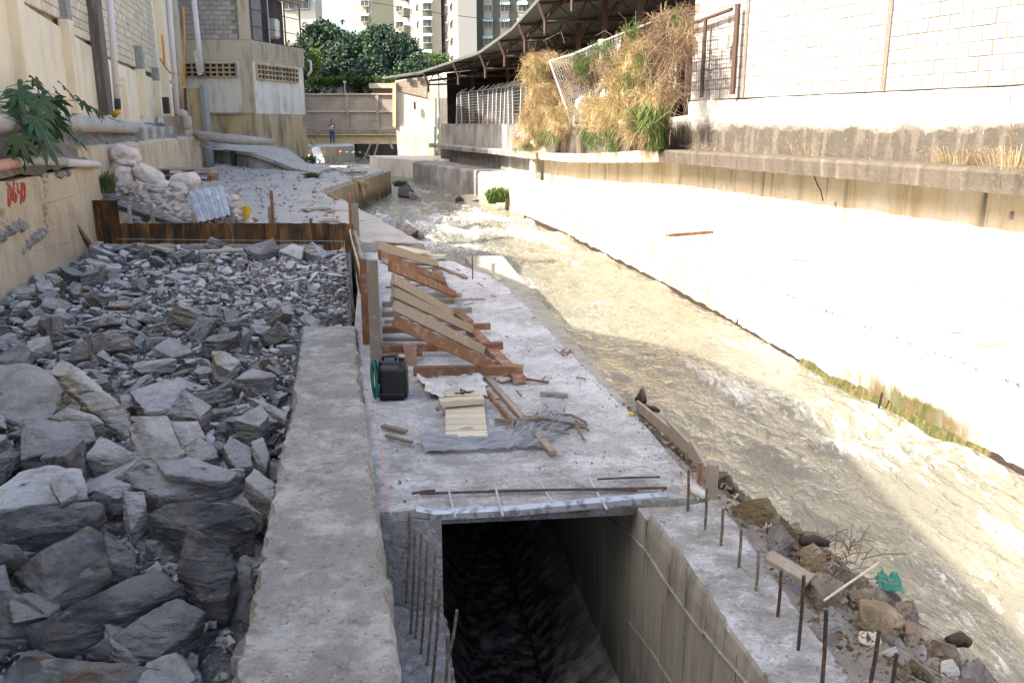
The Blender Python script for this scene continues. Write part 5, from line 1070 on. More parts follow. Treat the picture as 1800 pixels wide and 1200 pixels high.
def rlabel(X, Y, s, z, e):
    px, py, t = proj((X, Y, z)); b = min(ANCH, key=lambda a: (a[0]-px)**2+(1.6*(a[1]-py))**2); dx, dy = px-b[0], 1.6*(py-b[1]); d = math.hypot(dx, dy)
    far = 'right beside' if d < 45 else ('near' if d < 110 else 'farther from')
    w1 = 'left' if dx < 0 else 'right'; w2 = 'in front of' if dy > 0 else 'behind'
    rel = ('to the %s of' % w1) if abs(dx) > abs(dy) else w2
    tl = abs(e.x)+abs(e.y); sh = 'flat lying' if tl < .3 else ('tilted' if tl < .9 else 'steeply tipped')
    szw = 'small' if s < .23 else ('medium' if s < .36 else 'large')
    dist = {'right beside': 'right', 'near': 'just', 'farther from': 'farther'}[far]
    lb = '%s %s slate stone, %s %s the %s' % (szw, sh, dist, rel, b[2])
    return lb if len(lb.split()) <= 16 else lb.replace(dist+' ', '', 1) if len(lb.split()) == 17 else lb.replace(', '+dist, ',').replace(' lying', '').replace(' steeply', '')
for k, (q, X, Y, s) in enumerate(cand):
    vi = rg.randrange(len(VAR)); me, th = VAR[vi]; tl = rg.choice((.12, .2, .35, .8)); e = Euler((rg.gauss(0, tl), rg.gauss(0, tl), rg.uniform(0, 6.28)))
    z = bedz(X, Y)+s*(th*.5+.10)+rg.uniform(-.02, .05)
    if k < 262:
        o = inst('rock', me, (X, Y, z), e, None, (s, s, s)); lb = rlabel(X, Y, s, z, e); tag(o, lb, 'rock', 'slate stones of the rock fill')
    else:
        mt = Matrix.Translation((X, Y, z)) @ e.to_matrix().to_4x4() @ Matrix.Scale(s, 4)
        stuffmb.add([mt @ v for v in VARL[vi][0]], VARL[vi][1])
rg2 = random.Random(88)
for k in range(2600):
    Y = 1.9+14.2*(rg2.random()**1.35); X = rg2.uniform(rockL(Y)+.1, rockR(Y)-.05); px, py, t = proj((X, Y, 0)); s = rg2.uniform(.10, .34)*(1 if Y < 9 else .7)
    if px < -150 or py > 1340 or X+s*.5 > rockR(Y): continue
    if k >= 2100: Y = rg2.uniform(1.9, 5.2); X = rg2.uniform(rockR(Y)-2.6, rockR(Y)-.1); s = rg2.uniform(.12, .3)
    vi = rg2.randrange(len(VAR)); me, th = VAR[vi]; e = Euler((rg2.gauss(0, .5), rg2.gauss(0, .5), rg2.uniform(0, 6.28))); z = bedz(X, Y)+rg2.uniform(-.07, .02)
    mt = Matrix.Translation((X, Y, z)) @ e.to_matrix().to_4x4() @ Matrix.Scale(s, 4); stuffmb.add([mt @ v for v in VARL[vi][0]], VARL[vi][1])
print('stuff verts', len(stuffmb.v))
tag(stuffmb.build('rock_rubble', M['slate']), 'smaller slate stones filling the gaps of the rock fill', 'rubble', None, 'stuff')
# chips and gravel
CHP = []
for k in range(10):
    r2 = random.Random(500+k); bm = bmesh.new()
    for i in range(8): bm.verts.new((r2.uniform(-.5, .5), r2.uniform(-.4, .4), r2.uniform(-.25, .25)))
    g = bmesh.ops.convex_hull(bm, input=bm.verts[:]); bmesh.ops.delete(bm, geom=[v for v in set(g['geom_interior']+g['geom_unused']) if isinstance(v, bmesh.types.BMVert)], context='VERTS')
    bm.verts.index_update(); CHP.append(([v.co.copy() for v in bm.verts], [tuple(v.index for v in f.verts) for f in bm.faces])); bm.free()
def chips(n, posf, s0, s1, name, m, label, seed):
    r2 = random.Random(seed); mb = MB()
    for k in range(n):
        q = posf(r2)
        if q is None: continue
        s = s0*(s1/s0)**(r2.random()**2); v, f = CHP[r2.randrange(10)]; mt = Matrix.Translation(Vector(q)+V(0, 0, s*.12)) @ Euler((r2.gauss(0, .4), r2.gauss(0, .4), r2.uniform(0, 6.3))).to_matrix().to_4x4() @ Matrix.Scale(s, 4)
        mb.add([mt @ a for a in v], f)
    return tag(mb.build(name, m), label, 'gravel', None, 'stuff')

def pf(r2):
    Y = 2+14.1*r2.random()**1.2; X = lerp(rockL(Y)+.1, rockR(Y)-.02, r2.random()**.8); return (X, Y, bedz(X, Y)+.03+r2.uniform(0, .05))
chips(9000, pf, .02, .13, 'slate_chips', M['slate'], 'small slate chips between the rocks of the fill', 5)
def pf(r2):
    Y = 5.3+10.8*r2.random()**1.3; a = interp([(p[1], p[0]) for p in SL], Y); b = interp([(p[1], p[0]) for p in SR], Y); e = r2.random(); X = lerp(a+.03, b-.04, e**2.5 if r2.random() < .6 else 1-(e**3)*.6); return (X, Y, .012)
chips(2600, pf, .006, .04, 'slab_crumbs', M['crumb'], 'concrete crumbs and pebbles scattered on the slab', 6)
def pf(r2):
    Y = 1.5+8.3*r2.random(); e = r2.random(); a = interp([(p[1], p[0]) for p in CWL], Y); b = interp([(p[1], p[0]) for p in CWR], Y); X = lerp(a+.03, b-.03, e); return (X, Y, interp([(p[1], p[2]) for p in CWL], Y)+.0)
chips(500, pf, .005, .022, 'wall_crumbs', M['crumb'], 'tiny crumbs lying on top of the low wall', 7)
def pf(r2):
    Y = 1.5+5.8*r2.random(); a = interp([(0, 1.9), (3.3, 1.5), (5.3, 1.35), (7.8, .84)], Y); b = interp([(1, 3.6), (4.5, 2.9), (5.6, 2.6), (7.2, 1.7)], Y); s = r2.random(); return (lerp(a, b, s), Y, lerp(0, -.85, s**1.25))
chips(3600, pf, .012, .07, 'bank_gravel', M['bankrock'], 'muddy gravel on the rubble bank', 8)
def pf(r2):
    Y = 1.6+3.6*r2.random(); a = interp([(y, x) for x, y, z in CRI], Y); b = interp([(y, x) for x, y, z in CRO], Y); return (lerp(a+.02, b+.02, r2.random()), Y, .01)
chips(900, pf, .006, .03, 'bank_crumbs', M['slab'], 'crumbs on top of the right culvert wall', 9)
def pf(r2):
    Y = 17+34*r2.random()**1.4; a = -5.6-.2*Y; b = interp([(16.9, -3.4), (21.5, -4.4), (25.4, -5.3), (36.7, -5.6), (60, -10)], Y); return (lerp(a, b, r2.random()**1.6), Y, interp([(16.5, .1), (20, .2), (24, .3), (31, .58), (38, .7), (60, .85)], Y)+.02)
chips(2600, pf, .03, .22, 'bank_litter', M['crumb'], 'loose rubble and litter on the left bank beyond the formwork', 10)
# boulders on the rubble bank and in the river
for k, (pts, h, lab, mm) in enumerate([
 ([(1286, 892, -.1), (1312, 874, -.02), (1350, 876, -.04), (1372, 905, -.15), (1340, 915, -.2), (1300, 908, -.2)], .3, 'large tan boulder nearest the formwork end on the rubble bank', 'bankrock'),
 ([(1345, 915, -.2), (1372, 905, -.18), (1408, 945, -.35), (1390, 950, -.4), (1352, 935, -.3)], .25, 'long tan boulder next to the largest one on the rubble bank', 'bankrock'),
 ([(1350, 930, -.1), (1375, 922, -.1), (1402, 950, -.25), (1392, 965, -.3), (1352, 950, -.2)], .2, 'squared brown boulder leaning inland on the rubble bank', 'bankrock'),
 ([(1406, 965, -.12), (1430, 955, -.1), (1452, 975, -.2), (1456, 1000, -.3), (1420, 990, -.2)], .2, 'pale crusted stone beside the dark bundle on the bank', 'bankrock'),
 ([(1458, 992, -.3), (1485, 988, -.3), (1502, 1010, -.45), (1470, 1015, -.4)], .2, 'pinkish rounded stone at the middle of the rubble bank', 'bankrock'),
 ([(1415, 1005, -.1), (1450, 1003, -.15), (1490, 1022, -.3), (1480, 1040, -.3), (1440, 1040, -.15)], .2, 'dusty flat boulder above the thin stick on the bank', 'bankrock'),
 ([(1490, 1030, -.35), (1550, 1035, -.5), (1575, 1055, -.6), (1545, 1062, -.5), (1500, 1050, -.35)], .2, 'flat layered boulder below the green net cloth', 'bankrock'),
 ([(1510, 1055, -.3), (1555, 1058, -.4), (1590, 1085, -.5), (1585, 1115, -.55), (1540, 1108, -.35), (1512, 1080, -.3)], .28, 'biggest dirty grey boulder in the near part of the bank', 'bankrock'),
 ([(1572, 1062, -.5), (1605, 1048, -.55), (1615, 1072, -.7), (1610, 1100, -.8), (1585, 1090, -.6)], .3, 'dark brown wet boulder at the waterline of the bank', 'bankrock'),
 ([(1588, 1085, -.5), (1610, 1085, -.5), (1668, 1135, -.75), (1660, 1150, -.8), (1600, 1130, -.5)], .25, 'long pale boulder running down to the water', 'bankrock'),
 ([(1440, 1085, .04), (1462, 1062, .1), (1485, 1085, .02), (1478, 1108, -.04), (1448, 1105, -.02)], .12, 'lump of broken concrete between two tall dark bars', 'crumb'),
 ([(1510, 1110, -.2), (1548, 1108, -.25), (1550, 1130, -.3), (1515, 1132, -.25)], .1, 'whitish slab fragment lying on the near bank', 'terrace'),
 ([(1545, 1145, -.1), (1575, 1132, -.1), (1580, 1145, -.14), (1560, 1152, -.15)], .04, 'white flat tile fragment on the near bank', 'block_white'),
 ([(1560, 1120, -.2), (1572, 1118, -.2), (1582, 1135, -.3), (1566, 1132, -.3)], .04, 'blue grey slab piece behind the white tile fragment', 'crumb'),
 ([(1655, 1160, -.3), (1675, 1156, -.3), (1688, 1178, -.4), (1662, 1182, -.4)], .1, 'cream lump of plaster at the near end of the bank', 'terrace'),
 ([(1690, 1170, -.5), (1720, 1150, -.5), (1755, 1190, -.7), (1740, 1215, -.7), (1700, 1210, -.6)], .3, 'grey boulder at the bottom of the bank beside the foam', 'bankrock'),
 ([(1600, 1140, -.4), (1625, 1130, -.35), (1630, 1145, -.4), (1610, 1152, -.45)], .1, 'bright white lump in the sun at the end of the bank', 'block_white'),
 ([(697, 388, -.2), (714, 388, -.15), (740, 403, -.35), (744, 414, -.5), (716, 410, -.45), (700, 402, -.35)], .5, 'brown flat boulder in the water beside the near bank pad', 'bankrock'),
 ([(722, 412, -.4), (738, 404, -.38), (746, 416, -.62), (728, 420, -.62)], .4, 'black wet boulder in front of the brown boulder in the river', 'wetwood'),
 ([(700, 333, -.25), (716, 322, .0), (728, 335, -.25), (730, 345, -.4), (700, 342, -.4)], .4, 'dark jagged rock with weeds in mid river', 'wetwood'),
 ([(718, 336, -.2), (740, 342, -.3), (740, 348, -.42), (722, 346, -.42)], .25, 'pale broken crate shaped stone in mid river', 'bankrock'),
 ([(683, 317, -.35), (694, 315, -.3), (695, 322, -.45), (684, 322, -.45)], .2, 'small dark stone by the corner of the ochre bank wall', 'wetwood'),
 ([(800, 318+32, -.45), (808, 345, -.35), (816, 352, -.5)], .3, 'small dark stone breaking the water in the right channel', 'wetwood'),
 ([(828, 353, -.5), (842, 350, -.45), (842, 355, -.55)], .3, 'low wet stone left of the white concrete spill', 'wetwood'),
]):
    bigrock(pts, h, lab, 200+k, m=mm, name='boulder' if mm == 'bankrock' else 'stone')
rg = random.Random(62)
BANK = [(1330, 890, 'largest tan boulder'), (1378, 932, 'long tan boulder'), (1430, 975, 'pale crusted stone'), (1480, 1002, 'pinkish rounded stone'), (1455, 1022, 'dusty flat boulder'), (1535, 1047, 'flat layered boulder'), (1553, 1082, 'biggest dirty grey boulder'), (1596, 1070, 'dark brown wet boulder'), (1625, 1115, 'long pale boulder'), (1463, 1085, 'broken concrete lump'), (1530, 1120, 'whitish slab fragment'), (1562, 1140, 'white flat tile'), (1670, 1170, 'cream plaster lump'), (1720, 1185, 'bottom grey boulder'), (1565, 1030, 'green net cloth'), (1388, 1000, 'weathered plank'), (1500, 1020, 'thin pale cane'), (1685, 1125, 'dark wet log end'), (1245, 850, 'edge form stake'), (1615, 1145, 'bright white lump')]
for k in range(90):
    Y = rg.uniform(2.6, 7.2); a = interp([(0, 1.9), (3.3, 1.5), (5.3, 1.35), (7.8, .84)], Y); b = interp([(1, 3.6), (4.5, 2.9), (5.6, 2.6), (7.2, 1.7)], Y); u = rg.uniform(.15, 1)**.7; s = rg.uniform(.1, .34)
    me, th = VAR[rg.randrange(len(VAR))]; me2 = me.copy(); me2.materials.clear(); me2.materials.append(M['bankrock']); X = lerp(a, b, u)
    o = inst('bank_stone', me2, (X, Y, lerp(-.03, -.95, u**1.25)+s*.12), (rg.gauss(0, .4), rg.gauss(0, .4), rg.uniform(0, 6)), None, (s, s, s*1.3)); bx, by, bt = proj(o.location); an = min(BANK, key=lambda a: (a[0]-bx)**2+(a[1]-by)**2); lb = '%s muddy stone %s the %s on the rubble bank' % ('small' if s < .18 else ('medium' if s < .26 else 'larger'), ('left of' if bx < an[0] else 'right of') if abs(bx-an[0]) > abs(by-an[1]) else ('just behind' if by < an[1] else 'in front of'), an[2]); tag(o, lb, 'rock', 'small stones of the rubble bank')
# white concrete spill at the foot of the right terrace
o = bigrock([(940-32, 372, -.6), (942, 303+45, .0), (946, 372, -.4), (950, 376, -.6), (925, 352, -.1), (906, 376, -.7)], .3, 'white wedge of spilled concrete at the foot of the right terrace', 240, m='terrace', name='concrete_spill')
# ---------------- timber side form with braces
FA_, FB_ = (-1.46, 8.75), (-3.02, 16.1)
sf = thing('side_form', (-2.2, 12.4, 0), 'long side formwork of dark upright boards along the river side of the rock fill', 'formwork')
n = 36; dF = Vector((FB_[0]-FA_[0], FB_[1]-FA_[1], 0)); LF = dF.length; dF.normalize(); nF = V(dF.y, -dF.x, 0)
rg = random.Random(31)
for i in range(n):
    s = LF*(i+.5)/n; q = V(FA_[0], FA_[1], 0)+dF*s+nF*rg.uniform(-.006, .006); h = .5+rg.uniform(-.03, .03)
    MB().beam(q+V(0, 0, -.18), q+V(0, 0, h), LF/n*1.01, .025, up=nF).build('board', M['wood_form'], sf)
for z in (.4, .12): MB().beam(V(*FA_, z)+nF*.05, V(*FB_, z)+nF*.05, .05, .09).build('waler', M['wood_grey'] if z > .3 else M['wood_red'], sf)
o = MB().tube([PL(x, y, FA_, FB_)+V(-.01, 0, .02) for x, y in ((617, 407), (623, 432), (630, 455), (636, 478), (639, 505), (645, 530), (650, 543))], [.03, .028, .032, .026, .03, .03, .022], 8).build('bark_pole', M['wood_pale']); tag(o, 'crooked bark covered pole lying along the top of the side form', 'pole')
def postat(px, py, top, wpx, dpx, m, label, z=0):
    b = P(px, py, z); t_ = proj(b)[2]; tp = PY(px, top, b.y); w_ = wpx*t_/F
    o = MB().beam(b, V(b.x, b.y, tp.z), w_, dpx, up=(0, 1, 0)).build('timber_post', M[m], bevel=.004); return tag(o, label, 'post')
postat(661, 633, 457, 18, .07, 'wood_grey', 'thick grey timber post nearest the black jerrycan')
postat(645, 605, 455, 13, .05, 'wood_red', 'second timber post half hidden behind the nearest thick grey post', 0)
postat(627, 428, 357, 11, .05, 'wood_grey', 'pale grey post at the corner of the two formwork walls')
postat(617, 400, 336, 5, .05, 'wood_red', 'thin red stake beside the pale corner post', .25)
BRC = [((672, 565), (868, 645), .105, 'wood_red', 'nearest and reddest diagonal brace board running down from the thick post'),
       ((672, 538), (850, 616), .095, 'wood_grey', 'second diagonal brace board from the front, grey with nail holes'),
       ((670, 514), (830, 580), .09, 'wood_grey', 'third diagonal brace board from the front'),
       ((670, 491), (795, 550), .095, 'wood_grey', 'fourth diagonal brace board from the front'),
       ((665, 468), (800, 517), .09, 'wood_red', 'fifth diagonal brace board, half red half grey'),
       ((650, 447), (781, 493), .09, 'wood_red', 'sixth diagonal brace board, dull red'),
       ((648, 433), (768, 463), .11, 'wood_grey', 'farthest wide grey diagonal brace board')]
for a, b, w_, m, lab in BRC:
    p = PL(*a, FA_, FB_)+nF*.1; q = P(*b, .1)
    o = MB().beam(p, q, .035, w_, up=(0, 0, 1)).build('brace_board', M[m], bevel=.004); tag(o, lab, 'brace', 'diagonal braces of the side form')
TIE = [((727, 652), (919, 650), .07, 'wood_red', 'front ground tie timber lying across the slab beside the jerrycan'), ((672, 613), (884, 607), .06, 'wood_red', 'second ground tie timber behind the front one'),
       ((672, 580), (862, 573), .055, 'wood_red', 'third ground tie timber'), ((672, 552), (829, 544), .055, 'wood_grey', 'fourth ground tie timber'),
       ((672, 535), (794, 529), .055, 'wood_grey', 'fifth ground tie timber, short and grey'), ((690, 518), (812, 519), .05, 'wood_grey', 'sixth ground tie timber under the braces'),
       ((690, 497), (776, 479), .05, 'wood_grey', 'seventh and farthest ground tie timber')]
for k, (a, b, w_, m, lab) in enumerate(TIE):
    o = MB().beam(P(*a, .1), P(*b, .1), .07, w_*1.3, up=(0, 0, 1)).build('tie_timber', M[m], bevel=.004); tag(o, lab, 'timber', 'ground ties of the side form')
for k, (a, b, lab) in enumerate((((674, 596), (840, 597), 'thin lath between the second and third ground ties'), ((676, 565), (800, 562), 'thin lath between the third and fourth ground ties'), ((678, 505), (765, 500), 'thin lath under the far braces'), ((676, 625), (742, 622), 'short reddish block lath behind the clay pipe'), ((690, 470), (770, 472), 'thin lath beside the far sill beam'))):
    o = MB().beam(P(*a, .06), P(*b, .06), .05, .035).build('lath', M['wood_grey' if k != 3 else 'wood_red']); tag(o, lab, 'lath')
for k, (a, b, lab) in enumerate((((668, 526), (790, 580), 'narrow brace board tucked between the second and third braces'), ((668, 502), (775, 545), 'narrow brace board tucked between the third and fourth braces'), ((655, 458), (760, 498), 'narrow brace board tucked between the fifth and sixth braces'))):
    o = MB().beam(PL(*a, FA_, FB_)+nF*.1, P(*b, .1), .03, .05, up=(0, 0, 1)).build('brace_board', M['wood_grey'], bevel=.003); tag(o, lab, 'brace', 'diagonal braces of the side form')
for a, b, lab in (((914, 668), (828, 580), 'near sill beam joining the lower ends of the braces'), ((824, 568), (795, 545), 'short middle sill beam between the brace ends'), ((790, 530), (765, 470), 'far sill beam joining the far brace ends')):
    o = MB().beam(P(*a, .04), P(*b, .04), .12, .08, up=(0, 0, 1)).build('sill_beam', M['wood_red'], bevel=.005); tag(o, lab, 'beam')
def stick(a, b, w_, h_, m, label, name='board', cat='board', z=.02, z2=None):
    o = MB().beam(P(*a, z), P(*b, z if z2 is None else z2), w_, h_, up=(0, 0, 1)).build(name, M[m], bevel=min(w_, h_)*.08); return tag(o, label, cat)
stick((730, 527), (853, 526), .025, .02, 'wood_grey', 'thin grey lath reaching past the brace ends', z=.13)
stick((842, 632), (920, 640), .03, .02, 'wood_pale', 'thin pale stick crossing under the near sill beam', z=.03)
stick((918, 665), (964, 672), .03, .02, 'wood_red', 'thin reddish stick sticking out from the end of the near sill beam', z=.03)
stick((655, 425), (722, 431), .12, .03, 'wood_red', 'red edged board lying crosswise at the far end of the braces', z=.12)
stick((690, 434), (744, 445), .35, .03, 'wood_pale', 'wide pale board of the loose pile at the far end of the braces', z=.16)
stick((690, 448), (783, 450), .3, .025, 'wood_pale', 'pale board lying flat at the bottom of the far pile', z=.08)
stick((670, 455), (760, 462), .18, .03, 'wood_grey', 'grey board of the far pile under the wide pale one', z=.05)
stick((775, 470), (820, 488), .06, .03, 'wood_grey', 'weathered board pointing away from the far pile toward the river', z=.03)
stick((668, 690), (725, 690), .3, .02, 'wood_grey', 'scrap board under the black jerrycan', z=.02) if False else None
postat(867, 490, 463, 6, .04, 'wood_pale', 'short pale stake near the far river corner of the slab')
o = MB().tube([P(831, 490, .0), PY(830, 447, P(831, 490, 0).y)], .012, 6).build('steel_bar', M['rebar']); tag(o, 'thin steel bar standing near the far river corner of the slab', 'bar')
stick((862, 478), (878, 492), .05, .03, 'wood_pale', 'small pale batten at the foot of the short stake', z=.04)
# ---------------- cross form
fA, fB = P(133, 432, .05), P(619, 431, .05)
cf_ = thing('cross_form', (fA+fB)/2, 'dark oiled board formwork across the far end of the rock fill', 'formwork')
x = 205; k = 0
Yf = fA.y
while x < 617:
    w_ = rg.choice((9, 11, 13, 16, 24)); a = V(PY(x+w_/2, 430, Yf).x, Yf+rg.uniform(-.012, .012), 0); h = PY(300, 392.5, Yf).z+rg.uniform(-.012, .012)
    MB().beam(a+V(0, 0, -.05), a+V(0, 0, h), w_*16.4/F*1.01, .028, up=(0, 1, 0)).build('board', M['wood_form'], cf_); x += w_
x = 133
while x < 200:
    w_ = rg.choice((10, 14, 17)); a = V(PY(x+w_/2, 430, Yf-.1).x, Yf-.1+rg.uniform(-.01, .01), 0)
    MB().beam(a+V(0, 0, -.05), a+V(0, 0, PY(300, 352, Yf-.1).z), w_*16.3/F*1.01, .028, up=(0, 1, 0)).build('tall_board', M['wood_form'], cf_); x += w_
for px, ty, m in ((134, 337, 'wood_red'), (206, 378, 'wood_red'), (234, 360, 'post'), (273, 357, 'wood_grey'), (344, 375, 'wood_grey'), (483, 335, 'wood_red'), (478, 364, 'wood_grey'), (549, 384, 'wood_red'), (412, 372, 'wood_grey')):
    a = PY(px, 430, Yf+.06); MB().beam(V(a.x, a.y, .02), V(a.x, a.y, PY(px, ty, Yf+.06).z), .055, .05, up=(0, 1, 0)).build('stake', M[m], cf_)
MB().beam(V(fA.x+.9, Yf-.035, .28), V(fB.x, Yf-.035, .28), .03, .05).build('rail', M['wood_form'], cf_) if False else None
o = MB().beam(PY(117, 377, 15.4), P(163, 437, .1), .09, .06, up=(0, 0, 1)).build('prop_board', M['wood_red']); tag(o, 'reddish prop board leaning from the left retaining wall to the rocks', 'prop')
stick((352, 442, ), (438, 438), .09, .045, 'wood_pale', 'long pale batten lying on the rocks in front of the cross form', z=.2)
stick((262, 432), (298, 441), .14, .05, 'wood_pale', 'short thick pale plank lying on the rocks near the cross form', z=.22)
stick((186, 541), (226, 543), .07, .04, 'wood_form', 'short brown board scrap among the middle rocks', z=.2)
o = MB().tube([PY(205, 420, 16.0), PY(605, 424, 16.0), PY(608, 470, 13)], .004, 4).build('guide_string', M['string_blue']); tag(o, 'pale blue guide string stretched in front of the cross form', 'string')
o = MB().tube([PY(605, 421, 16)+V(0, 0, 0), P(612, 500, .3), P(627, 560, .24), P(645, 660, .22), P(668, 780, .25), P(688, 905, .26)], .002, 4).build('guide_string', M['string']); tag(o, 'pink guide string running along the edge of the low wall', 'string')
o = MB().tube([P(663, 730, .2), P(672, 830, .16), P(682, 890, .2), P(688, 905, .26)], .0015, 4).build('guide_string', M['string']); tag(o, 'short slack red string below the pink guide string', 'string')
# ---------------- rebars
tops = [((188, 75), (185, 370), 'r'), ((215, 175), (203, 530), 'r'), ((240, 235), (222, 720), 'r'), ((268, 330), (245, 880), 'r'), ((302, 350), (262, 1040), 'r'), ((335, 395), (288, 1140), 'r'), ((377, 440), (325, 1140), 'r'), ((398, 640), (360, 1140), 'r'), ((440, 880), (425, 1200), 'r'), ((465, 1065), (455, 1220), 'r'), ((490, 755), (440, 1030), 'r')]
for i, (a, b, _) in enumerate(tops):
    a = (640+a[0]/3, 820+a[1]/3); b = (640+b[0]/3, 820+b[1]/3)
    Yb = interp([(0, 5.0), (8, 3.3), (10, 3.0)], i)
    zt_ = .1; tpt = P(a[0], a[1], .02 if i < 8 else -.15)
    bot = PY(b[0], b[1], tpt.y+.02); bot.z = min(bot.z, tpt.z-.3)
    o = MB().tube([bot, bot.lerp(tpt, .5)+V(.006, 0, 0), tpt], .0085, 7).build('rebar', M['rebar'])
    tag(o, ('first', 'second', 'third', 'fourth', 'fifth', 'sixth', 'seventh', 'eighth', 'ninth', 'tenth', '')[i]+' rusty upright bar from the slab in the row left of the open culvert' if i < 10 else 'rusty rebar leaning inward over the left culvert edge', 'rebar', 'left culvert rebars' if i < 10 else None)
rr = [((142, 130), (137, 345)), ((232, 220), (222, 435)), ((312, 320), (300, 510)), ((403, 420), (388, 620)), ((490, 525), (473, 735)), ((600, 625), (580, 870)), ((712, 650), (682, 1035)), ((823, 820), (798, 1240)), ((1085, 920), (1030, 1240)), ((1170, 1035), (1135, 1260))]
nm_ = ['first', 'second', 'third', 'fourth', 'fifth', 'sixth', 'seventh', 'eighth', 'ninth', 'tenth']
for i, (a, b) in enumerate(rr):
    a = (1160+a[0]/2.8125, 780+a[1]/2.8125); b = (1160+b[0]/2.8125, 780+b[1]/2.8125); B0 = P(*b, -.02); T = PY(*a, B0.y)
    o = MB().tube([B0, B0.lerp(T, .5)+V(.003, 0, 0), T], .0088 if i < 7 else .0095, 8).build('rebar', M['rebar_dark'] if i > 4 else M['rebar'])
    tag(o, nm_[i]+' upright bar from the formwork end in the row on the right culvert wall', 'rebar', 'right culvert rebars')
for i, (a, b) in enumerate((((788, 858), (801, 937)), ((870, 853), (884, 907)), ((950, 846), (976, 921)), ((1033, 837), (1067, 895)))):
    A0 = P(*a, .04); B0 = P(*b, .0); B0 = PY(*b, A0.y-.32-.1*(i % 2)); B0.z = max(B0.z, -.02)
    o = MB().tube([A0, B0], .0085, 8).build('rebar', M['post']); MB().tube([B0, B0.lerp(A0, -.012)], .0088, 8).build('rebar_end', M['timber_end'], o) if False else None
    tag(o, ('leftmost', 'second from left', 'second from right', 'rightmost')[i]+' of the four pale bars poking over the culvert mouth', 'rebar', 'bars over the culvert mouth')
for a, b, r_, lab in (((738, 867), (1172, 857), .009, 'long dark rebar lying along the culvert mouth'), ((860, 862), (1120, 861), .008, 'second dark rebar lying close behind the long one'), ((1050, 842), (1160, 838), .007, 'short rebar lying on the slab near the right end of the mouth'), ((724, 867), (765, 862), .009, 'short bent rebar at the left end of the mouth')):
    A0 = P(*a, .03); B0 = P(*b, .03); o = MB().tube([A0, A0.lerp(B0, .5)+V(0, .01, 0), B0], r_, 7).build('rebar', M['rebar_dark']); tag(o, lab, 'rebar')
# galvanised edge channel
ch = [P(x, y, z) for x, y, z in ((732, 897, .0), (765, 903, -.015), (900, 896, 0), (1040, 883, .005), (1172, 871, .01))]
mb = MB(); c2 = rs(ch, 30); prof = [(-.02, .006), (-.02, -.035), (-.008, -.046), (.004, -.04), (-.008, -.01), (.03, .012), (.03, .018), (-.004, .014)]
mb.loft([[p+V(0, u, w2) for u, w2 in prof] for p in c2]); o = mb.build('edge_channel', M['steel']); tag(o, 'bent shiny galvanised channel along the edge of the culvert mouth', 'channel')
# ---------------- jerrycan, hose, clay pipe
c = P(691, 700, .0); jc = thing('jerrycan', c, 'black plastic jerrycan standing on the slab beside the low wall', 'jerrycan')
W_, D_, H_ = .27, .2, .36
bm = bmesh.new(); bmesh.ops.create_cube(bm, size=1); bmesh.ops.scale(bm, vec=(W_, D_, H_), verts=bm.verts); bmesh.ops.bevel(bm, geom=bm.edges[:], offset=.03, segments=4, affect='EDGES')
bmesh.ops.subdivide_edges(bm, edges=[e for e in bm.edges if e.calc_length() > .08], cuts=4, use_grid_fill=True)
for v in bm.verts: v.co.z += H_/2; v.co += Vector(c); 
mb = MB().add([v.co.copy() for v in bm.verts], [tuple(v.index for v in f.verts) for f in bm.faces]); bm.free(); mb.build('body', M['black'], jc, smooth=True)
cc = Vector(c)+V(0, 0, H_)
MB().tube([cc+V(-.08, 0, -.01), cc+V(-.075, 0, .028), cc+V(-.03, 0, .035), cc+V(.03, 0, .032), cc+V(.04, 0, -.01)], .013, 8).build('handle', M['black'], jc, smooth=True)
MB().tube([cc+V(.09, 0, -.02), cc+V(.09, 0, .03)], .028, 14).build('neck', M['black'], jc); MB().tube([cc+V(.09, 0, .03), cc+V(.09, 0, .045)], .03, 14).build('cap', M['wood_pale'], jc)
for z in (.07, .29):
    MB().tube([c+V(-W_/2+.02, -D_/2-.001, z), c+V(W_/2-.02, -D_/2-.001, z)], .005, 6).build('rib', M['black'], jc)
hs = MB(); cx = P(662, 702, .0)+V(-.02, -.02, .2)
pts = []
for i in range(130):
    a = i/130*5*2*math.pi; pts.append(cx+V(.028*math.cos(a)+.012*math.sin(i*.21)+.02, .05*math.sin(a*.31)-.04, .17*math.sin(a)+.01))
hs.tube(pts, .0085, 6); o = hs.build('hose_coil', M['hose'], smooth=True); tag(o, 'coil of green hose hanging beside the black jerrycan', 'hose')
cp = P(722, 640, .0); o = thing('clay_pipe', cp, 'orange brown pipe stub standing behind the black jerrycan', 'pipe')
mb = MB(); secs = []
for r_, z in ((.062, 0), (.062, .16), (.068, .165), (.068, .19), (.056, .19), (.052, .16), (.052, .01)):
    secs.append([cp+V(r_*math.cos(k*math.pi/10), r_*math.sin(k*math.pi/10), z) for k in range(20)])
mb.loft(secs, caps=False); mb.build('pipe_wall', M['clay'], o)
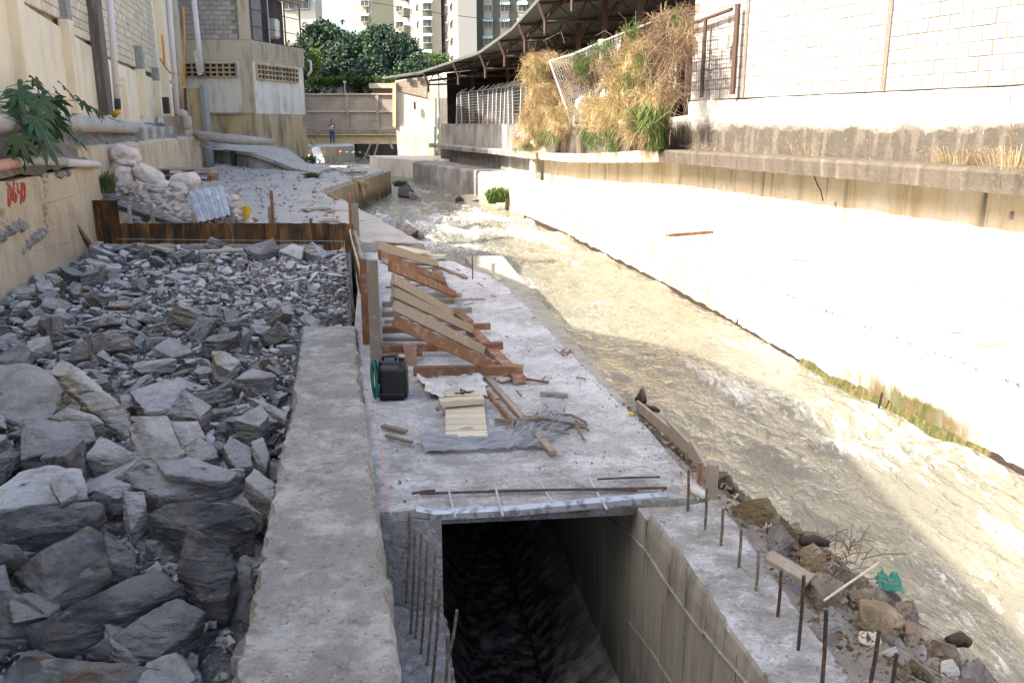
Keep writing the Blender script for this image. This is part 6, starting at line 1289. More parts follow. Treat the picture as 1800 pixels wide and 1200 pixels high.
# ---------------- slat board, log, papers, net
sb = thing('slat_panel', P(820, 735, .03), 'cream panel of narrow slats lying on the slab', 'panel')
q = [P(783, 700, .05), P(849, 700, .05), P(858, 768, .03), P(783, 770, .03)]
for i in range(7):
    a = q[0].lerp(q[3], (i+.5)/7); b = q[1].lerp(q[2], (i+.5)/7); MB().beam(a, b, (q[0]-q[3]).length/7*.93, .02).build('slat', M['wood_pale'], sb, bevel=.002)
stick((772, 708), (850, 702), .1, .055, 'wood_pale', 'knotty pale beam lying on the upper edge of the slat panel', 'beam', 'beam', z=.1)
stick((783, 693), (850, 690), .16, .02, 'wood_pale', 'pale board behind the knotty beam', z=.05)
o = MB().tube([P(768, 720, .06), P(775, 712, .09), P(783, 706, .1)], .02, 7).build('root_stub', M['twig']); tag(o, 'small brown root stub left of the knotty beam', 'stub')
mb = MB(); rg = random.Random(8); 
for k in range(9): a = P(816+rg.uniform(-4, 14), 690+rg.uniform(-3, 3), .12); mb.tube([a, a+V(rg.uniform(-.1, .1), rg.uniform(-.03, .03), .01)], .006, 5)
tag(mb.build('tie_wire_bundle', M['rebar_dark']), 'small bundle of dark tie wire on top of the knotty beam', 'wire')
stick((856, 662), (972, 795), .06, .03, 'wood_grey', 'long grey channel board pointing toward the culvert mouth', z=.04)
stick((880, 690), (918, 735), .03, .02, 'wood_grey', 'thin grey lath beside the long channel board', z=.05)
o = MB().tube([P(857, 688, .04), P(880, 718, .04), P(907, 748, .04)], .02, 8).build('orange_stick', M['wood_red']); tag(o, 'orange brown round stick left of the long channel board', 'stick')
stick((950, 690), (998, 694), .05, .02, 'wood_grey', 'small weathered batten on the slab right of the boards', z=.03)
stick((672, 748), (714, 758), .05, .02, 'twig', 'brown splintered stick near the low wall', z=.03)
stick((678, 765), (724, 777), .03, .02, 'twig', 'thin brown stick near the low wall below the splintered one', z=.03)
stick((876, 668), (893, 664), .1, .02, 'wood_pale', 'small offcut right of the paper bag', z=.03)
def cloth(name, poly, z, amp, f, m, label, cat, seed=0, n=40, zf=None):
    a, b, c_, d = [P(*p_, z) for p_ in poly]; vs = []; fs = []
    for j in range(n+1):
        for i in range(n+1):
            u, v = i/n, j/n; uu = u+.06*noise.noise(Vector((v*5, u*3, seed))); vv = v+.08*noise.noise(Vector((u*5, v*3, seed+4)))
            p = (a.lerp(b, uu)).lerp(d.lerp(c_, uu), vv); e = zf(u, v) if zf else 0
            p.z = z+.01+abs(noise.noise(Vector((u*f, v*f, seed))))*amp+abs(noise.noise(Vector((u*f*2.7, v*f*2.7, seed))))*amp*.5+e; vs.append(p)
    for j in range(n):
        for i in range(n): k = j*(n+1)+i; fs.append((k, k+1, k+n+2, k+n+1))
    o = MB().add(vs, fs).build(name, m, smooth=True); so_ = o.modifiers.new('t', 'SOLIDIFY'); so_.thickness = .004; return tag(o, label, cat)
cloth('paper_bag', [(728, 664), (850, 670), (858, 700), (752, 702)], .01, .05, 5, M['tarp'], 'cement crusted opened paper bag lying behind the slat panel', 'bag', 3, zf=lambda u, v: .05*max(0, 1-u*5)+.04*max(0, 1-v*6)*(u > .2))
# nylon net: open mesh of threads
mb = MB()
def netp(u, v):
    a, b, c_, d = P(735, 764, .0), P(1025, 738, .0), P(950, 792, .0), P(748, 800, .0)
    p = a.lerp(b, u).lerp(d.lerp(c_, u), v)
    h = .03+.05*abs(noise.noise(Vector((u*7, v*4, 3))))+.10*math.exp(-((u-.78)/.14)**2)*(1-v)*(.5+noise.noise(Vector((u*20, v*9, 2))))
    p.z = h; return p
nu, nv = 170, 60
for j in range(nv+1):
    r_ = [netp(i/100, j/nv) for i in range(101)]
    for a, b in zip(r_, r_[1:]):
        d_ = V(0, .0016, .0008); mb.quad(a-d_, a+d_, b+d_, b-d_)
for i in range(nu+1):
    r_ = [netp(i/nu, j/30) for j in range(31)]
    for a, b in zip(r_, r_[1:]):
        d_ = V(.0016, 0, .0008); mb.quad(a-d_, a+d_, b+d_, b-d_)
for j in range(20):
    for i in range(24): mb.quad(*[netp(x/100, .35+y*.03)+V(0, 0, -.006) for x, y in ((i, j), (i+1, j), (i+1, j+1), (i, j+1))]) if noise.noise(Vector((i*.12, j*.15, 4))) > -.18 else None
tag(mb.build('plaster_net', M['net']), 'crumpled sheet of grey nylon net spread on the slab in front of the slat panel', 'net')
mb = MB(); 
for k in range(16):
    rg = random.Random(60+k); a = P(rg.uniform(860, 985), rg.uniform(722, 755), .05); b = P(a and rg.uniform(900, 1035), rg.uniform(735, 765), .03); m_ = a.lerp(b, .5)+V(0, 0, rg.uniform(.0, .07)); mb.tube([a, m_, b], rg.uniform(.006, .012), 5)
tag(mb.build('twig_bundle', M['twig']), 'tangle of grey twigs and wires on the nylon net', 'twigs')
for a, b, lab in (((1008, 736), (1034, 755), 'forked grey twig at the right end of the net'), ((1012, 745), (1026, 772), 'short twig pointing down beside the forked one')):
    o = MB().tube([P(*a, .03), P(*b, .03)], .01, 6).build('twig', M['twig']); tag(o, lab, 'twig')
mb = MB(); n_ = 9
for i in range(n_+1):
    a = P(950+i*4, 700, .03).lerp(P(958+i*3.3, 735, .05), 0); b = P(960+i*3.5, 740, .08); m_ = a.lerp(b, .5)+V(0, 0, .05); mb.tube([a, m_, b], .002, 3); 
for j in range(10):
    mb.tube([P(950+j, 700+j*4, .04+.03*math.sin(j)), P(968+j, 703+j*4, .07+.02*math.sin(j)), P(986+j, 700+j*4, .04)], .002, 3)
tag(mb.build('wire_scrap', M['net']), 'small raised scrap of fine wire mesh behind the twigs', 'mesh')
# small litter on the slab
rg = random.Random(91)
for k in range(26):
    Y = rg.uniform(6.5, 15); a_ = interp([(p[1], p[0]) for p in SR], Y); X = rg.uniform(a_-1.4, a_-.1); l = rg.uniform(.04, .16); an = rg.uniform(0, 3)
    o = MB().beam(V(X, Y, .02), V(X+l*math.cos(an), Y+l*math.sin(an), .025), rg.uniform(.008, .02), .01).build('wood_chip', M['twig']); tag(o, 'thin wood chip scattered on the river side of the slab', 'chip', 'wood chips on the slab')
mb = MB()
for k in range(14): a = P(990+rg.uniform(-8, 10), 622+rg.uniform(-4, 4), .03); mb.tube([a, a+V(rg.uniform(-.07, .07), rg.uniform(-.07, .07), rg.uniform(0, .05))], .007, 5)
tag(mb.build('twig_tuft', M['twig']), 'small tuft of dead twigs with red thread on the river side of the slab', 'twigs')
o = MB().box(P(1109, 727, .02), (.04, .03, .02)).build('yellow_scrap', M['yellow']); tag(o, 'tiny yellow scrap near the river edge of the slab', 'scrap')
# ---------------- edge form on the river side of the slab
ef = thing('edge_form', P(1180, 780, 0), 'grey plank edge form on the river side of the slab', 'formwork')
for a, b, h in (((1116, 716), (1176, 766), .035), ((1170, 758), (1230, 824), .06), ((1208, 802), (1236, 852), .10)):
    A0 = P(*a, -.06); B0 = P(*b, -.06); MB().beam(A0+V(.02, 0, h*.6), B0+V(.02, 0, h*.6), .028, h+.06).build('plank', M['wood_grey'], ef, bevel=.003)
for px, ty, by, wd in ((1249, 815, 884, 20), (1229, 812, 856, 7)):
    b = P(px, by, -.03); MB().beam(b+V(0, 0, -.05), V(b.x, b.y, PY(px, ty, b.y).z), wd*proj(b)[2]/F, .03, up=(0, 1, 0)).build('stake', M['wood_grey'] if wd > 10 else M['wood_red'], ef, bevel=.003)
o = MB().tube([P(1215, 858, .05), P(1240, 872, .03)], .03, 12).build('plastic_bottle', M['pvc_dirty'], smooth=True); tag(o, 'translucent plastic bottle lying beside the first upright bar', 'bottle')
o = MB().tube([P(1207, 853, .05), P(1214, 857, .05)], .02, 8).build('bottle_cap', M['pvc_orange']); tag(o, 'orange cap piece next to the plastic bottle', 'cap')
for k, (pts, r_, lab) in enumerate([([(1262, 852), (1280, 845), (1285, 862)], .05, 'dark driftwood lump beside the edge form stake'), ([(1122, 702), (1128, 690), (1132, 705)], .06, 'brown root stump at the waterline beside the slab'), ([(1135, 716), (1150, 718), (1158, 722)], .035, 'dark driftwood piece floating beside the slab'), ([(1668, 1128), (1690, 1122), (1704, 1130)], .05, 'dark wet log end at the near waterline'), ([(1408, 952), (1430, 948), (1458, 955)], .04, 'dark log fragment on the rubble bank')]):
    o = MB().tube([P(x, y, -.8+.1 if k in (1, 2) else (-.6 if k == 3 else -.15)) for x, y in pts], [r_*.7, r_, r_*.6], 9).build('driftwood', M['wetwood'], smooth=True); tag(o, lab, 'driftwood')
o = MB().tube([P(1448, 1055, -.0), PY(1545, 988, P(1448, 1055, 0).y+.35)], .007, 6).build('cane', M['wood_pale']); tag(o, 'thin pale cane leaning out over the rubble bank', 'cane')
stick((1352, 978), (1425, 1020), .11, .03, 'wood_grey', 'weathered plank lying on the rubble bank between bars', z=.03, z2=-.03)
o = cloth('green_net_cloth', [(1537, 1018), (1580, 1018), (1590, 1045), (1545, 1040)], -.45, .07, 2, M['teal_cloth'], 'crumpled green net cloth near the waterline of the bank', 'cloth', 9, 24)
o = cloth('grey_rag', [(1338, 908), (1352, 904), (1356, 932), (1340, 936)], -.15, .08, 3, M['rag'], 'grey rag wedged between the tan boulders', 'rag', 12, 16)
mb = MB(); rg = random.Random(17)
for k in range(46):
    a = P(rg.uniform(1410, 1520), 0+rg.uniform(950, 1030), -.3); d_ = V(rg.uniform(-.2, .2), rg.uniform(-.2, .2), rg.uniform(.0, .16)); mb.tube([a, a+d_*.5+V(0, 0, .02), a+d_], .004, 4)
tag(mb.build('dead_twigs', M['twig']), 'dead twigs caught among the boulders of the bank', 'twigs', None, 'stuff')

# ---------------- left bank: sacks, sheets, pallet
def sack(c, L_, W2, H2, yaw, pitch, label, seed, m='sack', tuck=1):
    bm = bmesh.new(); bmesh.ops.create_icosphere(bm, subdivisions=4, radius=1)
    e = Euler((0, pitch, yaw)).to_matrix(); vs = []
    for v in bm.verts:
        p = v.co; x = abs(p.x)**.62*math.copysign(1, p.x); y = abs(p.y)**.8*math.copysign(1, p.y); z = abs(p.z)**.8*math.copysign(1, p.z)
        pin = 1-.35*max(0, abs(x)-.75)/.25*tuck; q = Vector((x*L_/2, y*W2/2*(1+.08*noise.noise(p*2+Vector((seed, 0, 0)))), z*H2/2*pin))
        q *= 1+.10*noise.noise(p*2.3+Vector((seed, 3, 0)))+.035*noise.noise(Vector((p.x*9, p.y*3, p.z*3+seed)))+.02*noise.noise(p*11)
        vs.append(e @ q+Vector(c))
    fs = [tuple(v.index for v in f.verts) for f in bm.faces]; bm.free(); o = MB().add(vs, fs).build('sack', M[m], smooth=True); return tag(o, label, 'sack')
def at18(px, py, Y): return PY(px, py, Y)
sack(at18(220, 274, 19.6), .66, .46, .46, .25, .3, 'topmost white sack balanced on the pile', 1)
sack(at18(222, 286, 19.2), .42, .3, .14, .2, .1, 'flattened open mouthed sack squeezed under the topmost one', 7)
sack(at18(262, 309, 19.0), .72, .44, .40, .3, .55, 'plump white sack with a pink print leaning in the middle of the pile', 2)
sack(at18(219, 314, 18.9), .42, .36, .50, .1, .1, 'upright sack at the left of the pile under the topmost one', 3)
sack(at18(325, 318, 19.3), .66, .42, .36, 0.0, -.12, 'cleanest white sack lying at the right of the pile on the pallet', 4)
sack(at18(287, 328, 19.0), .4, .4, .3, .4, .3, 'small folded sack end between the plump and the cleanest sack', 5)
rg = random.Random(41)
bags = [(205, 330), (222, 340), (240, 352), (255, 345), (268, 360), (283, 352), (295, 365), (305, 350), (318, 372), (300, 378), (330, 385), (262, 372), (345, 384), (405, 352), (412, 365), (398, 372), (420, 384), (385, 386), (247, 334), (275, 338), (345, 376), (310, 338), (236, 362)]
for k, (px, py) in enumerate(bags):
    c = at18(px, py, 18.5-.012*(py-330)+.3*(px > 380)); s = rg.uniform(.11, .2); bm = bmesh.new(); bmesh.ops.create_icosphere(bm, subdivisions=4, radius=1)
    vs = []
    for v in bm.verts:
        p = v.co.copy(); d_ = .85+.8*abs(noise.noise(p*1.3+Vector((k*3, 0, 0))))+.5*noise.noise(Vector((p.x*1.6, p.y, p.z*1.7+k)))+.4*abs(noise.noise(Vector((p.x*3.5, p.y*3, p.z*2+k*2)))); vs.append(Vector((p.x*1.35*s, p.y*s, p.z*.8*s))*d_+c)
    fs = [tuple(v.index for v in f.verts) for f in bm.faces]; bm.free(); o = MB().add(vs, fs).build('crumpled_bag', M['rag'], smooth=True); rk = sorted(q_[0] for q_ in bags if (q_[0] < 370) == (px < 370)).index(px)+1; sfx = 'st' if rk % 10 == 1 and rk != 11 else ('nd' if rk % 10 == 2 and rk != 12 else ('rd' if rk % 10 == 3 and rk != 13 else 'th')); tag(o, '%d%s crumpled bag from the left in the heap behind the cross form' % (rk, sfx) if px < 370 else '%d%s crumpled bag from the left, right of the leaning metal sheet' % (rk, sfx), 'bag', 'crumpled bags of the left heap' if px < 370 else 'crumpled bags by the metal sheet')
# tilted pile of old corrugated sheets
for k in range(3):
    a = PY(150+k*5, 343+k*7, 17.6); b = PY(322+k*4, 396+k*5, 17.0); a2 = PY(188+k*4, 333+k*6, 18.6); b2 = PY(370, 392+k*4, 17.9); mb = MB(); secs = []
    for i in range(33):
        u = i/32; secs.append([a.lerp(a2, u)+V(0, 0, .022*math.sin(i*1.57)+.0), b.lerp(b2, u)+V(0, 0, .022*math.sin(i*1.57))])
    vs = [p for s_ in secs for p in s_]; fs = [(2*i, 2*i+1, 2*i+3, 2*i+2) for i in range(32)]
    o = MB().add(vs, fs).build('corrugated_sheet', M['sheet_old']); so_ = o.modifiers.new('t', 'SOLIDIFY'); so_.thickness = .012; tag(o, ('top', 'middle', 'bottom')[k]+' sheet of the tilted stack of grimy corrugated sheets behind the tall boards', 'sheet', 'stack of corrugated sheets')
# light metal sheet leaning
q = [PY(327, 338, 18.4), PY(392, 326, 18.6), PY(406, 378, 17.4), PY(348, 391, 17.2)]; mb = MB(); vs = []; fs = []; n_ = 60
for i in range(n_+1):
    u = i/n_; ph = (u*5) % 1; h = .05 if .4 < ph < .6 else (.05*(ph-.3)/.1 if .3 < ph <= .4 else (.05*(.7-ph)/.1 if .6 <= ph < .7 else 0))
    vs += [q[0].lerp(q[1], u)+V(0, -h, h*.6), q[3].lerp(q[2], u)+V(0, -h, h*.6)]
for i in range(n_): fs.append((2*i, 2*i+1, 2*i+3, 2*i+2))
o = MB().add(vs, fs).build('metal_sheet', M['sheet']); so_ = o.modifiers.new('t', 'SOLIDIFY'); so_.thickness = .008; tag(o, 'shiny ribbed metal sheet leaning on the bags behind the cross form', 'sheet')
q = [PY(300, 334, 18.9), PY(345, 330, 18.9)]; o = MB().beam(q[0], q[1], .25, .03).build('sheet_scrap', M['sheet']); tag(o, 'flat pale sheet scrap under the cleanest sack', 'sheet')
# pallet
pl = thing('pallet', PY(335, 325, 20.2), 'weathered wooden pallet standing behind the cleanest white sack', 'pallet')
c = PY(331, 308, 20.4)
for k in range(3): MB().box(c+V(0, 0, .14-.13*k), (1.25, .5, .025)).build('deck_board', M['wood_grey'], pl)
for k in range(3): MB().box(c+V(0, .25+0*k, .14-.13*k), (1.25, .12, .03)).build('deck_board', M['wood_grey'], pl)
for x in (-.57, 0, .57): MB().box(c+V(x, 0, .08), (.1, .5, .09)).build('block', M['wood_grey'], pl); MB().box(c+V(x, 0, -.05), (.1, .5, .09)).build('block', M['wood_form'], pl)
bk_ = PY(434, 384, 17.3); o = MB().loft([[bk_+V(r_*math.cos(k*.524), r_*math.sin(k*.524), z) for k in range(12)] for r_, z in ((.07, 0), (.09, .24), (.082, .24), (.065, .02))], caps=False).build('yellow_bucket', M['yellow']); tag(o, 'small yellow bucket right of the crumpled bags', 'bucket')
# boards on the left bank
for a, b, w_, lab in (((533, 369), (578, 366), .35, 'pale board lying near the middle of the bank pavement'), ((575, 371), (610, 371), .25, 'grey board end to end with the pale board on the pavement'), ((565, 388), (650, 388), .5, 'splintered wide plank near the corner post'), ((598, 303), (645, 302), .4, 'dark strip of board far along the left bank'), ((610, 308), (640, 307), .3, 'second dark strip of board far along the left bank')):
    z = interp([(370, .22), (390, .15)], a[1]) if a[1] > 350 else .55
    stick(a, b, w_, .04, 'wood_grey', lab, z=z)
# pipes along the left walls
def pipe(pts, r_, m, label, name='pipe', n=12): o = MB().tube(pts, r_, n).build(name, m, smooth=True); return tag(o, label, 'pipe')
pipe([PL(-30, 296, rA, rB)+V(.06, 0, 0), PL(0, 291, rA, rB)+V(.06, 0, .01), PL(20, 288, rA, rB)+V(.06, 0, .02)], .085, M['pvc_orange'], 'orange end piece of the plastic pipe lying on the left wall')
pipe([PL(20, 288, rA, rB)+V(.06, 0, .02), PL(50, 285, rA, rB)+V(.06, 0, .02), PL(80, 285, rA, rB)+V(.06, 0, .02), PL(106, 286, rA, rB)+V(.06, 0, .01)], .08, M['pvc_dirty'], 'dusty grey length of plastic pipe lying on the left wall')
pipe([PL(106, 286, rA, rB)+V(.06, 0, .01), PL(140, 288, rA, rB)+V(.06, 0, 0), PL(166, 290, rA, rB)+V(.06, 0, 0)], .075, M['pvc'], 'clean white end of the plastic pipe lying on the left wall')
pts = [V(fX(y)+.42, y, interp([(8, 2.46), (14, 2.42), (20, 2.36), (26, 2.22), (33, 2.0)], y)+.03*nz((0, y, 0), .5)) for y in [8+i*.5 for i in range(52)]]
o = MB().tube(pts, .16, 14).build('sewer_pipe', M['bank'], smooth=True); tag(o, 'thick cement coated sewer pipe running along the foot of the cream building', 'pipe')
for y in (24, 25.6, 27.4, 29.4, 31.4): tag(MB().box((fX(y)+.6, y, 2.05), (.3, .3, .5)).build('pipe_saddle', M['bank'], bevel=.03), {24: 'nearest', 25.6: 'second', 27.4: 'middle', 29.4: 'fourth', 31.4: 'farthest'}[y]+' of the five concrete saddles under the thick sewer pipe', 'support', 'concrete saddles under the sewer pipe')
def plumb(px0, py0, px1, py1, r_, m, Y, label, parts=None, off=.35):
    t_ = thing('downpipe', PY(px1, py1, Y), label, 'pipe'); MB().tube([PY(px1, py1, Y), PY(px0, py0, Y+.1)], r_, 14).build('pipe', m, t_, smooth=True); return t_
d1 = plumb(188, -60, 206, 176, .075, M['pvc'], 21.5, 'thick white downpipe with a dark collar and yellow elbow on the cream building')
MB().tube([PY(206, 174, 21.49), PY(207, 192, 21.48)], .078, 14).build('collar', M['dkpipe'], d1, smooth=True)
MB().tube([PY(207, 191, 21.5), PY(207, 197, 21.5), PY(201, 203, 21.7)], .07, 12).build('elbow', M['yellow'], d1, smooth=True)
MB().tube([PY(208, 144, 21.49), PY(209, 152, 21.49)], .086, 14).build('coupling', M['pvc'], d1, smooth=True)
d2 = plumb(292, -60, 312, 200, .085, M['pvc'], 30, 'second long white downpipe toward the far end of the cream building'); MB().tube([PY(303.5, 142, 29.98), PY(304, 147, 29.98)], .1, 14).build('coupling', M['pvc_dirty'], d2)
MB().tube([PY(312, 198, 30), PY(322, 200, 30.3), PY(328, 215, 30.3), PY(330, 228, 30.3)], .15, 12).build('elbow', M['bank'], d2, smooth=True)
d3 = plumb(341, 0, 354, 128, .1, M['pvc'], 36, 'short white downpipe hanging beside the grey block house'); MB().tube([PY(343, 90, 36), PY(352, 132, 36)], .1, 10).build('pipe', M['pvc_dirty'], d3)
for pts, Y, r_, lab in (([(318, 12), (322, 14), (324, 60), (323, 110), (323, 152)], 31, .035, 'tall orange conduit near the far end of the cream building'), ([(308, 130), (320, 131), (323, 152)], 30.8, .035, 'short orange conduit branch joining the tall one'), ([(285, 62), (287, 80), (289, 115)], 28.5, .035, 'upper orange conduit beside the second downpipe'), ([(281, 103), (290, 117), (299, 128), (308, 130)], 28.8, .03, 'slanting orange conduit crossing behind the second downpipe')):
    pipe([PY(x, y, Y) for x, y in pts], r_, M['orange'], lab, 'conduit', 8)
pipe([PY(325, 155, 31), PY(327, 190, 31), PY(328, 225, 31)], .05, M['rust'], 'dark rusty pipe continuing below the tall orange conduit')
# ---------------- plants
def leaf_poly(c, ax, up, L_, lob, mb):
    # palmate leaf with pointed lobes
    ax = ax.normalized(); s = ax.cross(up).normalized(); pts = [c]; n_ = lob
    for i in range(n_):
        a = lerp(-2.0, 2.0, i/(n_-1)); l = L_*(1-.3*abs(a)/2); d_ = ax*math.cos(a)+s*math.sin(a)
        a0 = a-.32; a1 = a+.32; b0 = c+(ax*math.cos(a0)+s*math.sin(a0))*l*.42; tip = c+d_*l-up*l*.25
        m0 = c+(ax*math.cos(a-.2)+s*math.sin(a-.2))*l*.7-up*l*.07; m1 = c+(ax*math.cos(a+.2)+s*math.sin(a+.2))*l*.7-up*l*.07
        b1 = c+(ax*math.cos(a1)+s*math.sin(a1))*l*.42
        k = len(mb.v); mb.v += [tuple(c), tuple(b0), tuple(m0), tuple(tip), tuple(m1), tuple(b1)]; mb.f += [(k, k+1, k+2, k+5), (k+2, k+3, k+4), (k+5, k+2, k+4)]
pt = thing('papaya_like_plant', PL(60, 275, rA, rB)+V(-.3, 0, 0), 'dark green plant with large pointed lobed leaves growing from the left wall top', 'plant')
rg = random.Random(5); base = PL(-25, 200, rA, rB)+V(.15, -.4, .0)
leaves = [(33, 165), (12, 205), (48, 190), (66, 218), (26, 240), (82, 200), (15, 170), (52, 172), (20, 140), (45, 148), (5, 158), (70, 155), (60, 175), (90, 180), (25, 175), (8, 190), (40, 200), (75, 165), (100, 178), (118, 186), (30, 225), (55, 215), (78, 235), (12, 215), (60, 240), (92, 242), (38, 250), (20, 262), (88, 212), (50, 232), (70, 205), (5, 240), (98, 232)]
for k, (px, py) in enumerate(leaves):
    c = PL(px, py, rA, rB)+V(.25+rg.uniform(-.15, .2), 0, 0); d_ = (c-base)+V(0, 0, rg.uniform(-.2, .1)); up = V(rg.uniform(-.1, .5), rg.uniform(-.7, -.2), 1).normalized()
    mb = MB(); leaf_poly(c, V(d_.x*.3+rg.uniform(0, .3), d_.y*.2-.1, -.5+rg.uniform(-.2, .3)), up, rg.uniform(.27, .42), 7, mb); mb.build('leaf', M['leaf'], pt)
    MB().tube([base+V(0, 0, rg.uniform(-.2, .2)), base.lerp(c, .5)+V(0, 0, .12), c], .006, 5).build('stem', M['weed'], pt) if k % 2 == 0 else None
def blades(mb, c, n, h, spread, w_, rg, lean=V(0, 0, 0), droop=.5, base=.1):
    for i in range(n):
        a = rg.uniform(0, 6.283); b = Vector(c)+V(math.cos(a), math.sin(a), 0)*base*rg.random()**.5; hh = h*rg.uniform(.5, 1.1); out = V(math.cos(a), math.sin(a), 0)*spread*rg.uniform(.2, 1)+lean
        s = V(-math.sin(a), math.cos(a), 0)*w_; p1 = b+V(0, 0, hh*.55)+out*.35; p2 = b+V(0, 0, hh*(.95-.2*droop))+out*.8; p3 = b+V(0, 0, hh*(1-droop*rg.uniform(.3, 1)))+out*1.25
        k = len(mb.v); mb.v += [tuple(b-s), tuple(b+s), tuple(p1+s), tuple(p1-s), tuple(p2+s*.7), tuple(p2-s*.7), tuple(p3)]; mb.f += [(k, k+1, k+2, k+3), (k+3, k+2, k+4, k+5), (k+5, k+4, k+6)]
def tufts(name, spots, Yf_, n, h, spread, w_, m, label, cat, seed, lean=V(0, 0, 0), droop=.5, zz=None, base=.15, stf=False):
    rg = random.Random(seed); mb = MB()
    for sp in spots:
        c = PY(sp[0], sp[1], Yf_ if not callable(Yf_) else Yf_(sp[0])) if zz is None else P(sp[0], sp[1], zz); k = sp[2] if len(sp) > 2 else 1
        blades(mb, c, int(n*k), h*k**.5, spread, w_, rg, lean, droop, base)
    o = mb.build(name, M[m]); return tag(o, label, cat)
wallY = lambda px: interp([(750, 42), (869, 35), (929, 31), (1000, 26), (1070, 23), (1160, 19.9), (1300, 17), (1480, 14)], px)
rgp = None
def leafcloud(name, blobs, n, sz, m, label, seed, Yo=-.2, hang=.5, cat='bush', thick=.35):
    # sprays of narrow leaves following drooping stalks
    rg = random.Random(seed); mb = MB()
    for (px, py, rx, ry) in blobs:
        Yb = wallY(px)+Yo; c = PY(px, py, Yb); t_ = proj(c)[2]; rx *= t_/F; ry *= t_/F
        for i in range(max(3, int(n*rx*ry*20/34))):
            while True:
                u, v, w_ = rg.uniform(-1, 1), rg.uniform(-1, 1), rg.uniform(-1, 1)
                if u*u+v*v+w_*w_ < 1: break
            p0 = c+V(u*rx, w_*thick, v*ry); ld = V(rg.gauss(0, .8), rg.gauss(-.3, .5), rg.gauss(.55-hang*.3, .6)); nb = rg.randint(8, 40)
            for q in range(nb):
                d_ = (ld+V(rg.gauss(0, .75), rg.gauss(0, .75), rg.gauss(0, .7))).normalized(); Ls = sz*rg.uniform(.35, 1.35); p = p0+V(rg.gauss(0, .06), rg.gauss(0, .06), rg.gauss(0, .06))
                s = d_.cross(V(rg.random(), 1, rg.random())).normalized()*.0042*rg.uniform(.6, 1.3); g = V(0, 0, -Ls*.24); p1 = p+d_*Ls*.5+g*.25; p2 = p+d_*Ls*.85+g*.8; p3 = p+d_*Ls*1.05+g*1.5
                k = len(mb.v); mb.v += [tuple(p-s), tuple(p+s), tuple(p1+s), tuple(p1-s), tuple(p2+s*.7), tuple(p2-s*.7), tuple(p3)]; mb.f += [(k, k+1, k+2, k+3), (k+3, k+2, k+4, k+5), (k+5, k+4, k+6)]
    o = mb.build(name, M[m]); return tag(o, label, cat)
leafcloud('dry_grass_clump', [(962, 108, 34, 14), (940, 130, 26, 22), (962, 165, 40, 22), (958, 195, 46, 24), (945, 222, 38, 20), (935, 250, 34, 16), (985, 210, 26, 26)], 420, .34, 'straw', 'left clump of dry straw coloured weeds spilling over the parapet', 1)
leafcloud('dry_grass_clump', [(1100, 125, 40, 30), (1110, 155, 50, 36), (1090, 185, 55, 30), (1125, 195, 45, 36), (1068, 215, 40, 24), (1130, 225, 40, 24), (1120, 90, 30, 20), (1045, 195, 30, 22)], 430, .38, 'straw', 'big middle mass of dry straw coloured grass over the ledge', 2)
leafcloud('brush_clump', [(1160, 55, 30, 20), (1188, 40, 30, 22), (1205, 65, 18, 26), (1170, 85, 26, 22), (1195, 95, 22, 26), (1172, 130, 18, 26), (1180, 165, 16, 14)], 520, .32, 'brush', 'brown thicket of dead brush climbing the corner of the block wall', 3, Yo=-.45)
leafcloud('brush_clump', [(950, 105, 24, 16), (940, 150, 20, 14), (1030, 130, 34, 26), (1060, 110, 20, 22)], 500, .26, 'brush', 'thin brown brush behind the fallen chain link panel', 4, Yo=.1)
leafcloud('vine', [(1032, 104, 26, 8), (1060, 86, 20, 9), (1018, 116, 16, 12), (1105, 62, 18, 10), (1118, 48, 8, 8), (1190, 30, 14, 8), (1028, 125, 8, 16)], 900, .15, 'vine', 'green creeper along the top rail of the fallen fence panel', 5, Yo=-.5)
leafcloud('weed_clump', [(932, 255, 12, 12), (1043, 250, 18, 12), (1068, 240, 10, 18), (1075, 262, 12, 6), (908, 262, 8, 6)], 700, .16, 'weed', 'green weeds growing on the ledge below the dry grass', 6, Yo=-.35)
for k, (px, py, s) in enumerate(((1027, 186, .2), (1062, 168, .13), (1100, 212, .13), (952, 152, .1), (938, 250, .1))):
    c = PY(px, py, wallY(px)-.5); bm = bmesh.new(); bmesh.ops.create_icosphere(bm, subdivisions=3, radius=s)
    vs = [v.co*(1+1.1*noise.noise(v.co*(1.2/s)+Vector((k, 0, 0))))+c for v in bm.verts]; fs = [tuple(v.index for v in f.verts) for f in bm.faces]; bm.free()
    o = MB().add(vs, fs).build('plastic_bag', M['tarp'], smooth=True); tag(o, ('largest white plastic bag caught in the weeds beside the fallen fence', 'grey white bag caught above the largest one', 'pale scrap of plastic low in the middle grass mass', 'small white scrap in the left dry clump', 'white scrap at the foot of the left dry clump')[k], 'bag')
leafcloud('green_weed_clump', [(1095, 118, 26, 16), (1062, 175, 26, 16), (1110, 150, 20, 26), (955, 118, 14, 12), (968, 235, 22, 14), (1128, 108, 14, 20), (1040, 235, 30, 14)], 260, .26, 'vine', 'yellowish green weeds mixed into the dry grass masses', 21, Yo=-.3)
rg = random.Random(33); mb = MB()
for k in range(150):
    px = rg.choice((rg.uniform(915, 1000), rg.uniform(1040, 1160), rg.uniform(1040, 1215))); py = rg.uniform(60, 230); c = PY(px, py, wallY(px)-.35); d_ = V(rg.gauss(0, .5), rg.gauss(-.15, .25), rg.gauss(.1, .5)); L_ = rg.uniform(.3, 1.1)
    mb.tube([c, c+d_*L_*.5+V(0, 0, .05), c+d_*L_-V(0, 0, L_*.3)], rg.uniform(.004, .008), 4)
tag(mb.build('creeper_stems', M['twig']), 'tangled bare creeper stems through the dry grass on the fence', 'stems', None, 'stuff')
